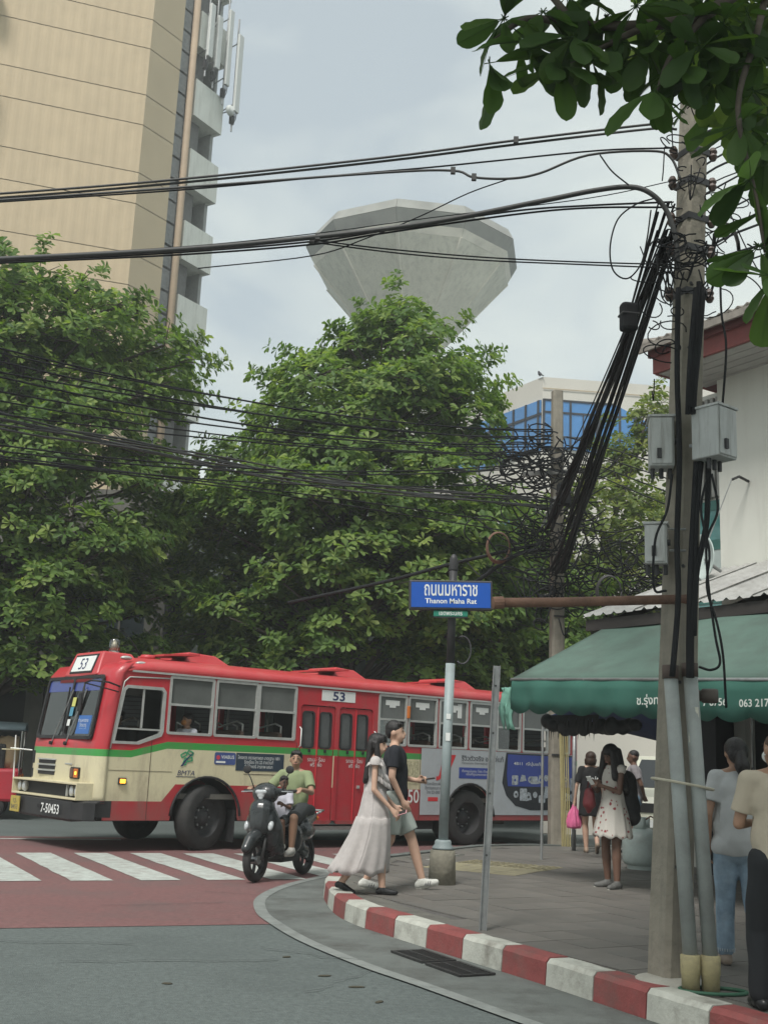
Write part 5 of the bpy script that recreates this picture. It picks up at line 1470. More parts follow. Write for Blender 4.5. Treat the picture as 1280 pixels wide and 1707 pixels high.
# ================================================================== the bus
def livery():
    m = bpy.data.materials.new('bus_livery'); m.use_nodes = True
    t = m.node_tree; b = t.nodes['Principled BSDF']
    b.inputs['Roughness'].default_value = .33; b.inputs['Specular IOR Level'].default_value = .45; b.inputs['Coat Weight'].default_value = .12
    tc_ = t.nodes.new('ShaderNodeTexCoord'); sx = t.nodes.new('ShaderNodeSeparateXYZ'); t.links.new(tc_.outputs['Object'], sx.inputs[0])
    def mr(a, b_, c, d):
        n = t.nodes.new('ShaderNodeMapRange'); t.links.new(sx.outputs[0], n.inputs[0])
        n.inputs[1].default_value = a; n.inputs[2].default_value = b_; n.inputs[3].default_value = c; n.inputs[4].default_value = d
        return n.outputs[0]
    g0 = mr(-1.35, -.75, 1.38, 1.53); l0 = mr(-.78, -.56, .74, 1.0)
    def cmp(sock, off):
        s = t.nodes.new('ShaderNodeMath'); s.operation = 'SUBTRACT'; t.links.new(sx.outputs[2], s.inputs[0]); t.links.new(sock, s.inputs[1])
        c = t.nodes.new('ShaderNodeMath'); c.operation = 'GREATER_THAN'; t.links.new(s.outputs[0], c.inputs[0]); c.inputs[1].default_value = off
        return c.outputs[0]
    def mix(f, a, col):
        n = t.nodes.new('ShaderNodeMix'); n.data_type = 'RGBA'; t.links.new(f, n.inputs[0])
        if isinstance(a, tuple): n.inputs[6].default_value = (*a, 1)
        else: t.links.new(a, n.inputs[6])
        n.inputs[7].default_value = (*col, 1)
        return n.outputs[2]
    c = mix(cmp(l0, 0), (.37, .026, .035), (.58, .53, .355))
    c = mix(cmp(g0, 0), c, (.05, .28, .062))
    c = mix(cmp(g0, .105), c, (.43, .03, .04))
    nz = t.nodes.new('ShaderNodeTexNoise'); nz.inputs['Scale'].default_value = 1.6; nz.inputs['Detail'].default_value = 8; nz.inputs['Roughness'].default_value = .7
    mp_ = t.nodes.new('ShaderNodeMapping'); mp_.inputs['Scale'].default_value = (1.5, 1.5, .5); t.links.new(tc_.outputs['Object'], mp_.inputs[0]); t.links.new(mp_.outputs[0], nz.inputs['Vector'])
    r_ = t.nodes.new('ShaderNodeMapRange'); r_.inputs[1].default_value = .5; r_.inputs[2].default_value = .75; r_.inputs[4].default_value = .6; t.links.new(nz.outputs['Fac'], r_.inputs[0])
    d_ = t.nodes.new('ShaderNodeMix'); d_.data_type = 'RGBA'; t.links.new(r_.outputs[0], d_.inputs[0]); t.links.new(c, d_.inputs[6]); d_.inputs[7].default_value = (.16, .11, .09, 1)
    gz = t.nodes.new('ShaderNodeMapRange'); gz.inputs[1].default_value = 1.0; gz.inputs[2].default_value = .46; gz.inputs[3].default_value = 0.; gz.inputs[4].default_value = .75; t.links.new(sx.outputs[2], gz.inputs[0])
    ng = t.nodes.new('ShaderNodeTexNoise'); ng.inputs['Scale'].default_value = 5.; ng.inputs['Detail'].default_value = 8; t.links.new(mp_.outputs[0], ng.inputs['Vector'])
    gm = t.nodes.new('ShaderNodeMath'); gm.operation = 'MULTIPLY'; t.links.new(gz.outputs[0], gm.inputs[0]); t.links.new(ng.outputs['Fac'], gm.inputs[1])
    d2 = t.nodes.new('ShaderNodeMix'); d2.data_type = 'RGBA'; t.links.new(gm.outputs[0], d2.inputs[0]); t.links.new(d_.outputs[2], d2.inputs[6]); d2.inputs[7].default_value = (.13, .10, .085, 1)
    t.links.new(d2.outputs[2], b.inputs['Base Color'])
    rr_ = t.nodes.new('ShaderNodeMapRange'); rr_.inputs[3].default_value = .22; rr_.inputs[4].default_value = .55; t.links.new(nz.outputs['Fac'], rr_.inputs[0]); t.links.new(rr_.outputs[0], b.inputs['Roughness'])
    n2 = t.nodes.new('ShaderNodeTexNoise'); n2.inputs['Scale'].default_value = 2.2; t.links.new(tc_.outputs['Object'], n2.inputs['Vector'])
    bp = t.nodes.new('ShaderNodeBump'); bp.inputs['Strength'].default_value = .12; bp.inputs['Distance'].default_value = .03; t.links.new(n2.outputs['Fac'], bp.inputs['Height']); t.links.new(bp.outputs[0], b.inputs['Normal'])
    return m
m_liv = livery()
m_redp = mat('bus_red', (.50, .026, .038), .32, var=.08, scale=2, coat=.12, dirt=(.2, .08, .07), dscale=2, damt=.35)
m_redr = mat('bus_roof_red_skylit', (.48, .05, .056), .4, var=.1, scale=1.2, coat=.1, dirt=(.36, .14, .12), dscale=1.2, damt=.45)  # roof red lighter than the sides: sky reflection put into the colour
m_cream = mat('bus_cream', (.60, .545, .36), .4, var=.08, scale=3, dirt=(.25, .21, .15), dscale=3, damt=.5)
m_alu = mat('window_aluminium', (.46, .47, .45), .4, metal=.35, var=.12, scale=8)
m_black = mat('black_rubber', (.02, .02, .021), .7, var=.25)
m_int = mat('bus_interior', (.12, .115, .10), .8, var=.15)
m_ceil = mat('bus_ceiling', (.30, .30, .27), .8, var=.1)
m_seat = mat('bus_seat', (.10, .065, .05), .6, var=.2)
m_tyre = mat('tyre', (.028, .028, .028), .85, var=.25, scale=14, bump=.3, bscale=60, dirt=(.06, .055, .05), dscale=5, damt=.5)
m_rim = mat('wheel_rim', (.045, .045, .047), .6, metal=.2, var=.3, scale=10)
m_gpane = mat('tinted_pane', (.11, .118, .112), .16, var=.15, scale=3, spec=.6)
m_gpane2 = mat('tinted_pane_dark', (.055, .06, .06), .14, var=.3, scale=4, spec=.6)
g_grey = glass('bus_pane', (.30, .33, .32), .10, .06)
g_clear = glass('bus_windscreen', (.62, .66, .62), .05, .02)
m_wt = mat('paint_white', (.68, .70, .68), .5, var=.05)
m_bluetxt = mat('navy_numeral', (.02, .03, .10), .5)
LEN = 8.6; WID = 2.5
bus = empty('city_bus', (-2.596, 18.367, 0), R(38.466), 'red and cream city bus number 53 turning across the junction', 'bus')
def rake(z): return .14 * max(0., z - 1.5)
fw = [(-1.78, 1.60), (-1.25, 1.60), (-.88, 1.74), (-.88, 2.42), (-.93, 2.46), (-1.58, 2.44)]
fw = [(-1.66, 1.60), (-1.25, 1.60), (-.90, 1.735), (-.865, 1.79), (-.865, 2.38), (-.91, 2.43), (-1.50, 2.43), (-1.55, 2.38)]
WN = [(-.77, .0), (.06, .83), (.87, 1.60)]
WR = [(3.40, 4.03), (4.09, 4.76), (4.84, 5.53), (5.62, 6.25), (6.33, 6.96), (7.04, 7.74), (7.83, 8.38)]
Z0, Z1 = 1.77, 2.63
doors = [(1.72, 2.45), (2.53, 3.27)]
def outline(rear=True):
    o = [(-1.72, .46), (-.62, .46)] + list(reversed(arc(0, .5, .61, 0, math.pi, 14)))[0:] + [(.62, .46), (5.03, .46)] + list(reversed(arc(5.65, .5, .61, 0, math.pi, 14))) + [(6.27, .46), (LEN, .46), (LEN, 2.68), (-1.72 + rake(2.68), 2.68), (-1.72, 1.5)]
    return o
holes = [fw] + [rrect(a, Z0, b, Z1, .03) for a, b in WN + WR] + [rrect(a, .40, b, 2.36, .06) for a, b in doors]
plate('side_panel', outline(), holes, .04, m_liv, bus, yz(0, .022, 0))
plate('side_panel', outline(), [rrect(a, Z0, b, Z1, .03) for a, b in [(-.77, .6), (.7, 1.6), (1.7, 2.5), (2.6, 3.35)] + WR], .04, m_liv, bus, yz(0, WID - .022, 0))
# front skin: plan outline with rounded corners, raked above the waist
plan = [(-1.72, 0)] + [(-1.72 - .16 * math.sin(a), .16 - .16 * math.cos(a)) for a in np.linspace(.3, math.pi / 2, 5)]
plan += [(-1.88 - .05 * math.sin(math.pi * t), .16 + (WID - .32) * t) for t in np.linspace(.02, .98, 33)]
plan += [(-1.72 - .16 * math.sin(a), WID - .16 + .16 * math.cos(a)) for a in np.linspace(math.pi / 2, .3, 5)] + [(-1.72, WID)]
zsv = [.70, .8, .95, 1.1, 1.25, 1.38, 1.485, 1.55, 1.66, 1.9, 2.1, 2.3, 2.5, 2.62, 2.70, 2.78]
def fpt(i, z):
    u, v = plan[i]
    d_ = rake(z) + (max(0, z - 2.62) * .7)
    return (u + d_, v, z)
mb = MB(); idx = {}
for j, z in enumerate(zsv):
    for i in range(len(plan)):
        idx[(i, j)] = len(mb.V); mb.V.append(fpt(i, z))
VW = (.24, 2.26)
for j in range(len(zsv) - 1):
    for i in range(len(plan) - 1):
        v = (plan[i][1] + plan[i + 1][1]) / 2; z = (zsv[j] + zsv[j + 1]) / 2
        if VW[0] < v < VW[1] and 1.66 < z < 2.5 + .05: continue
        mb.F.append([idx[(i, j)], idx[(i + 1, j)], idx[(i + 1, j + 1)], idx[(i, j + 1)]]); mb.mi.append(0)
mb.build('front_panel', m_liv, bus, smooth=True, solid=.03)
# roof
P = []
for u in [-1.52, -1.45, -1.35, -1.2, -1.0, -.5] + [k * .7 for k in range(0, 12)] + [8.2, 8.45, 8.6]:
    h = float(np.interp(u, [-1.52, -1.4, -1.2, -.8, 8.2, 8.6], [.10, .18, .26, .29, .29, .14]))
    row = []
    for k in range(17):
        a = math.pi * k / 16
        v = WID / 2 - (WID / 2 + .012) * math.cos(a)
        row.append((u, v, 2.665 + h * (math.sin(a) ** .62)))
    P.append(row)
MB().grid(P).build('roof', m_redr, bus, smooth=True, solid=.02)
MB().b2((-1.4, .05, 2.60), (8.5, WID - .05, 2.625)).build('ceiling', m_ceil, bus)
for v in (-.012, WID + .012): MB().b2((-1.45, v - .012, 2.655), (8.58, v + .012, 2.685)).build('drip_rail', m_alu, bus)
plate('rear_panel', rect(0, .5, WID, 2.8), [rrect(.3, 1.7, 2.2, 2.5, .08)], .04, m_liv, bus, Matrix.Translation((LEN, 0, 0)) @ Matrix.Rotation(math.pi / 2, 4, 'Z') @ yz())
# floor, chassis
MB().b2((-1.8, .06, .78), (8.55, WID - .06, .86)).build('floor', m_int, bus)
MB().b2((-1.6, .45, .42), (8.4, 2.05, .70)).build('chassis', m_black, bus)
MB().b2((1.55, .10, .30), (3.5, .5, .36)).build('step', m_alu, bus)
MB().b2((3.55, .12, .30), (4.85, .55, .60)).build('battery_box', m_black, bus)
MB().b2((-1.5, .3, .86), (-1.42, 2.3, 1.45)).build('dashboard', m_int, bus)
# seats with rails
sm = MB(); sm.b2((0, 0, .40), (.42, .85, .50)); sm.b2((.38, 0, .45), (.46, .85, 1.02))
proto = None
for i, (u, v) in enumerate([(-.95, 1.45), (.25, .12), (1.0, .12), (.25, 1.5), (1.0, 1.5), (3.5, .12), (4.3, .12), (5.1, .12), (5.9, .12), (6.7, .12), (7.5, .12), (3.5, 1.5), (4.3, 1.5), (5.1, 1.5), (5.9, 1.5), (6.7, 1.5), (7.5, 1.5)]):
    if proto is None: proto = sm.build('seat', m_seat, bus, bevel=.03); o = proto
    else: o = obj_of('seat', proto.data, bus); o.modifiers.new('b', 'BEVEL').width = .03
    o.location = (u, v, .86)
    r_ = MB().tube([(u + .42, v + .02, 1.86), (u + .42, v + .02, 1.97), (u + .42, v + .2, 2.02), (u + .42, v + .65, 1.95), (u + .42, v + .83, 2.0), (u + .42, v + .83, 1.86)], .016, 6).build('grab_rail', m_alu, bus, smooth=True)
for u in (1.65, 3.32, .84, 5.6): MB().tube([(u, .9, .86), (u, .9, 2.6)], .017, 8).build('grab_pole', m_alu, bus, smooth=True)
# side windows
def window(a, b, lower, sticker=False):
    wf = plate('window_frame', rrect(a - .02, Z0 - .02, b + .02, Z1 + .02, .04), [rrect(a + .022, Z0 + .022, b - .022, 2.19, .015), rrect(a + .022, 2.225, b - .022, Z1 - .022, .015)], .05, m_alu, bus, yz(0, .012, 0))
    MB().b2((a + .02, .02, 2.22), (b - .02, .026, Z1 - .02)).build('pane', m_gpane, wf)
    if lower: MB().b2((a + .02, .034, Z0 + .02), ((a + b) / 2 + .05, .040, 2.2)).build('pane', glass('bus_pane_clear', (.55, .58, .56), .06, .05), wf)
    if sticker:
        MB().b2(((a + b) / 2 - .16, .011, 2.46), ((a + b) / 2 + .16, .0185, 2.55)).build('sticker', m_wt, wf)
        MB().b2(((a + b) / 2 - .07, .011, 2.42), ((a + b) / 2 + .07, .0185, 2.46)).build('sticker', m_wt, wf)
for a, b in WN: window(a, b, False)
for i, (a, b) in enumerate(WR): window(a, b, i in (0, 4), i < 4)
MB().b2((5.30, .010, 2.32), (5.40, .0185, 2.58)).build('sticker', m_wt, bus)
# blinds behind the upper panes
for a, b in WN: MB().b2((a + .02, .045, 2.2), (b - .02, .05, 2.62)).build('blind', mat('grey_blind', (.16, .17, .165), .8), bus)
# pale lower panels seen through the rear windows (far side of the bus)
for a, b in WR[:4]: MB().b2((a, WID - .06, 1.8), (b, WID - .05, 2.2)).build('far_panel', m_wt, bus)
# driver's window
dwf = plate('window_frame', [(p[0] + (.0), p[1]) for p in [(-1.69, 1.575), (-1.24, 1.575), (-.87, 1.71), (-.84, 1.78), (-.84, 2.39), (-.9, 2.455), (-1.51, 2.455), (-1.58, 2.39)]], [[(-1.64, 1.615), (-1.26, 1.615), (-.92, 1.75), (-.885, 1.80), (-.885, 2.37), (-.92, 2.41), (-1.49, 2.41), (-1.53, 2.37)]], .05, m_alu, bus, yz(0, .012, 0))
MB().b2((-1.62, .005, 1.79), (-.89, .02, 1.815)).build('rail', m_alu, dwf)
mb = MB(); mb.b2((-1.23, .004, 1.82), (-1.20, .022, 2.41)); mb.build('rail', m_alu, dwf)
MB().b2((-1.2, .024, 1.82), (-.89, .029, 2.40)).build('pane', g_grey, dwf)
plate('pane', [(-1.62, 1.62), (-1.26, 1.62), (-.93, 1.75), (-.9, 1.79), (-1.6, 1.79)], [], .005, g_grey, dwf, yz(0, .03, 0))
mb = MB(); mb.tube([(-1.70, -.005, 1.50), (-1.62, -.005, 2.2), (-1.56, -.005, 2.50), (-1.48, -.005, 2.575), (-.8, -.005, 2.60)], .012, 6); mb.build('trim_bead', m_alu, bus, smooth=True)
# doors
m_redd = mat('bus_door_red', (.40, .028, .038), .4, var=.12, scale=3, dirt=(.17, .07, .06), dscale=3, damt=.5)
m_grn = mat('bus_green', (.05, .28, .062), .4, var=.1)
flat_ = [((2.45, 2.53), .46), ((1.66, 1.72), .46), ((3.27, 3.36), .46)]
for (ua, ub), z0 in flat_:
    MB().b2((ua + .002, -.003, z0), (ub - .002, .001, 1.528)).build('door_pillar', m_redd, bus)
def leaf_(a, b, w0, w1):
    hl = [rrect(w[0], 1.66, w[1], 2.24, .05) for w in (w0, w1)]
    d = plate('door', rrect(a + .015, .40, b - .015, 2.345, .06), hl, .03, m_redd, bus, yz(0, .035, 0))
    MB().b2((a + .03, .0155, 1.53), (b - .03, .0195, 1.63)).build('green_band', m_grn, d)
    for w in (w0, w1):
        plate('door_window', rrect(w[0] - .02, 1.64, w[1] + .02, 2.26, .06), [rrect(w[0] + .008, 1.668, w[1] - .008, 2.232, .045)], .04, m_black, d, yz(0, .03, 0))
        MB().b2((w[0], .036, 1.66), (w[1], .040, 2.24)).build('pane', m_gpane2, d)
    MB().tube([((a + b) / 2, .012, .42), ((a + b) / 2, .012, 2.33)], .012, 6).build('hinge', m_redp, d)
    for uu in (a + .2, b - .2): MB().box((uu, .0, 1.60), (.03, .04, .05)).build('hinge_knob', m_black, d)
    x = (a + b) / 2
    text('รถเมล์ ร้อน\nฟรี เพื่อ', m_wt, d, Matrix.Translation((x, .012, 1.42)) @ yz(), w=.36, h=.16)
    return d
leaf_(1.72, 2.45, (1.78, 2.00), (2.14, 2.36))
leaf_(2.53, 3.27, (2.58, 2.80), (2.93, 3.15))
MB().box((3.0, .005, 1.02), (.05, .03, .05)).build('door_lock', m_alu, bus)
for u in (1.70, 3.30): MB().tube([(u, -.01, 1.65), (u, -.06, 1.68), (u, -.06, 1.95), (u, -.01, 1.98)], .012, 6).build('grab_handle', m_wt, bus, smooth=True)
# side lettering and plates
S = lambda u, z, v=-.004: Matrix.Translation((u, v, z)) @ yz()
def flat(name, poly, m, v=-.002, t=.004, par=None): return plate(name, poly, [], t, m, par or bus, yz(0, v, 0))
flat('route_plate', rect(2.13, 2.45, 2.85, 2.63), m_wt)
text('53', m_bluetxt, bus, S(2.49, 2.54, -.007), w=.26, h=.15, bold=.02)
m_navyp = mat('notice_navy', (.025, .04, .06), .5)
flat('notice_panel', rect(.50, 1.235, 1.42, 1.515), m_navyp)
text('โครงการ ตรวจสภาพรถ มาตรฐาน 1681\nร้องเรียน โทร 22 สายด่วนที่\nว่าที่ร้อยตรี สารภาพ ขสมก', m_wt, bus, S(.93, 1.38, -.007), w=.8, h=.2)
flat('app_sticker', rrect(.10, 1.32, .49, 1.51, .03), mat('sticker_blue', (.05, .08, .22), .5))
text('VIABUS', m_wt, bus, S(.34, 1.44, -.007), w=.24, h=.055, bold=.01)
flat('sticker_mark', arc(.165, 1.43, .035, 0, 2 * math.pi, 12), mat('sticker_red', (.5, .05, .08), .5), -.006)
flat('sticker_strip', rect(.13, 1.345, .30, 1.375), m_wt, -.006)
# green knot emblem with BMTA
m_em = mat('emblem_green', (.05, .27, .13), .5)
for k, (du, dz, rot) in enumerate(((-.05, .07, .5), (.06, .10, -.4), (-.02, -.03, 1.2), (.05, .0, .2))):
    c_, s_ = math.cos(rot), math.sin(rot)
    pl_ = [(-.40 + du + x * c_ - y * s_, 1.38 + dz + x * s_ + y * c_) for x, y in rrect(-.06, -.035, .06, .035, .02)]
    ho_ = [(-.40 + du + x * c_ - y * s_, 1.38 + dz + x * s_ + y * c_) for x, y in rrect(-.038, -.014, .038, .014, .01)]
    plate('emblem', pl_, [ho_], .004, m_em, bus, yz(0, -.002 - .001 * k, 0))
flat('emblem', [(-.50, 1.27), (-.44, 1.36), (-.33, 1.46), (-.28, 1.49), (-.30, 1.47), (-.41, 1.36), (-.46, 1.28)], m_bluetxt, -.007)
text('BMTA', m_bluetxt, bus, S(-.39, 1.175), w=.30, h=.075, shear=.2)
flat('emblem_rule', rect(-.56, 1.115, -.22, 1.122), m_bluetxt)
text('50', m_wt, bus, S(4.26, .88), w=.26, h=.24, bold=.01)
text('7-504', m_wt, bus, S(3.78, .88), w=.55, h=.24, bold=.01)
flat('notice_panel', rect(3.62, 1.24, 4.05, 1.5), m_navyp); text('ติดต่อ\nโฆษณา\nกับเรา', m_wt, bus, S(3.84, 1.37, -.007), w=.3, h=.18)
flat('notice_sheet', rect(4.07, 1.10, 4.36, 1.5), mat('notice_cream', (.45, .42, .27), .6, var=.5, scale=25))
# advertisement sheets at the rear
m_silver = mat('advert_silver', (.40, .43, .45), .4, var=.06, scale=2, dirt=(.28, .29, .29), dscale=3, damt=.4)
ad = [(4.42, .56), (5.0, .56)] + list(reversed(arc(5.65, .5, .645, .09, math.pi - .09, 14))) + [(6.3, .56), (8.58, .56), (8.58, 1.74), (4.42, 1.74)]
flat('advert_sheet', ad, m_silver, -.006, .006)
m_adr = mat('advert_red', (.55, .03, .035), .4)
m_adb = mat('advert_blue', (.025, .05, .28), .35, var=.12)
m_adk = mat('advert_black', (.012, .014, .02), .35)
m_adg = mat('advert_grey', (.06, .065, .075), .5)
text('J', m_adr, bus, S(4.90, 1.40, -.014), w=.24, h=.46, shear=.25, bold=.03)
text('7', m_adr, bus, S(5.13, 1.44, -.013), w=.26, h=.40, shear=.25, bold=.03)
text('รีวิวตัวจริง อะไหล่แท้', m_adg, bus, S(5.95, 1.60, -.012), w=1.1, h=.11, bold=.015)
text('ต้องแน่นอน ต้องการสูงสุด 5 เรื่อง', m_adg, bus, S(5.85, 1.50, -.012), w=.86, h=.06)
flat('advert_label', [(5.35, 1.22), (6.18, 1.22), (6.28, 1.17), (6.26, 1.42), (5.35, 1.42)], m_adb, -.0105)
text('ต้องแน่นอน โปร ตัวจริง\nเป็นที่ดูแลของเรา', m_wt, bus, S(5.8, 1.325, -.015), w=.76, h=.12)
text('รายละเอียดเพิ่ม\nติดต่อสอบถาม\nโทร 02-000', m_adg, bus, S(4.72, 1.04, -.012), w=.42, h=.22)
flat('advert_label', rect(4.60, .80, 4.84, .87), m_adr, -.0105)
bl = [(6.62, 1.70), (8.57, 1.70), (8.57, .70), (7.3, .70), (6.9, .78), (6.68, .95), (6.58, 1.15)]
flat('advert_edge', [(6.58, 1.73), (8.575, 1.73), (8.575, .655), (7.25, .655), (6.85, .735), (6.6, .92), (6.48, 1.16)], m_adk, -.0115)
flat('advert_picture', [(6.62, 1.70), (8.57, 1.70), (8.57, 1.10), (6.63, 1.10), (6.6, 1.3)], m_adb, -.0155)
text('4B11  ญี่ปุ่นแท้', m_wt, bus, S(7.15, 1.53, -.0215), w=.75, h=.09, bold=.01)
m_part = mat('advert_parts', (.36, .39, .42), .35, var=.5, scale=18)
rp = random.Random(4)
for k in range(20):
    u = 6.85 + (k % 10) * .175 + rp.gauss(0, .03); z = (.93 if k < 10 else 1.22) + rp.gauss(0, .04)
    w_ = rp.uniform(.06, .10); h_ = rp.uniform(.06, .13)
    if k % 3 == 0: po = arc(u, z, w_ * .9, 0, 2 * math.pi, 9)
    elif k % 3 == 1: po = rrect(u - w_, z - h_, u + w_, z + h_, .02, 2)
    else: po = [(u - w_, z - h_), (u + w_, z - h_ * .6), (u + w_ * .6, z + h_), (u - w_ * .4, z + h_ * 1.2)]
    hole = [arc(u, z, w_ * .35, 0, 2 * math.pi, 8)] if k % 2 == 0 else []
    plate('advert_part', po, hole, .003, m_part, bus, yz(0, -.0195, 0))
for (u, z, w_, h_) in ((7.95, 1.32, .16, .06), (7.95, 1.45, .10, .05), (7.95, 1.22, .13, .04)): flat('advert_part', rrect(u - w_, z - h_, u + w_, z + h_, .02, 2), m_part, -.0225, .003)
# wheels
def wheel(u, v, rz, dual=False):
    w_ = empty('wheel', (0, 0, 0)); w_.parent = bus; w_.location = (u, v, .5); w_.rotation_euler = (0, 0, rz)
    MB().lathe([(.30, -.13), (.44, -.14), (.487, -.12), (.5, -.07), (.5, .07), (.487, .12), (.44, .14), (.30, .13)], 40, axis='Y', cap=False).build('tyre', m_tyre, w_, smooth=True)
    if dual: MB().lathe([(.30, .17), (.44, .16), (.487, .18), (.5, .23), (.5, .37), (.44, .43), (.30, .42)], 36, axis='Y', cap=False).build('tyre', m_tyre, w_, smooth=True)
    pr = [(.31, -.125), (.31, -.10), (.28, -.02), (.20, .02), (.13, .0), (.10, -.08), (.07, -.10), (.0, -.105)] if not dual else [(.31, -.125), (.30, -.02), (.27, .06), (.17, .07), (.13, .04), (.11, -.02), (.0, -.03)]
    MB().lathe(pr, 32, axis='Y', cap=False).build('rim', m_rim, w_, smooth=True)
    for k in range(8):
        a = 2 * math.pi * k / 8
        yb = .0 if not dual else .06
        MB().lathe([(.018, yb - .05), (.018, yb + .02)], 6, c=(.155 * math.cos(a), 0, .155 * math.sin(a)), axis='Y').build('wheel_nut', m_steel, w_)
    return w_
wheel(0.02, .17, R(20)); wheel(0.02, WID - .17, R(20)); wheel(5.65, .17, 0, True)
wheel(5.65, WID - .17, math.pi, True)
for u in (0, 5.65):
    P = []
    for a in np.linspace(0, math.pi, 16): P.append([(u + .62 * math.cos(a), .03, .5 + .62 * math.sin(a)), (u + .62 * math.cos(a), .7, .5 + .62 * math.sin(a))])
    MB().grid(P).build('wheel_well', m_black, bus, smooth=True)
    P = []
    for a in np.linspace(.05, math.pi - .05, 18): P.append([(u + .605 * math.cos(a), -.012, .5 + .605 * math.sin(a)), (u + .64 * math.cos(a), -.012, .5 + .64 * math.sin(a))])
    MB().grid(P).build('arch_lip', m_black, bus, smooth=True, solid=.02)
MB().b2((.56, .05, .12), (.58, .5, .62)).build('mud_flap', m_black, bus); MB().b2((6.25, .05, .12), (6.27, .5, .62)).build('mud_flap', m_black, bus)
m_seam = mat('panel_seam', (.07, .05, .04), .9)
for u in (-1.02, 1.66, 3.33, 4.40): MB().b2((u - .003, -.0035, .47), (u + .003, .002, 1.72)).build('panel_seam', m_seam, bus)
for (u0, u1) in ((-1.7, -.64), (.66, 1.7), (3.3, 4.4)): MB().b2((u0, -.0035, 1.185 if u0 < 0 else 1.18), (u1, .002, 1.188)).build('panel_seam', m_seam, bus)
plate('fuel_flap', rrect(1.46, 1.05, 1.62, 1.22, .015), [rrect(1.466, 1.056, 1.614, 1.214, .012)], .004, m_seam, bus, yz(0, -.002, 0))
rv = MB()
for k in range(60):
    for z in (1.70, 2.655):
        u = -.7 + k * .155
        if z < 2 and 1.6 < u < 3.4: continue
        rv.box((u, -.002, z), (.012, .006, .012))
tag(rv.build('rivet', m_redp, bus), kind='stuff')
# ---- front details.  F(v, z) gives a point just ahead of the front skin
def fu(v, z): return -1.88 - .05 * math.sin(math.pi * min(1, max(0, (v - .16) / (WID - .32)))) + rake(z) + max(0, z - 2.62) * .7
def fplate(name, poly, m, off=.012, t=.012, par=None, holes=()):
    zc = sum(p[1] for p in poly) / len(poly); vc = sum(p[0] for p in poly) / len(poly)
    M = Matrix.Translation((fu(vc, zc) - off, 0, 0)) @ Matrix.Rotation(-math.pi / 2, 4, 'Z') @ yz()
    P2 = [(-p[0], p[1]) for p in poly]
    o = plate(name, P2, [[(-p[0], p[1]) for p in h] for h in holes], t, m, par or bus, M)
    if zc > 1.6:                      # follow the rake
        for v in o.data.vertices: v.co.x += rake(v.co.z) - rake(zc)
    return o
def ftext(s, m, v, z, w_, h_, off=.03, **k):
    M = Matrix.Translation((fu(v, z) - off, v, z)) @ Matrix.Rotation(-math.pi / 2, 4, 'Z') @ yz()
    return text(s, m, bus, M, w=w_, h=h_, **k)
ws = fplate('windscreen_frame', rrect(.22, 1.62, 2.28, 2.60, .07), m_black, .005, .03, holes=(rrect(.27, 1.67, 1.225, 2.55, .05), rrect(1.275, 1.67, 2.23, 2.55, .05)))
for (a, b) in ((.27, 1.225), (1.275, 2.23)):
    fplate('pane', rect(a, 1.67, b, 2.55), g_clear, .0, .006, ws)
    fplate('sun_strip', rect(a + .005, 2.36, b - .005, 2.545), mat('sun_strip_blue', (.03, .05, .22), .25, spec=.7), .008, .004, ws)
fplate('screen_sign', rect(.38, 1.70, .86, 1.98), mat('sign_blue', (.03, .12, .36), .4), .010, .006)
ftext('ท่ามหาราช\nวัดบวร\nรถเมล์', m_wt, .62, 1.84, .36, .2, .022)
fplate('screen_sticker', rect(1.05, 2.12, 1.17, 2.26), mat('sticker_yellow', (.5, .5, .14), .5), .010, .005); fplate('screen_sticker', rect(1.07, 1.97, 1.19, 2.11), mat('sticker_teal', (.07, .25, .36), .5), .010, .005)
fplate('screen_sticker', rect(1.1, 1.82, 1.2, 1.92), m_wt, .010, .005)
for (v0, v1) in ((1.0, .72), (1.55, 1.18)):
    p0 = (fu(v0, 1.56) - .03, v0 + .05, 1.55); p1 = (fu(v1, 2.4) - .035, v1, 2.38)
    wp = MB().tube([p0, p1], .010, 6).build('wiper', m_steel, bus)
    q = Vector(p0).lerp(Vector(p1), .55); MB().bar(tuple(q + Vector((0, 0, -.28))), tuple(q + Vector((.05, -.04, .42))), .02, .025).build('blade', m_black, wp)
    MB().lathe([(.03, -.03), (.03, .03)], 10, c=p0, axis='X').build('pivot', m_black, wp)
# destination box
mb = MB(); V = [(-1.80, .52, 2.60), (-1.80, 1.72, 2.60), (-1.66, 1.62, 2.99), (-1.66, .62, 2.99), (-1.1, .35, 2.75), (-1.1, 1.9, 2.75), (-1.2, 1.7, 2.97), (-1.2, .55, 2.97)]
mb.add(V, [(0, 1, 2, 3), (4, 7, 6, 5), (0, 3, 7, 4), (1, 5, 6, 2), (3, 2, 6, 7), (0, 4, 5, 1)]); mb.build('route_box', m_redr, bus, bevel=.03)
def dbox(name, v0, v1, z0, z1, m, off, t=.02):
    mb = MB(); P = []
    for (v, z) in ((v0, z0), (v1, z0), (v1, z1), (v0, z1)): P.append((-1.80 + (z - 2.60) * .359 - off, v, z))
    for (v, z) in ((v0, z0), (v1, z0), (v1, z1), (v0, z1)): P.append((-1.80 + (z - 2.60) * .359 - off + t, v, z))
    mb.add(P, [(0, 1, 2, 3), (7, 6, 5, 4), (0, 4, 5, 1), (1, 5, 6, 2), (2, 6, 7, 3), (3, 7, 4, 0)])
    return mb.build(name, m, bus)
dbox('route_frame', .70, 1.52, 2.645, 2.945, m_black, .012); dbox('route_display', .74, 1.48, 2.675, 2.915, m_wt, .018)
M = Matrix.Translation((-1.80 + (2.795 - 2.6) * .359 - .022, 1.11, 2.795)) @ Matrix.Rotation(-math.pi / 2, 4, 'Z') @ Matrix.Rotation(R(-19.7), 4, 'X') @ yz()
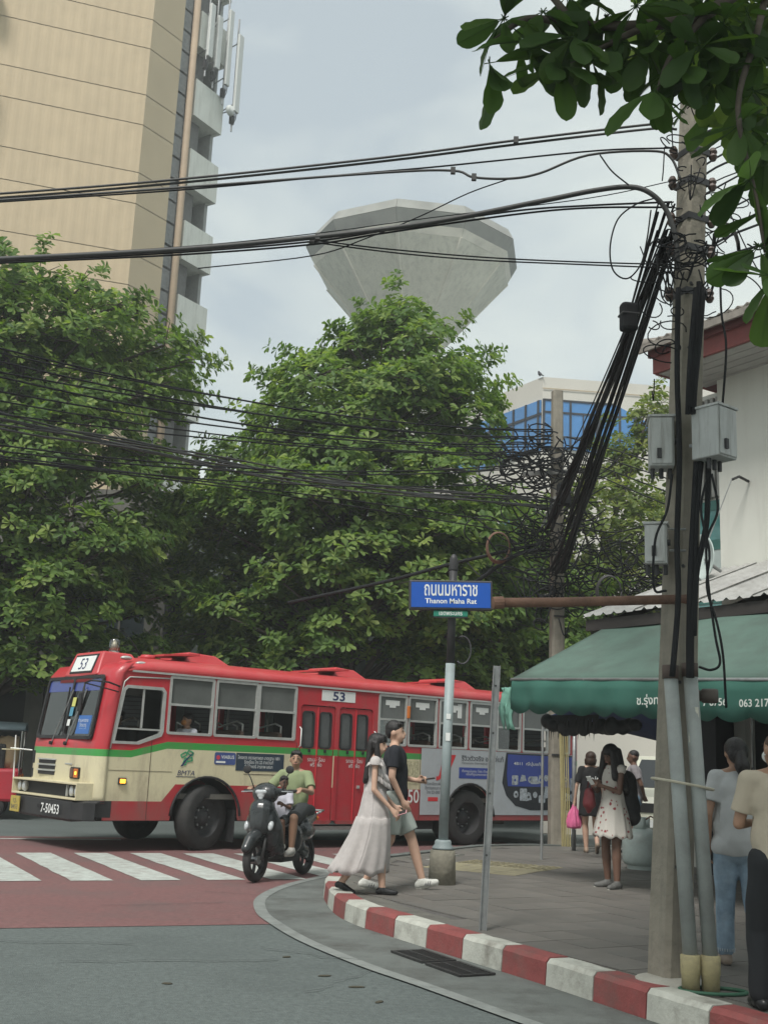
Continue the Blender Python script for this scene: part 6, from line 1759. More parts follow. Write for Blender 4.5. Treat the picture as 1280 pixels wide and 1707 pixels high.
text('53', m_bluetxt, bus, M, w=.26, h=.19)
# glass jar beacon and roof lamps
bj = MB().lathe([(.10, 0), (.10, .06)], 14, c=(-1.35, .9, 2.94)).build('beacon', m_wt, bus)
MB().lathe([(.08, 0), (.09, .08), (.09, .18), (.07, .21), (.0, .22)], 16, c=(-1.35, .9, 3.0)).build('dome', glass('beacon_glass', (.85, .8, .7), .1), bj, smooth=True)
MB().lathe([(.045, 0), (.05, .1), (.02, .17)], 10, c=(-1.35, .9, 3.02)).build('bulb', m_alu, bj, smooth=True)
for (u, v) in ((-1.42, .30), (-1.25, .12)):
    blob('roof_lamp', [('e', (u, v, 2.80 if v < .2 else 2.88), (.10, .06, .035))], m_alu, bus, .01, 2)
MB().lathe([(.12, 0), (.13, .03), (.11, .07), (.0, .08)], 16, c=(-.85, .7, 2.92)).build('roof_cap', m_redr, bus, smooth=True)
for (u0, u1) in ((-.3, .75), (2.75, 3.7), (5.5, 6.5)):
    mb = MB(); V = [(u0 + .12, .75, 2.93), (u1, .75, 2.93), (u1, 1.75, 2.93), (u0 + .12, 1.75, 2.93), (u0 + .25, .82, 3.12), (u1 - .28, .82, 3.09), (u1 - .28, 1.68, 3.09), (u0 + .25, 1.68, 3.12)]
    mb.add(V, [(0, 1, 5, 4), (1, 2, 6, 5), (2, 3, 7, 6), (3, 0, 4, 7), (4, 5, 6, 7), (3, 2, 1, 0)]); h_ = mb.build('roof_vent', m_redr, bus, bevel=.02)
    MB().bar((u0 - .45, .8, 2.99), (u0 + .2, .8, 3.04), .9, .03).build('vent_flap', m_redr, h_)
# grille, lamps, bumper
for k in range(3):
    fplate('grille_slot', rect(1.36, 1.06 + k * .085, 2.0, 1.115 + k * .085), m_black, .02, .02)
    fplate('grille_bar', rect(1.33, 1.117 + k * .085, 2.02, 1.138 + k * .085), m_alu, .028, .03)
fplate('side_hatch', rect(2.18, 1.22, 2.4, 1.42), m_black, .0, .03); fplate('side_hatch', rect(2.24, 1.0, 2.4, 1.14), m_black, .0, .03)
fplate('badge', rect(.75, 1.235, 1.0, 1.255), m_alu, .02, .008)
lb = MB(); lb.b2((-2.14, .10, .735), (-1.87, 2.52, .765)); lb.b2((-2.14, .10, .955), (-1.87, 2.52, .985)); lb.b2((-2.14, .08, .735), (-1.85, .10, .985)); lb.b2((-2.14, 2.52, .735), (-1.87, 2.54, .985))
lb.build('lamp_surround', m_cream, bus, bevel=.006)
MB().b2((-2.02, .10, .766), (-1.87, 2.52, .954)).build('lamp_recess', m_black, bus)
m_lamp = mat('headlamp', (.6, .62, .62), .12, metal=.3, var=.1)
for v in (.22, .40, 2.22, 2.40):
    h_ = MB().lathe([(.075, 0), (.075, -.05)], 18, c=(-2.02, v, .86), axis='X').build('headlight', m_alu, bus)
    blob('lens', [('e', (-2.065, v, .86), (.025, .066, .066))], m_lamp, h_, .008, 1)
MB().b2((-2.10, .50, .78), (-2.07, .52, .94)).build('lamp_bar', m_alu, bus); MB().b2((-2.10, 2.10, .78), (-2.07, 2.12, .94)).build('lamp_bar', m_alu, bus)
m_amb = mat('amber_lens', (.55, .16, .03), .2); m_ambl = mat('amber_lit', (.6, .15, .02), .3, emit=((1, .35, .03), 2.5))
ind = fplate('indicator', rrect(.48, 1.03, .78, 1.20, .02), m_black, .02, .03); fplate('lens', rect(.50, 1.05, .64, 1.18), m_amb, .04, .015, ind); fplate('lens', rect(.65, 1.05, .76, 1.18), mat('smoked_lens', (.12, .07, .05), .3), .04, .015, ind); fplate('lit_bulb', rrect(.53, 1.09, .59, 1.14, .02), m_ambl, .05, .006, ind)
sm_ = MB().b2((-1.53, -.03, .98), (-1.40, 0, 1.08)).build('side_marker', m_black, bus, bevel=.01); MB().b2((-1.505, -.045, 1.0), (-1.425, -.025, 1.06)).build('lens', m_ambl, sm_)
MB().box((4.06, -.03, 2.36), (.05, .05, .22)).build('side_marker', m_amb, bus, bevel=.01)
bp = []
for v, o_ in ((-.06, .0), (.0, .16), (.2, .25), (1.25, .29), (2.3, .25), (2.5, .16), (2.56, .0)): bp.append((-1.86 - o_, v))
mb = MB(); P = []
for (u, v) in bp: P.append([(u, v, .44 + (.02 if v < .1 else 0)), (u - .02, v, .47), (u - .02, v, .70), (u + .06, v, .72), (u + .12, v, .72)])
mb.grid(P); mb.build('bumper', mat('bumper_black', (.022, .022, .024), .5, var=.3, scale=6, dirt=(.05, .045, .04), dscale=4, damt=.4), bus, solid=.03)
MB().b2((-1.92, .0, .5), (-1.6, 2.5, .74)).build('bumper_backing', m_black, bus)
M = Matrix.Translation((-2.205, .80, .585)) @ Matrix.Rotation(-math.pi / 2 + .03, 4, 'Z') @ yz()
text('7-50453', m_wt, bus, M, w=.62, h=.14, bold=.015)
MB().box((-2.20, 2.18, .585), (.015, .36, .24)).build('number_plate', mat('plate_yellow', (.42, .33, .07), .5, var=.2, scale=12), bus)
text('12-\n0453', m_bluetxt, bus, Matrix.Translation((-2.21, 2.18, .585)) @ Matrix.Rotation(-math.pi / 2, 4, 'Z') @ yz(), w=.26, h=.16)
MB().box((-2.19, 1.22, .60), (.03, .12, .05)).build('tow_hook', m_black, bus)
# mirrors
mr_ = MB().tube([(-1.63, .0, 2.42), (-1.9, -.18, 2.46), (-2.1, .0, 2.48), (-2.14, .12, 2.44)], .014, 6).build('mirror_arm', m_black, bus, smooth=True)
MB().tube([(-1.64, .0, 2.34), (-1.95, -.10, 2.38), (-2.14, .12, 2.44)], .010, 6).build('brace', m_black, mr_, smooth=True)
MB().tube([(-2.14, .12, 2.45), (-2.16, .14, 2.02)], .013, 6).build('drop_arm', m_black, mr_, smooth=True)
MB().box((-2.17, .17, 2.16), (.03, .10, .28)).build('mirror', m_black, mr_, bevel=.012)
mr_ = MB().tube([(-1.9, 2.44, 1.42), (-2.15, 2.60, 1.44), (-2.2, 2.62, 1.44)], .012, 6).build('mirror_arm', m_wt, bus); MB().box((-2.2, 2.6, 1.42), (.22, .22, .015)).build('mirror', m_cream, mr_)
MB().tube([(-2.12, 2.56, .95), (-2.14, 2.6, 1.65)], .012, 6).build('feeler_rod', m_wt, bus)
# ================================================================== scooter
SD = Vector((-.396, -.918))                 # heading
sc_ = empty('scooter', (-1.10, 14.85, .006), math.atan2(SD.y, SD.x), 'black scooter with red trim ridden by the man in green', 'scooter')
sc_.rotation_euler = (R(2), 0, math.atan2(SD.y, SD.x))
m_sb = mat('scooter_black', (.022, .026, .028), .28, var=.2, coat=.4, dirt=(.06, .06, .055), dscale=5, damt=.3)
m_sp = mat('scooter_plastic', (.03, .03, .03), .6, var=.2)
m_chr = mat('chrome', (.55, .56, .56), .15, metal=.9)
m_clr = mat('clear_lens', (.42, .45, .46), .1, var=.3, scale=25)
def swheel(x, r_=.255, w_=.05):
    o = empty('wheel'); o.parent = sc_; o.location = (x, 0, r_)
    MB().lathe([(r_ - .075, -w_ * .8), (r_ - .03, -w_), (r_ - .008, -w_ * .6), (r_, 0), (r_ - .008, w_ * .6), (r_ - .03, w_), (r_ - .075, w_ * .8)], 32, axis='Y', cap=False).build('tyre', m_tyre, o, smooth=True)
    MB().lathe([(r_ - .07, -.03), (r_ - .09, -.03), (r_ - .09, .03), (r_ - .07, .03)], 28, axis='Y', cap=False).build('rim', m_rim, o)
    for k in range(5):
        a = 2 * math.pi * k / 5
        MB().bar((.03 * math.cos(a), 0, .03 * math.sin(a)), ((r_ - .08) * math.cos(a), 0, (r_ - .08) * math.sin(a)), .03, .03, (0, 1, 0)).build('spoke', m_rim, o)
    MB().lathe([(.05, -.05), (.05, .05)], 12, axis='Y').build('hub', m_steel, o)
    return o
swheel(.66); swheel(-.62)
# x forward, y left, z up
blob('front_fender', [('c', (.60, 0, .56), (.80, 0, .50), .085, .075), ('c', (.80, 0, .50), (.90, 0, .40), .075, .06), ('c', (.60, 0, .56), (.50, 0, .45), .085, .07)], m_sb, sc_, .012, 5, post=lambda c: c)
for y in (-.085, .085): MB().tube([(.66, y, .26), (.52, y * .9, .62)], .022, 8).build('fork', m_sp, sc_, smooth=True)
blob('front_apron', [('c', (.52, .0, .82), (.56, 0, .66), .17, .15), ('c', (.50, .09, .78), (.46, .17, .62), .10, .08), ('c', (.50, -.09, .78), (.46, -.17, .62), .10, .08), ('c', (.43, 0, .95), (.52, 0, .80), .11, .17), ('c', (.44, .16, .62), (.36, .17, .36), .08, .06), ('c', (.44, -.16, .62), (.36, -.17, .36), .08, .06), ('e', (.55, 0, .70), (.10, .20, .17)), ('e', (.46, 0, .56), (.11, .235, .24)), ('e', (.40, 0, .40), (.09, .20, .14))], m_sb, sc_, .012, 5)
for y in (-1, 1):
    blob('turn_light', [('e', (.60, y * .165, .655), (.035, .035, .065), (0, R(-25), 0))], m_clr, sc_, .008, 2)
    mb = MB().bar((.675, y * .05, .66), (.60, y * .125, .84), .015, .012); mb.build('red_trim', mat('trim_red', (.45, .03, .04), .4), sc_)
    MB().bar((.69, y * .02, .64), (.625, y * .06, .86), .01, .012).build('red_trim', MATS['trim_red'], sc_)
MB().box((.665, 0, .79), (.015, .05, .03), M=Matrix.Rotation(R(-20), 3, 'Y')).build('emblem', m_chr, sc_, bevel=.005)
MB().bar((.655, -.07, .755), (.655, .07, .755), .012, .02).build('chrome_trim', m_chr, sc_)
blob('headlamp_cowl', [('e', (.45, 0, 1.03), (.14, .175, .135)), ('c', (.42, .1, 1.05), (.34, .2, 1.05), .06, .04), ('c', (.42, -.1, 1.05), (.34, -.2, 1.05), .06, .04), ('c', (.42, 0, .98), (.46, 0, .88), .09, .1)], m_sb, sc_, .012, 4)
blob('headlamp', [('c', (.57, -.05, 1.05), (.57, .05, 1.05), .03, .03), ('e', (.565, 0, 1.02), (.03, .06, .05)), ('e', (.57, 0, .975), (.025, .03, .035))], m_clr, sc_, .008, 3)
hb = MB().tube([(.33, .34, 1.06), (.36, .2, 1.06), (.40, 0, 1.02), (.36, -.2, 1.06), (.33, -.34, 1.06)], .016, 8).build('handlebar', m_sp, sc_, smooth=True)
for y in (-1, 1):
    MB().tube([(.335, y * .25, 1.06), (.325, y * .37, 1.06)], .021, 8).build('grip', m_black, hb, smooth=True)
    MB().tube([(.41, y * .2, 1.055), (.42, y * .36, 1.05)], .008, 6).build('brake_lever', m_chr, hb)
    st = MB().tube([(.38, y * .2, 1.08), (.40, y * .25, 1.22), (.40, y * .29, 1.28)], .008, 6).build('mirror_stem', m_sp, sc_, smooth=True)
    blob('mirror', [('e', (.40, y * .30, 1.32), (.02, .06, .05))], m_black, st, .008, 2)
MB().b2((-.15, -.16, .26), (.36, .16, .32)).build('footboard', m_sp, sc_, bevel=.02)
blob('rear_body', [('c', (-.10, 0, .42), (-.55, 0, .62), .14, .13), ('c', (-.50, 0, .64), (-.85, 0, .72), .13, .07), ('e', (-.2, 0, .47), (.16, .18, .22)), ('e', (-.5, 0, .55), (.3, .17, .14)), ('c', (-.45, 0, .35), (-.6, 0, .3), .10, .09)], m_sb, sc_, .014, 5)
blob('seat', [('c', (-.05, 0, .76), (-.40, 0, .77), .10, .12), ('c', (-.40, 0, .78), (-.78, 0, .80), .12, .08), ('e', (-.3, 0, .74), (.3, .13, .06))], m_black, sc_, .014, 5)
blob('tail_lamp', [('e', (-.90, 0, .70), (.04, .08, .04))], m_amb, sc_, .01, 2)
MB().tube([(-.70, -.14, .76), (-.95, -.12, .80), (-.95, .12, .80), (-.70, .14, .76)], .014, 8).build('grab_rail', m_chr, sc_, smooth=True)
MB().tube([(-.35, -.16, .28), (-.85, -.18, .36)], [.03, .045], 10).build('muffler', m_sp, sc_, smooth=True)
MB().b2((-.3, -.12, .2), (.2, .12, .3)).build('underbody', m_sp, sc_, bevel=.03)

# ================================================================== parked pickup behind the stalls
pk = empty('pickup', (5.55, 22.75, 0), R(66), 'cream pickup parked behind the stall, facing the junction', 'car')
m_ck = mat('pickup_cream', (.56, .56, .47), .35, coat=.3, var=.05)
# x from nose (0) to tail
prof = [(0, .42), (0, .85), (.10, 1.0), (.95, 1.12), (1.05, 1.14), (1.65, 1.72), (1.9, 1.80), (3.0, 1.82), (3.35, 1.70), (3.6, 1.16), (5.2, 1.12), (5.25, .5)]
W_ = .86
mb = MB(); n = len(prof)
def tuck(z): return W_ - max(0, z - 1.1) * .22
V = [(x, -tuck(z), z) for x, z in prof] + [(x, tuck(z), z) for x, z in prof]
mb.add(V, [(i, i + 1, n + i + 1, n + i) for i in range(n - 1)])
mb.build('hood', m_ck, pk)
for s in (-1, 1):
    pts = [(0, .42), (.42, .42)] + list(reversed(arc(.85, .45, .42, 0, math.pi, 10))) + [(1.28, .42), (3.7, .42)] + list(reversed(arc(4.15, .45, .42, 0, math.pi, 10))) + [(4.6, .45), (5.25, .5), (5.2, 1.12), (3.6, 1.16), (1.05, 1.14), (.95, 1.12), (.10, 1.0), (0, .85)]
    plate('side_panel', pts, [], .04, m_ck, pk, yz(0, s * (W_ - .02), 0))
    win = [(1.2, 1.18), (2.2, 1.18), (2.2, 1.68), (1.72, 1.66)]
    plate('side_window', win, [], .02, m_blueg if False else mat('car_glass', (.015, .018, .02), .06, spec=.8), pk, yz(0, s * .80, 0))
    plate('side_window', [(2.28, 1.18), (3.45, 1.18), (3.28, 1.66), (2.28, 1.7)], [], .02, MATS['car_glass'], pk, yz(0, s * .80, 0))
    for x in (1.05, 2.22, 3.5): MB().bar((x, s * .85, 1.14), (x + (.62 if x < 2 else (.0 if x < 3 else -.18)), s * .72, 1.76), .07, .05).build('door_pillar', m_ck, pk)
    for x in (.85, 4.15):
        w_ = empty('wheel'); w_.parent = pk; w_.location = (x, s * .76, .35)
        MB().lathe([(.2, -.1), (.32, -.11), (.35, -.06), (.35, .06), (.32, .11), (.2, .1)], 28, axis='Y', cap=False).build('tyre', m_tyre, w_, smooth=True)
        MB().lathe([(.2, s * .09), (.16, s * .06), (.06, s * .08), (0, s * .085)], 20, axis='Y', cap=False).build('rim', m_alu, w_, smooth=True)
    h_ = MB().b2((-.03, s * .5 - .18, .72), (.03, s * .5 + .18, .90)).build('headlight', m_clr, pk, bevel=.02)
    m_ = blob('mirror', [('e', (1.15, s * 1.0, 1.22), (.06, .1, .08)), ('c', (1.2, s * .84, 1.18), (1.16, s * .96, 1.2), .025, .03)], m_black, pk, .012, 2)
MB().add([(1.07, -.74, 1.16), (1.07, .74, 1.16), (1.66, .62, 1.72), (1.66, -.62, 1.72)], [(0, 1, 2, 3)]).build('windscreen', MATS['car_glass'], pk, solid=.02)
MB().b2((-.10, -.85, .40), (.04, .85, .62)).build('bumper', m_ck, pk, bevel=.03)
MB().b2((-.02, -.35, .70), (.03, .35, .88)).build('grille', m_black, pk)
MB().box((-.11, 0, .5), (.01, .34, .14)).build('number_plate', m_wt, pk)

# ================================================================== red three-wheeler at the left edge
tk = empty('tuk_tuk', (-8.35, 24.2, 0), R(14), 'red three-wheeled taxi behind the bus at the left edge', 'tuk tuk')
m_tr = mat('tuk_red', (.42, .03, .045), .35, coat=.3, var=.1)
m_tt = mat('tuk_canopy', (.12, .16, .18), .6, var=.15)
# rear at +x
mb = MB(); V = [(-.9, -.62, .35), (1.0, -.65, .35), (1.0, .65, .35), (-.9, .62, .35), (-.9, -.62, .95), (1.02, -.66, 1.02), (1.02, .66, 1.02), (-.9, .62, .95)]
mb.add(V, [(3, 2, 1, 0), (0, 1, 5, 4), (1, 2, 6, 5), (2, 3, 7, 6), (3, 0, 4, 7), (4, 5, 6, 7)]); mb.build('body', m_tr, tk, bevel=.06)
blob('nose', [('c', (-.9, 0, .65), (-1.55, 0, .7), .4, .2), ('c', (-1.4, 0, .6), (-1.6, 0, .4), .2, .14)], m_tr, tk, .03, 3)
P = []
for x in np.linspace(-1.0, 1.05, 8):
    P.append([(x, -.68 * math.cos(a), 1.78 + .16 * math.sin(a)) for a in np.linspace(0, math.pi, 9)])
MB().grid(P).build('canopy', m_tt, tk, smooth=True, solid=.03)
for x in (-.95, .1, 1.0):
    for s in (-1, 1): MB().tube([(x, s * .62, .9), (x, s * .66, 1.8)], .018, 8).build('canopy_post', m_chr, tk)
MB().b2((.25, -.55, .95), (.5, .55, 1.05)).build('seat', m_black, tk, bevel=.04); MB().b2((.55, -.55, .95), (.7, .55, 1.5)).build('backrest', m_black, tk, bevel=.04)
MB().b2((.98, -.68, .34), (1.14, .68, .48)).build('bumper', m_chr, tk, bevel=.03)
MB().box((1.15, 0, .5), (.01, .34, .2)).build('number_plate', MATS['plate_yellow'], tk)
for s in (-1, 1): blob('tail_lamp', [('e', (1.03, s * .5, .85), (.03, .07, .05))], m_amb, tk, .012, 1)
for (x, y) in ((.55, -.55), (.55, .55), (-1.4, 0)):
    w_ = empty('wheel'); w_.parent = tk; w_.location = (x, y, .25)
    MB().lathe([(.12, -.06), (.22, -.07), (.25, -.03), (.25, .03), (.22, .07), (.12, .06)], 24, axis='Y', cap=False).build('tyre', m_tyre, w_, smooth=True)
    MB().lathe([(.12, -.05), (.05, -.06), (.0, -.06)], 14, axis='Y', cap=False).build('rim', m_chr, w_)
bx_ = empty('cardboard_sack', (-7.55, 24.05, 1.02), R(10), 'brown paper sack standing on the back of the red three-wheeler', 'sack')
mb = MB(); P = []
for z, w_ in ((0, .16), (.15, .19), (.35, .2), (.5, .19), (.62, .17)): P.append([(w_ * math.cos(a) * 1.1 + .01 * math.sin(5 * a + z * 9), w_ * .8 * math.sin(a), z + .03 * math.sin(3 * a) * (z > .5)) for a in np.linspace(0, 2 * math.pi, 17)])
mb.grid(P); mb.build('paper', mat('kraft_paper', (.33, .24, .14), .8, var=.15), bx_, smooth=True, solid=.01)
MB().b2((-.15, -.12, .0), (.15, .12, .5)).build('filling', mat('kraft_dark', (.2, .15, .09), .9), bx_)

# ================================================================== street sign
sg = empty('street_sign', (.82, 13.28, .17), 0, 'blue street name sign on a grey pole with concrete base', 'street sign')
m_gp = mat('grey_pole_paint', (.26, .31, .315), .5, var=.12, scale=4, dirt=(.17, .18, .17), dscale=5, damt=.5)
m_cb = mat('old_concrete', (.23, .215, .17), .9, var=.25, scale=6, bump=.35, bscale=25, dirt=(.11, .105, .085), dscale=4, damt=.75)
mb = MB().lathe([(.155, 0), (.145, .25), (.14, .36), (.10, .385)], 24); mb.build('concrete_base', m_cb, sg, smooth=True)
MB().lathe([(.125, .38), (.12, .40), (.095, .43), (.095, .46), (.08, .48)], 20).build('base_flange', m_gp, sg, smooth=True)
MB().tube([(0, 0, .42), (.025, 0, 2.46)], .055, 18).build('pole', m_gp, sg, smooth=True)
MB().tube([(.025, 0, 2.44), (.03, 0, 3.60)], .048, 16).build('upper_pole', m_dark, sg, smooth=True)
MB().lathe([(.048, 0), (.058, .02), (.05, .06), (.058, .08), (.045, .12), (.05, .14), (.03, .19), (.0, .21)], 16, c=(.03, 0, 3.55)).build('finial', m_dark, sg, smooth=True)
m_sbl = mat('sign_face_blue', (.012, .085, .40), .35, var=.05); m_sgr = mat('sign_face_green', (.02, .19, .13), .4)
Msg = Matrix.Translation((0, -.075, 3.245)) @ Matrix.Rotation(R(-1.5), 4, 'Y')
bo = MB().box((0, 0, 0), (.975, .11, .345)).build('sign_frame', m_dark, sg, bevel=.01); bo.matrix_local = Msg
fc = MB().box((0, -.058, 0), (.925, .006, .295)).build('sign_face', m_sbl, bo)
text('ถนนมหาราช', m_wt, bo, Matrix.Translation((.0, -.063, .055)) @ yz(), w=.62, h=.135, bold=.012)
text('Thanon Maha Rat', m_wt, bo, Matrix.Translation((.0, -.063, -.072)) @ yz(), w=.60, h=.06, bold=.02)
so = MB().box((-.0, 0, -.215), (.40, .07, .075)).build('district_plate', m_sgr, bo, bevel=.008)
text('เขตพระนคร', m_wt, so, Matrix.Translation((0, -.038, -.215)) @ yz(), w=.27, h=.042, bold=.01)
MB().bar((-.2, 0, -.255), (.2, 0, -.255), .06, .012).build('plate_tray', m_dark, bo)
for (x) in (-.44, .44): pass
mb = MB().tube([(.16 + .1 * math.cos(a), -.02, 2.62 + .16 * math.sin(a)) for a in np.linspace(-2.2, 2.0, 16)], .012, 6); mb.build('scroll', m_dark, sg, smooth=True)
for q, z in ((.0, 1.85), (.0, 1.62)): MB().box((.0 + .018, -.056, z), (.05, .006, .09 if z < 1.7 else .06)).build('sticker', m_wt, sg)
# leaning steel post
lp = empty('leaning_post', (.95, 9.83, .165), 0, 'leaning bare steel channel post at the kerb without a sign', 'post')
MB().bar((0, 0, -.02), (.075, 0, 2.17), .06, .008, (0, 1, 0)).build('web', m_steel, lp)
for s in (-1, 1):
    MB().bar((s * .027, -.02, -.02), (.075 + s * .027, -.02, 2.17), .006, .036, (0, 1, 0)).build('flange', m_steel, lp)
for z in (.6, 1.1, 1.6, 2.0): MB().tube([(.075 * z / 2.17, -.009, z), (.075 * z / 2.17, -.003, z)], .009, 8).build('bolt_hole', m_dark, lp)
# gas cylinder
gsx = empty('gas_cylinder', (3.78, 16.35, .165), 0, 'squat pale green gas cylinder standing behind the woman in the floral dress', 'gas cylinder')
m_gas = mat('gas_paint', (.36, .42, .40), .4, var=.1, scale=6, dirt=(.25, .25, .23), dscale=5, damt=.5)
MB().lathe([(.18, 0), (.19, .05), (.25, .07), (.275, .12), (.28, .2), (.28, .38), (.26, .46), (.2, .52), (.09, .56), (.05, .57)], 28).build('tank', m_gas, gsx, smooth=True)
MB().lathe([(.21, 0), (.21, .06)], 24, cap=False).build('foot_ring', m_gas, gsx, solid=.01)
P = []
for a in np.linspace(.5, 4.8, 16): P.append([(.13 * math.cos(a), .13 * math.sin(a), .52), (.13 * math.cos(a), .13 * math.sin(a), .70)])
MB().grid(P).build('collar', m_gas, gsx, smooth=True, solid=.008)
MB().tube([(0, 0, .55), (0, 0, .66)], .025, 8).build('valve', m_chr, gsx); MB().tube([(0, 0, .64), (.1, -.05, .72), (.22, -.02, .66), (.4, .1, .5), (.5, .15, .1)], .012, 6).build('hose', m_rust, gsx, smooth=True)
# ================================================================== people
m_eye = mat('eye_dark', (.02, .015, .012), .3)
m_lip = mat('lip', (.30, .12, .10), .5)
def skin(n, c): return mat('skin_' + n, c, .5, var=.06, scale=9, spec=.35)
def lerp(a, b, t): return tuple(Vector(a).lerp(Vector(b), t))
def hand_prims(w, d, side, n, curl=.5, s=1.):
    """palm and five fingers: w wrist, d direction, side = direction of the thumb side, n = palm normal"""
    w, d = Vector(w), Vector(d).normalized(); side = Vector(side); side = (side - d * side.dot(d)).normalized(); n = Vector(n); n = (n - d * n.dot(d) - side * n.dot(side)).normalized()
    P = [('c', tuple(w - d * .01), tuple(w + d * .05 * s), .024 * s, .028 * s)]
    for k in range(3): P.append(('c', tuple(w + d * .02 * s + side * (.016 - .016 * k) * s), tuple(w + d * .085 * s + side * (.026 - .026 * k) * s), .017 * s, .015 * s))
    for k, L in enumerate((.066, .075, .07, .055)):
        b = w + d * .088 * s + side * (.032 - .0215 * k) * s
        a1 = curl * .8; q1 = b + (d * math.cos(a1) + n * math.sin(a1)) * L * .5 * s
        a2 = curl * 2.0; q2 = q1 + (d * math.cos(a2) + n * math.sin(a2)) * L * .55 * s
        P += [('c', tuple(b), tuple(q1), .0095 * s, .0088 * s), ('c', tuple(q1), tuple(q2), .0088 * s, .0075 * s)]
    t0 = w + d * .03 * s + side * .022 * s; t1 = t0 + (side * .8 + d * .5 + n * .3).normalized() * .035 * s; t2 = t1 + (d * .9 + side * .2 + n * .5).normalized() * .035 * s
    P += [('c', tuple(t0), tuple(t1), .014 * s, .011 * s), ('c', tuple(t1), tuple(t2), .011 * s, .008 * s)]
    return P
def person(label, pos, face, h, J=None, fem=False, sk=None, hyaw=0., hpit=0., vox=.0105, curl=.5, barefoot=False, group=None, build=1., fingers=True, eyes=True):
    o = empty('person', pos, face - math.pi / 2, label, 'person', group)
    s = h / 1.70; o.scale = (s, s, s)
    hw = .155 if fem else .185
    D = dict(pel=(0, 0, .93), che=(0, .0, 1.28), nek=(0, -.01, 1.44), SL=(-hw, 0, 1.395), SR=(hw, 0, 1.395), EL=(-hw - .05, -.03, 1.12), ER=(hw + .05, -.03, 1.12), WL=(-hw - .05, .05, .87), WR=(hw + .05, .05, .87),
             HL=(-.09, 0, .90), HR=(.09, 0, .90), KL=(-.09, .02, .49), KR=(.09, .02, .49), AL=(-.09, 0, .085), AR=(.09, 0, .085), TL=(-.03, 1, 0), TR=(.03, 1, 0))
    D.update(J or {})
    J = D
    nk = Vector(J['nek']); off = nk - Vector((0, -.01, 1.44))
    HM = Matrix.Translation(nk + Vector((0, 0, .05))) @ Matrix.Rotation(hyaw, 4, 'Z') @ Matrix.Rotation(-hpit, 4, 'X') @ Matrix.Translation(-(Vector((0, -.01, 1.49))))
    def H(p): return tuple(HM @ Vector(p))
    hr = (-hpit, 0, hyaw)
    b = build
    P = [('e', H((0, -.005, 1.600)), (.073, .092, .100), hr), ('e', H((0, .028, 1.555)), (.058, .062, .075), hr), ('e', H((0, .045, 1.515)), (.038, .04, .035), hr),
         ('c', H((0, .088, 1.60)), H((0, .103, 1.565)), .010, .015), ('c', H((-.02, .088, 1.535)), H((.02, .088, 1.535)), .012, .012),
         ('e', H((.075, -.005, 1.58)), (.012, .022, .032), hr), ('e', H((-.075, -.005, 1.58)), (.012, .022, .032), hr),
         ('c', tuple(nk - Vector((0, .0, .08))), H((0, .005, 1.53)), .056 * (.9 if fem else 1.05), .048),
         ('c', J['nek'], J['SL'], .055, .05), ('c', J['nek'], J['SR'], .055, .05),
         ('e', J['che'], (hw * .88 * b, .10 * b, .17)), ('c', J['che'], J['pel'], .115 * b, .12 * b), ('e', J['pel'], (.145 * b, .105 * b, .12))]
    af = .85 if fem else 1.0
    for k in 'LR':
        P += [('c', J['S' + k], J['E' + k], .048 * af * b, .038 * af), ('c', J['E' + k], J['W' + k], .038 * af, .025 * af),
              ('c', J['H' + k], J['K' + k], .085 * b, .056), ('c', J['K' + k], lerp(J['K' + k], J['A' + k], .35), .054, .056), ('c', lerp(J['K' + k], J['A' + k], .35), J['A' + k], .055, .036)]
        sd = -1 if k == 'L' else 1
        d_ = J.get('hd' + k, Vector(J['W' + k]) - Vector(J['E' + k]))
        if fingers: P += hand_prims(J['W' + k], d_, J.get('hs' + k, (0, 1, 0)), J.get('hn' + k, (-sd, 0, 0)), J.get('cu' + k, curl))
        else: P += [('e', tuple(Vector(J['W' + k]) + Vector(d_).normalized() * .06), (.03, .04, .05))]
        t_ = Vector(J['T' + k]).normalized(); a = Vector(J['A' + k]); dn = Vector((0, 0, -.045)) if abs(t_.z) < .5 else t_.cross(Vector((1, 0, 0))).normalized() * .045
        P += [('c', tuple(a), tuple(a - t_ * .035 + dn), .034, .03), ('c', tuple(a + dn * .7), tuple(a + t_ * .13 + dn * 1.15), .036, .026)]
    body = blob('body', P, sk, o, vox, 3)
    if eyes:
        for x in (-.03, .03):
            blob('eye', [('e', H((x, .083, 1.603)), (.014, .008, .007), hr)], m_eye, o, .004, 1)
            blob('eyebrow', [('c', H((x - .015, .087, 1.625)), H((x + .015, .087, 1.627)), .004, .004)], m_eye, o, .003, 1)
        blob('mouth', [('c', H((-.02, .098, 1.535)), H((.02, .098, 1.535)), .005, .005)], m_lip, o, .003, 1)
    return o, J, H, hr
def fold(amp=.006, f=26., seed=0., hem=None, top=None):
    def fn(c):
        n_ = np.sin(c[:, 2] * f + np.sin(c[:, 0] * 17 + seed) * 2.2 + c[:, 1] * 9) * np.sin(c[:, 0] * 13 + c[:, 2] * 7 + seed * 2)
        r_ = np.sqrt(c[:, 0] ** 2 + c[:, 1] ** 2) + .05
        c = c.copy()
        c[:, 0] += c[:, 0] / r_ * n_ * amp; c[:, 1] += c[:, 1] / r_ * n_ * amp
        if hem is not None: c[:, 2] = np.maximum(c[:, 2], hem + .006 * np.sin(c[:, 0] * 30))
        if top is not None: c[:, 2] = np.minimum(c[:, 2], top)
        return c
    return fn
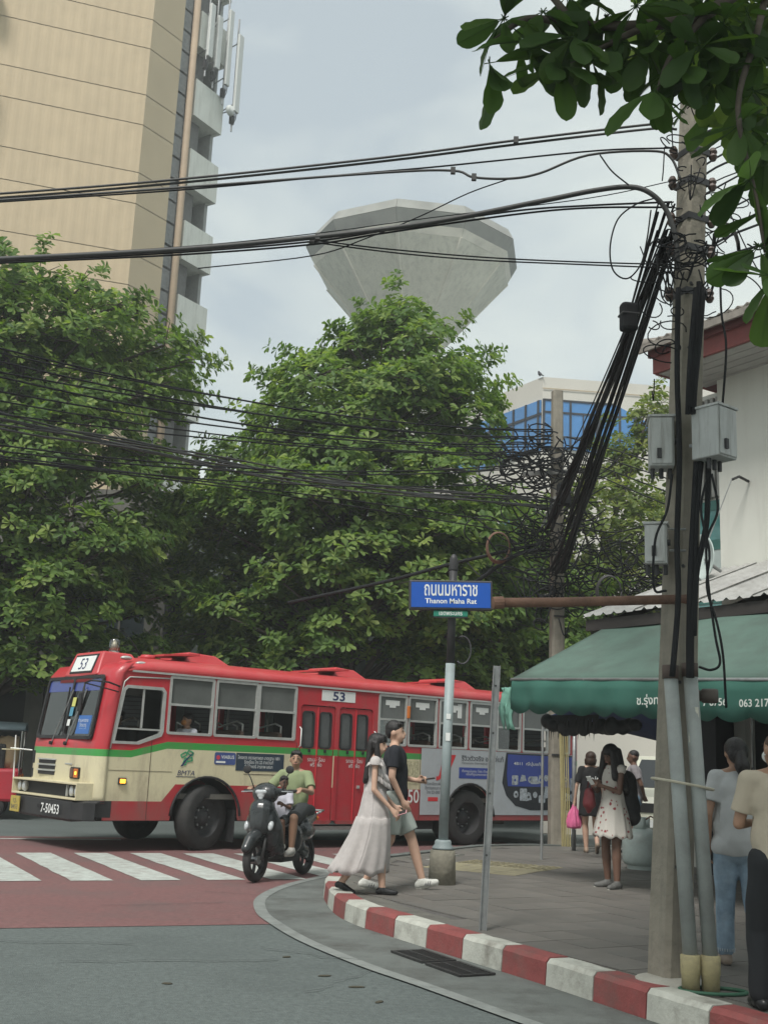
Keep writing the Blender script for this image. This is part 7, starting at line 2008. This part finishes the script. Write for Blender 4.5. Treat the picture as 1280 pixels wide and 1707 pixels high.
def cutter(fn, cuts):
    """flat hems: nothing of the cloth reaches past the plane at the end of a sleeve or leg"""
    def go(c):
        c = fn(c)
        for e, d, rad in cuts:
            e = np.array(e); d = np.array(d) / np.linalg.norm(d)
            q = c - e; t = q @ d; ax_ = q - t[:, None] * d
            k = (t > 0) & (np.linalg.norm(ax_, axis=1) < rad) & (t < .14)
            c[k] -= (t[k] * .96)[:, None] * d
        return c
    return go
def shirt(o, J, m, sleeve=.55, hem=.86, loose=1., fem=False, seed=0., name='shirt', vox=.0125, b=1.):
    hw = .155 if fem else .185
    P = [('e', J['che'], (hw * 1.04 * b, .125 * b * loose, .19)), ('c', lerp(J['che'], J['pel'], .2), J['pel'], .138 * b * loose, .145 * b * loose), ('e', lerp(J['che'], J['pel'], .6), (.165 * b * loose, .125 * b * loose, .25)),
         ('e', tuple(Vector(J['pel']) - Vector((0, 0, .04))), (.172 * b * loose, .13 * b * loose, .15)),
         ('c', tuple(Vector(J['nek']) - Vector((0, 0, .035))), J['SL'], .062, .064), ('c', tuple(Vector(J['nek']) - Vector((0, 0, .035))), J['SR'], .062, .064)]
    cuts = []
    if sleeve > 0:
        for k in 'LR':
            if sleeve <= 1: cuts.append((lerp(J['S' + k], J['E' + k], sleeve), Vector(J['E' + k]) - Vector(J['S' + k]), .085))
            e = lerp(J['S' + k], J['E' + k], sleeve) if sleeve <= 1 else J['E' + k]
            P.append(('c', J['S' + k], e, .066, .066 if sleeve < .9 else .055))
            if sleeve > 1: P.append(('c', J['E' + k], lerp(J['E' + k], J['W' + k], sleeve - 1), .054, .04))
    return blob(name, P, m, o, vox, 3, cutter(fold(.007, 22, seed, hem), cuts))
def trousers(o, J, m, frac=1.0, loose=1., hem=None, seed=0., name='trousers', vox=.013):
    cuts = []
    P = [('e', J['pel'], (.165, .125, .13)), ('e', tuple(Vector(J['pel']) - Vector((0, .01, .07))), (.168, .125, .11))]
    for k in 'LR':
        K_, A_ = J['K' + k], J['A' + k]
        if frac > 1:
            P += [('c', J['H' + k], K_, .103 * loose, .078 * loose), ('c', K_, lerp(K_, A_, frac - 1), .076 * loose, .066 * loose)]
        else:
            P += [('c', J['H' + k], lerp(J['H' + k], K_, frac), .104 * loose, .092 * loose)]
            cuts.append((lerp(J['H' + k], K_, frac), Vector(K_) - Vector(J['H' + k]), .125))
    return blob(name, P, m, o, vox, 3, cutter(fold(.007, 19, seed, hem), cuts))
def shoes(o, J, m, sole=None, s=1.):
    for k in 'LR':
        t_ = Vector(J['T' + k]).normalized(); a = Vector(J['A' + k]); dn = Vector((0, 0, -.045)) if abs(t_.z) < .5 else t_.cross(Vector((1, 0, 0))).normalized() * .045
        sh_ = blob('shoe', [('c', tuple(a + dn * .3), tuple(a - t_ * .04 + dn * .9), .047 * s, .041 * s), ('c', tuple(a + dn * .7), tuple(a + t_ * .10 + dn * 1.1), .050 * s, .036 * s), ('c', tuple(a + t_ * .08 + dn * 1.1), tuple(a + t_ * .15 + dn * 1.2), .042 * s, .031 * s)], m, o, .009, 3)
        if sole is not None:
            blob('sole', [('c', tuple(a - t_ * .045 + dn * 1.5), tuple(a + t_ * .155 + dn * 1.55), .026, .024), ('c', tuple(a - t_ * .04 + dn * 1.6), tuple(a + t_ * .06 + dn * 1.6), .026, .026)], sole, sh_, .009, 2)
def lathe_cloth(name, rings, m, o, folds=9, amp=.03, n=72, seed=0., solid=.004):
    """rings: (z, cx, cy, rx, ry, foldweight) from top to hem"""
    P = []
    for (z, cx, cy, rx, ry, fw_) in rings:
        row = []
        for k in range(n + 1):
            a = 2 * math.pi * k / n
            f_ = 1 + fw_ * amp * (math.sin(folds * a + seed + .9 * math.sin(2 * a + seed)) * (.6 + .4 * math.sin(3 * a + seed * 3)) + .45 * math.sin(round(folds * 1.7) * a + seed * 2 + z * 2) + .4 * math.sin(3 * a + 1))
            row.append((cx + rx * f_ * math.cos(a), cy + ry * f_ * math.sin(a), z + .01 * fw_ * math.sin(folds * a + 1)))
        row[-1] = row[0]
        P.append(row)
    # densify vertically
    Q = []
    for i in range(len(P) - 1):
        for t in (0, .34, .67): Q.append([lerp(a, b, t) for a, b in zip(P[i], P[i + 1])])
    Q.append(P[-1])
    return MB().grid(Q).build(name, m, o, smooth=True, solid=solid)
def hair_short(o, H, hr, m, full=1.):
    def cut(c): return c
    return blob('hair', [('e', H((0, -.018, 1.632)), (.080, .094, .083 * full), hr), ('e', H((0, -.05, 1.595)), (.072, .06, .075), hr), ('c', H((-.045, .05, 1.668)), H((.045, .05, 1.672)), .026, .026), ('c', H((.07, .0, 1.63)), H((.072, .005, 1.60)), .012, .008), ('c', H((-.07, .0, 1.63)), H((-.072, .005, 1.60)), .012, .008)], m, o, .007, 2)
m_hair = mat('hair_black', (.014, .012, .012), .45, var=.3, scale=40, bump=.4, bscale=90)
m_hairb = mat('hair_brown', (.045, .026, .018), .5, var=.3, scale=40, bump=.3, bscale=90)
sk_l = skin('light', (.50, .32, .235)); sk_m = skin('tan', (.33, .195, .13)); sk_d = skin('dark', (.15, .085, .06)); sk_b = skin('brown', (.22, .125, .085))

# ---- woman in the pale dress
J = dict(AL=(-.04, -.33, .11), KL=(-.07, -.08, .47), TL=(-.05, .95, -.32), AR=(.04, .12, .085), KR=(.07, .085, .49), TR=(.05, 1, .05),
         ER=(.19, .0, 1.10), WR=(.15, .20, .90), EL=(-.20, .02, 1.12), WL=(-.20, .20, .93), hsR=(-.6, .6, .3), hnR=(-1, 0, -.3), curl=.8)
o, J, H, hr = person('woman in a long pale ruffled dress walking with a pink phone in her hand', (.03, 12.05, .165), R(-4), 1.60, J, True, sk_l, hyaw=R(-14), hpit=R(4), curl=.7, build=.82)
m_dr = mat('dress_pale', (.42, .39, .375), .85, var=.08, scale=20, bump=.1, bscale=50, sheen=.2)
shirt(o, J, m_dr, 0.12, .95, .95, True, 1, 'bodice', b=.95)
lathe_cloth('skirt', [(1.12, 0, 0, .135, .115, 0), (1.0, 0, .0, .15, .14, .25), (.88, 0, -.0, .18, .16, .5), (.80, 0, -.008, .19, .172, .7), (.795, 0, -.008, .2, .182, .9), (.6, 0, -.035, .205, .225, 1.0), (.4, 0, -.085, .21, .270, 1.5), (.22, 0, -.145, .21, .31, 2.2)], m_dr, o, 7, .045, seed=.7)
for i, (z, r_) in enumerate(((1.30, .135), (1.23, .14))):
    P = []
    for k in range(31):
        a = math.pi * (k / 30) + 0
        rf = 1 + .10 * math.sin(k * 1.9)
        P.append([((.125 + .01 * i) * math.cos(a), (.10 + .02 * i) * math.sin(a) * 1.0 + .03, z + .05 - .10 * math.sin(a)), ((.15 + .012 * i) * rf * math.cos(a), (.125 + .02 * i) * rf * math.sin(a) + .03, z - .03 - .10 * math.sin(a))])
    MB().grid(P).build('ruffle', m_dr, o, smooth=True, solid=.004)
for k in 'LR':
    sd = -1 if k == 'L' else 1
    P = []
    for q in range(13):
        a = math.pi * q / 12 - math.pi / 2
        P.append([(sd * (.14 + .02), .075 * math.sin(a), 1.42 - .03 * abs(math.sin(a))), (sd * (.205 + .012 * math.sin(q * 2)), .10 * math.sin(a), 1.40 - .06 * abs(math.sin(a)))])
    MB().grid(P).build('cap_sleeve', m_dr, o, smooth=True, solid=.004)
hp = [('e', H((0, -.015, 1.628)), (.084, .10, .086), hr), ('e', H((0, -.055, 1.58)), (.078, .06, .09), hr), ('c', H((0, .07, 1.668)), H((0, .085, 1.632)), .03, .014), ('c', H((-.04, .065, 1.665)), H((-.05, .08, 1.625)), .025, .012), ('c', H((.04, .065, 1.665)), H((.05, .08, 1.625)), .025, .012)]
for k in range(9):
    x = -.075 + .0188 * k
    hp.append(('c', H((x, -.06, 1.60)), (x * 1.3, -.10 - .01 * math.sin(k * 2), 1.20 - .02 * math.sin(k * 3)), .035, .028))
hp += [('c', H((.07, .0, 1.60)), (.10, .03, 1.24), .028, .024), ('c', H((.072, .03, 1.58)), (.09, .07, 1.22), .016, .014), ('c', H((-.07, .0, 1.60)), (-.10, .03, 1.24), .028, .024)]
blob('hair', hp, m_hair, o, .009, 2)
m_bsh = mat('black_leather', (.015, .015, .016), .3)
shoes(o, J, m_bsh, None, .85)
w_ = Vector(J['WR']); ph = empty('phone', (0, 0, 0), 0, 'pink phone held low in the hand of the woman in the pale dress', 'phone')
def world_of(o, p):
    rz = o.rotation_euler[2]; s = o.scale[0]; c_, s_ = math.cos(rz), math.sin(rz)
    return (o.location[0] + s * (p[0] * c_ - p[1] * s_), o.location[1] + s * (p[0] * s_ + p[1] * c_), o.location[2] + s * p[2])
ph.location = world_of(o, (w_.x - .03, w_.y + .085, w_.z - .035)); ph.rotation_euler = (R(20), R(25), o.rotation_euler[2])
MB().box((0, 0, 0), (.07, .145, .010)).build('case', mat('pink_case', (.58, .30, .32), .4), ph, bevel=.004)
MB().box((0, 0, .006), (.062, .13, .002)).build('screen', mat('phone_glass', (.02, .02, .022), .1), ph)

# ---- man in black tee
J = dict(pel=(0, .0, .95), AL=(-.06, .33, .10), KL=(-.08, .20, .52), TL=(-.02, 1, .28), AR=(.06, -.25, .085), KR=(.09, -.02, .50), TR=(.03, 1, -.05),
         ER=(.235, -.02, 1.12), WR=(.20, .10, .90), EL=(-.24, .03, 1.13), WL=(-.14, .24, 1.10), hsL=(.3, .2, 1), hnL=(1, 0, .2), hdL=(.3, 1, .1), cuL=.9, curl=.9)
o, J, H, hr = person('man in black t-shirt and pale shorts walking behind the woman in the dress', (.23, 12.62, .165), R(-2), 1.75, J, False, sk_l, hyaw=R(-8), hpit=R(-2))
shirt(o, J, mat('tee_black', (.014, .016, .022), .85, var=.15), .62, .87, 1.05, seed=2)
trousers(o, J, mat('shorts_sage', (.33, .37, .34), .85, var=.06), .86, 1.16, None, 3, 'shorts')
m_gstripe = mat('stripe_grey', (.12, .12, .12), .6)
m_snk = mat('sneaker_white', (.52, .52, .48), .6, var=.15, scale=30); m_sol = mat('sole_white', (.50, .49, .44), .6)
shoes(o, J, m_snk, m_sol, 1.0)
for k in 'LR':
    t_ = Vector(J['T' + k]).normalized(); a = Vector(J['A' + k])
    for q in range(3):
        c = a + t_ * (.045 + .022 * q) + Vector((0, 0, -.03 - .006 * q))
        MB().bar(tuple(c + Vector((.030, 0, .015))), tuple(c + Vector((.050, -.012, -.03))), .012, .006).build('side_stripe', m_gstripe, o)
        MB().bar(tuple(c + Vector((-.02, 0, .028))), tuple(c + Vector((.02, 0, .028))), .008, .006).build('lace', m_wt, o)
hair_short(o, H, hr, m_hair, 1.08)
w_ = Vector(J['WL'])
ph = empty('phone', world_of(o, (w_.x + .05, w_.y + .12, w_.z + .02)), o.rotation_euler[2], 'dark phone in the raised hand of the man in black', 'phone')
ph.rotation_euler = (R(10), R(5), o.rotation_euler[2])
MB().box((0, 0, 0), (.075, .15, .010)).build('case', m_black, ph, bevel=.004)
MB().box((0, 0, .006), (.065, .135, .002)).build('screen', MATS['phone_glass'], ph)

# ---- woman in floral dress under the awning
J = dict(AL=(-.11, .03, .085), AR=(.12, -.02, .085), KL=(-.10, .03, .49), KR=(.11, .02, .49), TL=(-.25, 1, 0), TR=(.35, 1, 0), EL=(-.21, .07, 1.13), WL=(-.07, .24, 1.20), ER=(.21, .07, 1.13), WR=(.05, .25, 1.18),
         hsL=(0, -.3, 1), hnL=(1, 0, 0), hsR=(0, -.3, 1), hnR=(-1, 0, 0), hdL=(.6, .5, .3), hdR=(-.6, .5, .3), curl=.9)
o, J, H, hr = person('woman in white floral dress looking down at her phone under the awning', (2.80, 13.6, .165), R(208), 1.63, J, True, sk_d, hpit=R(28), hyaw=R(6))
m_flo = bpy.data.materials.new('floral_cloth'); m_flo.use_nodes = True
t = m_flo.node_tree; b_ = t.nodes['Principled BSDF']; b_.inputs['Roughness'].default_value = .85
tc_ = t.nodes.new('ShaderNodeTexCoord'); vo = t.nodes.new('ShaderNodeTexVoronoi'); vo.inputs['Scale'].default_value = 15; nzz = t.nodes.new('ShaderNodeTexNoise'); nzz.inputs['Scale'].default_value = 30
t.links.new(tc_.outputs['Object'], vo.inputs['Vector']); t.links.new(tc_.outputs['Object'], nzz.inputs['Vector'])
ad_ = t.nodes.new('ShaderNodeMath'); ad_.operation = 'MULTIPLY_ADD'; ad_.inputs[1].default_value = .42; t.links.new(nzz.outputs['Fac'], ad_.inputs[0]); t.links.new(vo.outputs['Distance'], ad_.inputs[2])
rp_ = t.nodes.new('ShaderNodeValToRGB'); e_ = rp_.color_ramp.elements; e_[0].position = .42; e_[0].color = (.26, .05, .055, 1); e_[1].position = .50; e_[1].color = (.55, .52, .47, 1)
t.links.new(ad_.outputs[0], rp_.inputs[0]); t.links.new(rp_.outputs[0], b_.inputs['Base Color'])
shirt(o, J, m_flo, 0.0, 1.0, .98, True, 1, 'bodice', b=.95)
lathe_cloth('skirt', [(1.12, 0, 0, .14, .115, 0), (1.0, 0, 0, .16, .135, .4), (.85, 0, 0, .20, .175, .9), (.72, 0, 0, .225, .205, 1.3), (.60, 0, 0, .245, .225, 1.6)], m_flo, o, 10, .04, seed=1.7)
hp = [('e', H((0, -.02, 1.628)), (.092, .105, .088), hr), ('e', H((0, -.06, 1.57)), (.10, .075, .12), hr)]
for k in range(11):
    x = -.13 + .026 * k
    hp.append(('c', H((x * .6, -.06, 1.60)), (x * 1.25, -.10 + .03 * math.cos(k * 1.3), 1.16 + .04 * math.sin(k * 2.4)), .05, .045))
for sx in (-1, 1): hp += [('c', H((sx * .075, .02, 1.62)), (sx * .13, .07, 1.30), .035, .045), ('c', H((sx * .085, -.02, 1.6)), (sx * .155, .0, 1.22), .04, .05)]
blob('hair', hp, m_hair, o, .011, 2)
m_gsh = mat('sneaker_grey', (.10, .10, .095), .7, var=.3, scale=30)
shoes(o, J, m_gsh, m_sol, 1.02)
for sx in (-1, 1): MB().tube([(sx * .10, .08, 1.28), (sx * .11, .03, 1.43), (sx * .11, -.10, 1.40)], .012, 6).build('dress_strap', m_black, o)
bk = empty('backpack', world_of(o, (0, -.22, 1.0)), o.rotation_euler[2], 'black backpack worn by the woman in the floral dress', 'backpack')
blob('pack', [('c', (0, 0, -.12), (0, .02, .25), .15, .13), ('e', (0, -.05, -.05), (.14, .10, .17)), ('c', (-.08, 0, -.15), (.08, 0, -.15), .11, .11)], m_black, bk, .014, 4)
MB().tube([(-.1, .08, .25), (-.11, .14, .36), (-.10, .10, .42)], .016, 6).build('strap', m_black, bk); MB().tube([(0, -.13, .12), (.0, -.16, -.05)], .01, 5).build('zip', m_dark, bk)
rb = empty('handbag', world_of(o, (.2, .20, 1.0)), o.rotation_euler[2], 'dark red pouch bag hanging from the arm of the woman in the floral dress', 'bag')
blob('pouch', [('c', (0, 0, .10), (0, 0, -.02), .06, .08), ('c', (0, 0, -.02), (.01, 0, -.11), .08, .03), ('e', (0, 0, .03), (.09, .05, .11))], mat('bag_red', (.16, .025, .03), .5), rb, .012, 3)
MB().tube([(-.05, 0, .12), (-.03, 0, .22), (.03, -.02, .23), (.05, 0, .12)], .008, 6).build('handle', MATS['bag_red'], rb, smooth=True)
ph = empty('phone', world_of(o, (-.01, .34, 1.24)), o.rotation_euler[2], 'pale phone held up by the woman in the floral dress', 'phone'); ph.rotation_euler = (R(50), 0, o.rotation_euler[2])
MB().box((0, 0, 0), (.075, .15, .01)).build('case', m_wt, ph, bevel=.004)
MB().box((0, 0, .006), (.065, .135, .002)).build('screen', MATS['phone_glass'], ph)

# ---- woman in black dress walking away
J = dict(AL=(-.07, .02, .085), KL=(-.09, .03, .49), AR=(.09, -.22, .16), KR=(.09, .04, .49), TR=(.02, .75, -.65), EL=(-.24, -.03, 1.12), WL=(-.27, .02, .86))
o, J, H, hr = person('woman in short black dress walking away with a pink bag', (3.55, 19.0, .165), R(86), 1.60, J, True, sk_l, vox=.011)
m_bd = mat('dress_black', (.013, .013, .014), .85, var=.2)
shirt(o, J, m_bd, .8, .9, 1.15, True, 4, 'dress_top')
lathe_cloth('skirt', [(1.10, 0, 0, .17, .135, 0), (.9, 0, 0, .19, .155, .3), (.72, 0, 0, .20, .165, .5), (.62, 0, 0, .205, .17, .6)], m_bd, o, 7, .02)
text('Salt', m_wt, o, Matrix.Translation((.02, -.152, 1.25)) @ yz() , w=.20, h=.085, shear=.2)
blob('hair', [('e', H((0, -.02, 1.62)), (.095, .105, .095), hr), ('e', H((0, -.05, 1.55)), (.098, .075, .085), hr), ('c', H((-.08, .0, 1.56)), H((-.07, .05, 1.50)), .03, .03), ('c', H((.08, .0, 1.56)), H((.07, .05, 1.50)), .03, .03)], m_hairb, o, .01, 2)
shoes(o, J, mat('sandal_tan', (.30, .22, .16), .6), mat('sandal_sole', (.12, .09, .07), .7), .9)
pb_ = empty('plastic_bag', world_of(o, (-.28, .03, .50)), 0, 'pink plastic carrier bag held by the woman in black', 'bag')
m_pk = mat('pink_plastic', (.60, .13, .27), .35, var=.15)
lathe_cloth('sack', [(.30, 0, 0, .015, .012, 0), (.22, 0, 0, .04, .03, 1), (.12, 0, 0, .09, .06, 2), (.0, 0, 0, .12, .08, 1.5), (-.08, 0, 0, .11, .07, 1.), (-.10, 0, 0, .02, .02, 0)], m_pk, pb_, 7, .08)

# ---- man in denim shorts behind the gas cylinder
J = dict(EL=(-.22, -.12, 1.13), WL=(-.08, -.17, .95), ER=(.22, -.12, 1.13), WR=(.08, -.17, .95), AL=(-.10, 0, .085), AR=(.10, 0.05, .085))
o, J, H, hr = person('man in grey shirt and faded denim shorts standing before the cream pickup', (4.30, 19.2, .165), R(168), 1.66, J, False, sk_d, vox=.011, hyaw=R(6), hpit=R(6))
shirt(o, J, mat('shirt_lilac', (.27, .25, .26), .85, var=.25, scale=25), .62, .84, 1.1, seed=5)
m_den = mat('denim_faded', (.13, .20, .27), .85, var=.3, scale=6, bump=.1)
trousers(o, J, m_den, .88, 1.1, None, 2, 'shorts')
shoes(o, J, m_bsh, None, .95)
blob('hair', [('e', H((0, -.018, 1.628)), (.076, .092, .078), hr)], m_hair, o, .008, 2)

# ---- woman in grey tee, seen from behind
J = dict(AL=(-.09, .10, .085), KL=(-.09, .08, .49), AR=(.11, -.20, .16), KR=(.10, .0, .50), TR=(.12, .62, -.78), TL=(-.05, 1, 0), ER=(.225, -.03, 1.12), WR=(.24, .04, .87), EL=(-.225, -.05, 1.12), WL=(-.22, .02, .88))
o, J, H, hr = person('woman in light grey t-shirt and jeans walking away beside the near pole', (2.66, 8.52, .165), R(84), 1.60, J, True, sk_m, hyaw=R(8), hpit=R(6))
shirt(o, J, mat('tee_grey', (.42, .43, .43), .85, var=.08, scale=8, bump=.08, bscale=25), .66, .82, 1.12, True, 6, b=1.08)
m_jn = mat('denim_light', (.21, .29, .37), .85, var=.3, scale=7, bump=.2, bscale=60, dirt=(.36, .44, .5), dscale=3, damt=.5)
trousers(o, J, m_jn, 1.9, 1.0, None, 3, 'jeans')
for k in 'LR':
    a = Vector(J['A' + k]); kk = Vector(J['K' + k]); c = a.lerp(kk, .12)
    d_ = (kk - a).normalized(); mb = MB()
    for q in range(22):
        an = 2 * math.pi * q / 22; x, y, _z = frame(d_)
        p = c + (x * math.cos(an) + y * math.sin(an)) * .066
        mb.tube([tuple(p), tuple(p - d_ * (.02 + .015 * rnd.random()))], .003, 4)
    tag(mb.build('frayed_hem', mat('fray_white', (.45, .5, .55), .9), o), kind='stuff')
shoes(o, J, mat('shoe_taupe', (.24, .19, .15), .6), mat('sole_dark', (.06, .055, .05), .8), 1.0)
hp = [('e', H((0, -.018, 1.622)), (.088, .104, .09), hr), ('e', H((0, -.06, 1.575)), (.08, .06, .08), hr), ('c', H((0, -.12, 1.56)), H((.0, -.14, 1.48)), .04, .06), ('c', H((.0, -.14, 1.48)), H((.02, -.13, 1.40)), .06, .04), ('c', H((.02, -.13, 1.40)), H((.01, -.12, 1.34)), .04, .015)]
blob('hair', hp, m_hair, o, .008, 2)
sc2 = MB(); q = H((0, -.125, 1.545)); sc2.tube([(q[0] + .032 * math.cos(a), q[1] - .012 * math.sin(a), q[2] + .022 * math.sin(a)) for a in np.linspace(0, 6.3, 16)], .010, 6); sc2.build('scrunchie', mat('scrunchie_grey', (.25, .25, .25), .7, var=.4, scale=40), o, smooth=True)
MB().tube([(.11, .08, 1.42), (.13, .0, 1.475), (.14, -.10, 1.40), (.13, -.15, 1.20), (.20, -.10, .98), (.24, .02, .90)], .014, 6).build('bag_strap', m_black, o, smooth=True)
rb = empty('plastic_bag', world_of(o, (.27, .10, .58)), 0, 'red plastic bag hanging from the hand of the woman in the grey t-shirt', 'bag')
lathe_cloth('sack', [(.24, 0, 0, .012, .012, 0), (.15, 0, 0, .03, .025, 1), (.05, 0, 0, .06, .045, 2), (-.06, 0, 0, .07, .05, 1.5), (-.12, 0, 0, .02, .02, 0)], mat('red_plastic', (.55, .05, .07), .35, var=.15), rb, 7, .08)

# ---- man in beige shirt at the picture's edge, seen from behind
J = dict(AL=(-.10, .12, .085), AR=(.10, -.1, .085), KL=(-.10, .12, .49), TR=(.05, 1, 0), EL=(-.235, .06, 1.12), WL=(-.08, .26, 1.12))
o, J, H, hr = person('man in loose beige shirt and dark trousers at the pavement edge', (2.425, 6.98, .165), R(92), 1.60, J, False, sk_m, hyaw=R(12))
shirt(o, J, mat('shirt_beige', (.43, .375, .29), .85, var=.07, scale=8, bump=.08, bscale=25), .72, .76, 1.12, seed=8, b=.98)
trousers(o, J, mat('trousers_dark', (.015, .017, .02), .85), 1.95, 1.1, None, 1)
shoes(o, J, m_bsh, None, 1.0)
blob('hair', [('e', H((0, -.02, 1.626)), (.0745, .092, .077), hr), ('e', H((0, -.05, 1.59)), (.06, .048, .06), hr)], mat('hair_cropped', (.09, .055, .04), .7), o, .008, 2)
blob('mask', [('e', H((0, .075, 1.548)), (.052, .04, .045), hr)], m_wt, o, .008, 2)
for sx in (-1, 1): MB().tube([H((sx * .055, .07, 1.56)), H((sx * .08, .0, 1.555)), H((sx * .079, -.012, 1.60))], .003, 4).build('mask_loop', m_wt, o)
MB().tube([(.10, .13, 1.30), (.10, .0, 1.478), (.09, -.10, 1.44), (.085, -.14, 1.38)], .016, 6).build('bag_strap', mat('strap_purple', (.10, .07, .16), .8), o, smooth=True)
MB().box((.05, -.18, .72), (.05, .02, .06)).build('key_fob', m_wt, o)

# ---- scooter rider and child
HA = math.atan2(SD.y, SD.x)
def on_scooter(x): return (-1.10 + SD.x * x, 14.85 + SD.y * x, 0)
J = dict(pel=(0, 0, .86), che=(0, .03, 1.17), nek=(0, .05, 1.31), SL=(-.185, .05, 1.265), SR=(.185, .05, 1.265), EL=(-.32, .20, 1.06), ER=(.32, .20, 1.06), WL=(-.325, .50, 1.10), WR=(.325, .50, 1.10), HL=(-.10, .02, .84), HR=(.10, .02, .84),
         KL=(-.19, .40, .74), KR=(.19, .40, .74), AL=(-.16, .36, .375), AR=(.16, .36, .375), hsL=(1, 0, 0), hnL=(0, 0, -1), hsR=(-1, 0, 0), hnR=(0, 0, -1), hdL=(-.15, 1, 0), hdR=(.15, 1, 0), curl=1.1)
o, J, H, hr = person('smiling man in olive green t-shirt riding the black scooter', on_scooter(-.30), HA, 1.70, J, False, sk_m, hyaw=R(24))
m_ol = mat('tee_olive', (.21, .25, .135), .85, var=.1, bump=.05)
shirt(o, J, m_ol, .72, .74, 1.08, seed=3)
trousers(o, J, mat('shorts_dark', (.035, .04, .042), .85), .95, 1.05, None, 2, 'shorts')
shoes(o, J, mat('sneaker_pale', (.40, .39, .36), .6, var=.2, scale=30), m_sol, 1.02)
hair_short(o, H, hr, m_hair, 1.0)
blob('moustache', [('c', H((-.02, .094, 1.550)), H((.02, .094, 1.550)), .005, .005)], m_hair, o, .004, 1)
J = dict(pel=(0, 0, .98), che=(0, .02, 1.26), nek=(0, .03, 1.42), SL=(-.135, .02, 1.37), SR=(.135, .02, 1.37), EL=(-.19, .10, 1.14), ER=(.19, .10, 1.14), WL=(-.16, .30, 1.20), WR=(.16, .30, 1.20), HL=(-.08, 0, .95), HR=(.08, 0, .95), KL=(-.15, .30, .90), KR=(.15, .30, .90), AL=(-.16, .24, .52), AR=(.16, .24, .52), curl=.9)
o, J, H, hr = person('small child in pale lilac shirt seated in front on the scooter', (on_scooter(.04)[0], on_scooter(.04)[1], .06), HA, 1.20, J, True, sk_d, hyaw=R(42), hpit=R(4), build=.95)
shirt(o, J, mat('shirt_pale_lilac', (.50, .50, .56), .85, var=.12, scale=14, bump=.1), .75, .80, 1.1, True, 4, b=1.0)
trousers(o, J, MATS['shorts_dark'], .95, .95, None, 2, 'shorts')
shoes(o, J, m_snk, None, .95)
hair_short(o, H, hr, m_hair, 1.05)

# ---- bus conductor and driver
def on_bus(u, v, z): 
    a = R(38.466); return (-2.596 + u * math.cos(a) - v * math.sin(a), 18.367 + u * math.sin(a) + v * math.cos(a), z)
SIT = dict(pel=(0, 0, .50), che=(0, .02, .84), nek=(0, .02, 1.0), SL=(-.17, .02, .955), SR=(.17, .02, .955), EL=(-.24, .08, .70), ER=(.24, .08, .70), WL=(-.12, .30, .66), WR=(.12, .30, .66), HL=(-.09, .05, .48), HR=(.09, .05, .48), KL=(-.10, .44, .50), KR=(.10, .44, .50), AL=(-.10, .42, .09), AR=(.10, .42, .09))
o, J, H, hr = person('bus conductor in white shirt and orange mask at the first open window', on_bus(-.22, .34, .87), R(38.466) + math.pi + R(10), 1.66, dict(SIT), True, sk_m, vox=.012)
shirt(o, J, mat('shirt_white', (.60, .61, .66), .8, var=.06), .95, .42, 1.05, True, 2)
trousers(o, J, MATS['trousers_dark'], 1.9, 1.0)
shoes(o, J, m_bsh, None, .95)
blob('hair', [('e', H((0, -.02, 1.625)), (.084, .10, .086), hr), ('e', H((0, -.07, 1.58)), (.07, .06, .07), hr)], m_hair, o, .01, 2)
blob('mask', [('e', H((0, .07, 1.548)), (.056, .042, .05), hr)], mat('mask_orange', (.45, .20, .06), .7), o, .008, 2)
MB().box((.06, .135, .86), (.07, .012, .04)).build('badge', m_bluetxt, o)
o, J, H, hr = person('bus driver in grey behind the windscreen', on_bus(-.75, 1.7, .87), R(38.466) + math.pi, 1.70, dict(SIT, WL=(-.15, .42, .85), WR=(.15, .42, .85)), False, sk_m, vox=.012)
shirt(o, J, mat('shirt_driver', (.16, .17, .19), .8), .9, .42)
trousers(o, J, MATS['trousers_dark'], 1.9, 1.0)
shoes(o, J, m_bsh, None, .95)
hair_short(o, H, hr, m_hair)
sw_ = MB(); sw_.tube([(-1.22 + .08 * math.sin(a), 1.7 + .2 * math.cos(a), 1.62 + .2 * math.sin(a)) for a in np.linspace(0, 6.283, 24)], .014, 6); sw_.build('steering_wheel', m_black, bus, smooth=True)
# ================================================================== air
hz = MB().b2((-70, -8, -1.0), (75, 125, 60)).build('haze', mat('dummy_haze', (1, 1, 1)))
hm = bpy.data.materials.new('haze_air'); hm.use_nodes = True
t = hm.node_tree; t.nodes.clear()
ou = t.nodes.new('ShaderNodeOutputMaterial'); vp = t.nodes.new('ShaderNodeVolumePrincipled')
vp.inputs['Color'].default_value = (.92, .96, .95, 1); vp.inputs['Density'].default_value = .0018; vp.inputs['Anisotropy'].default_value = .2
t.links.new(vp.outputs[0], ou.inputs['Volume'])
hz.data.materials.clear(); hz.data.materials.append(hm)
tag(hz, 'thin pale haze in the street air', 'haze', kind='stuff')
bpy.data.scenes.remove(WORK)
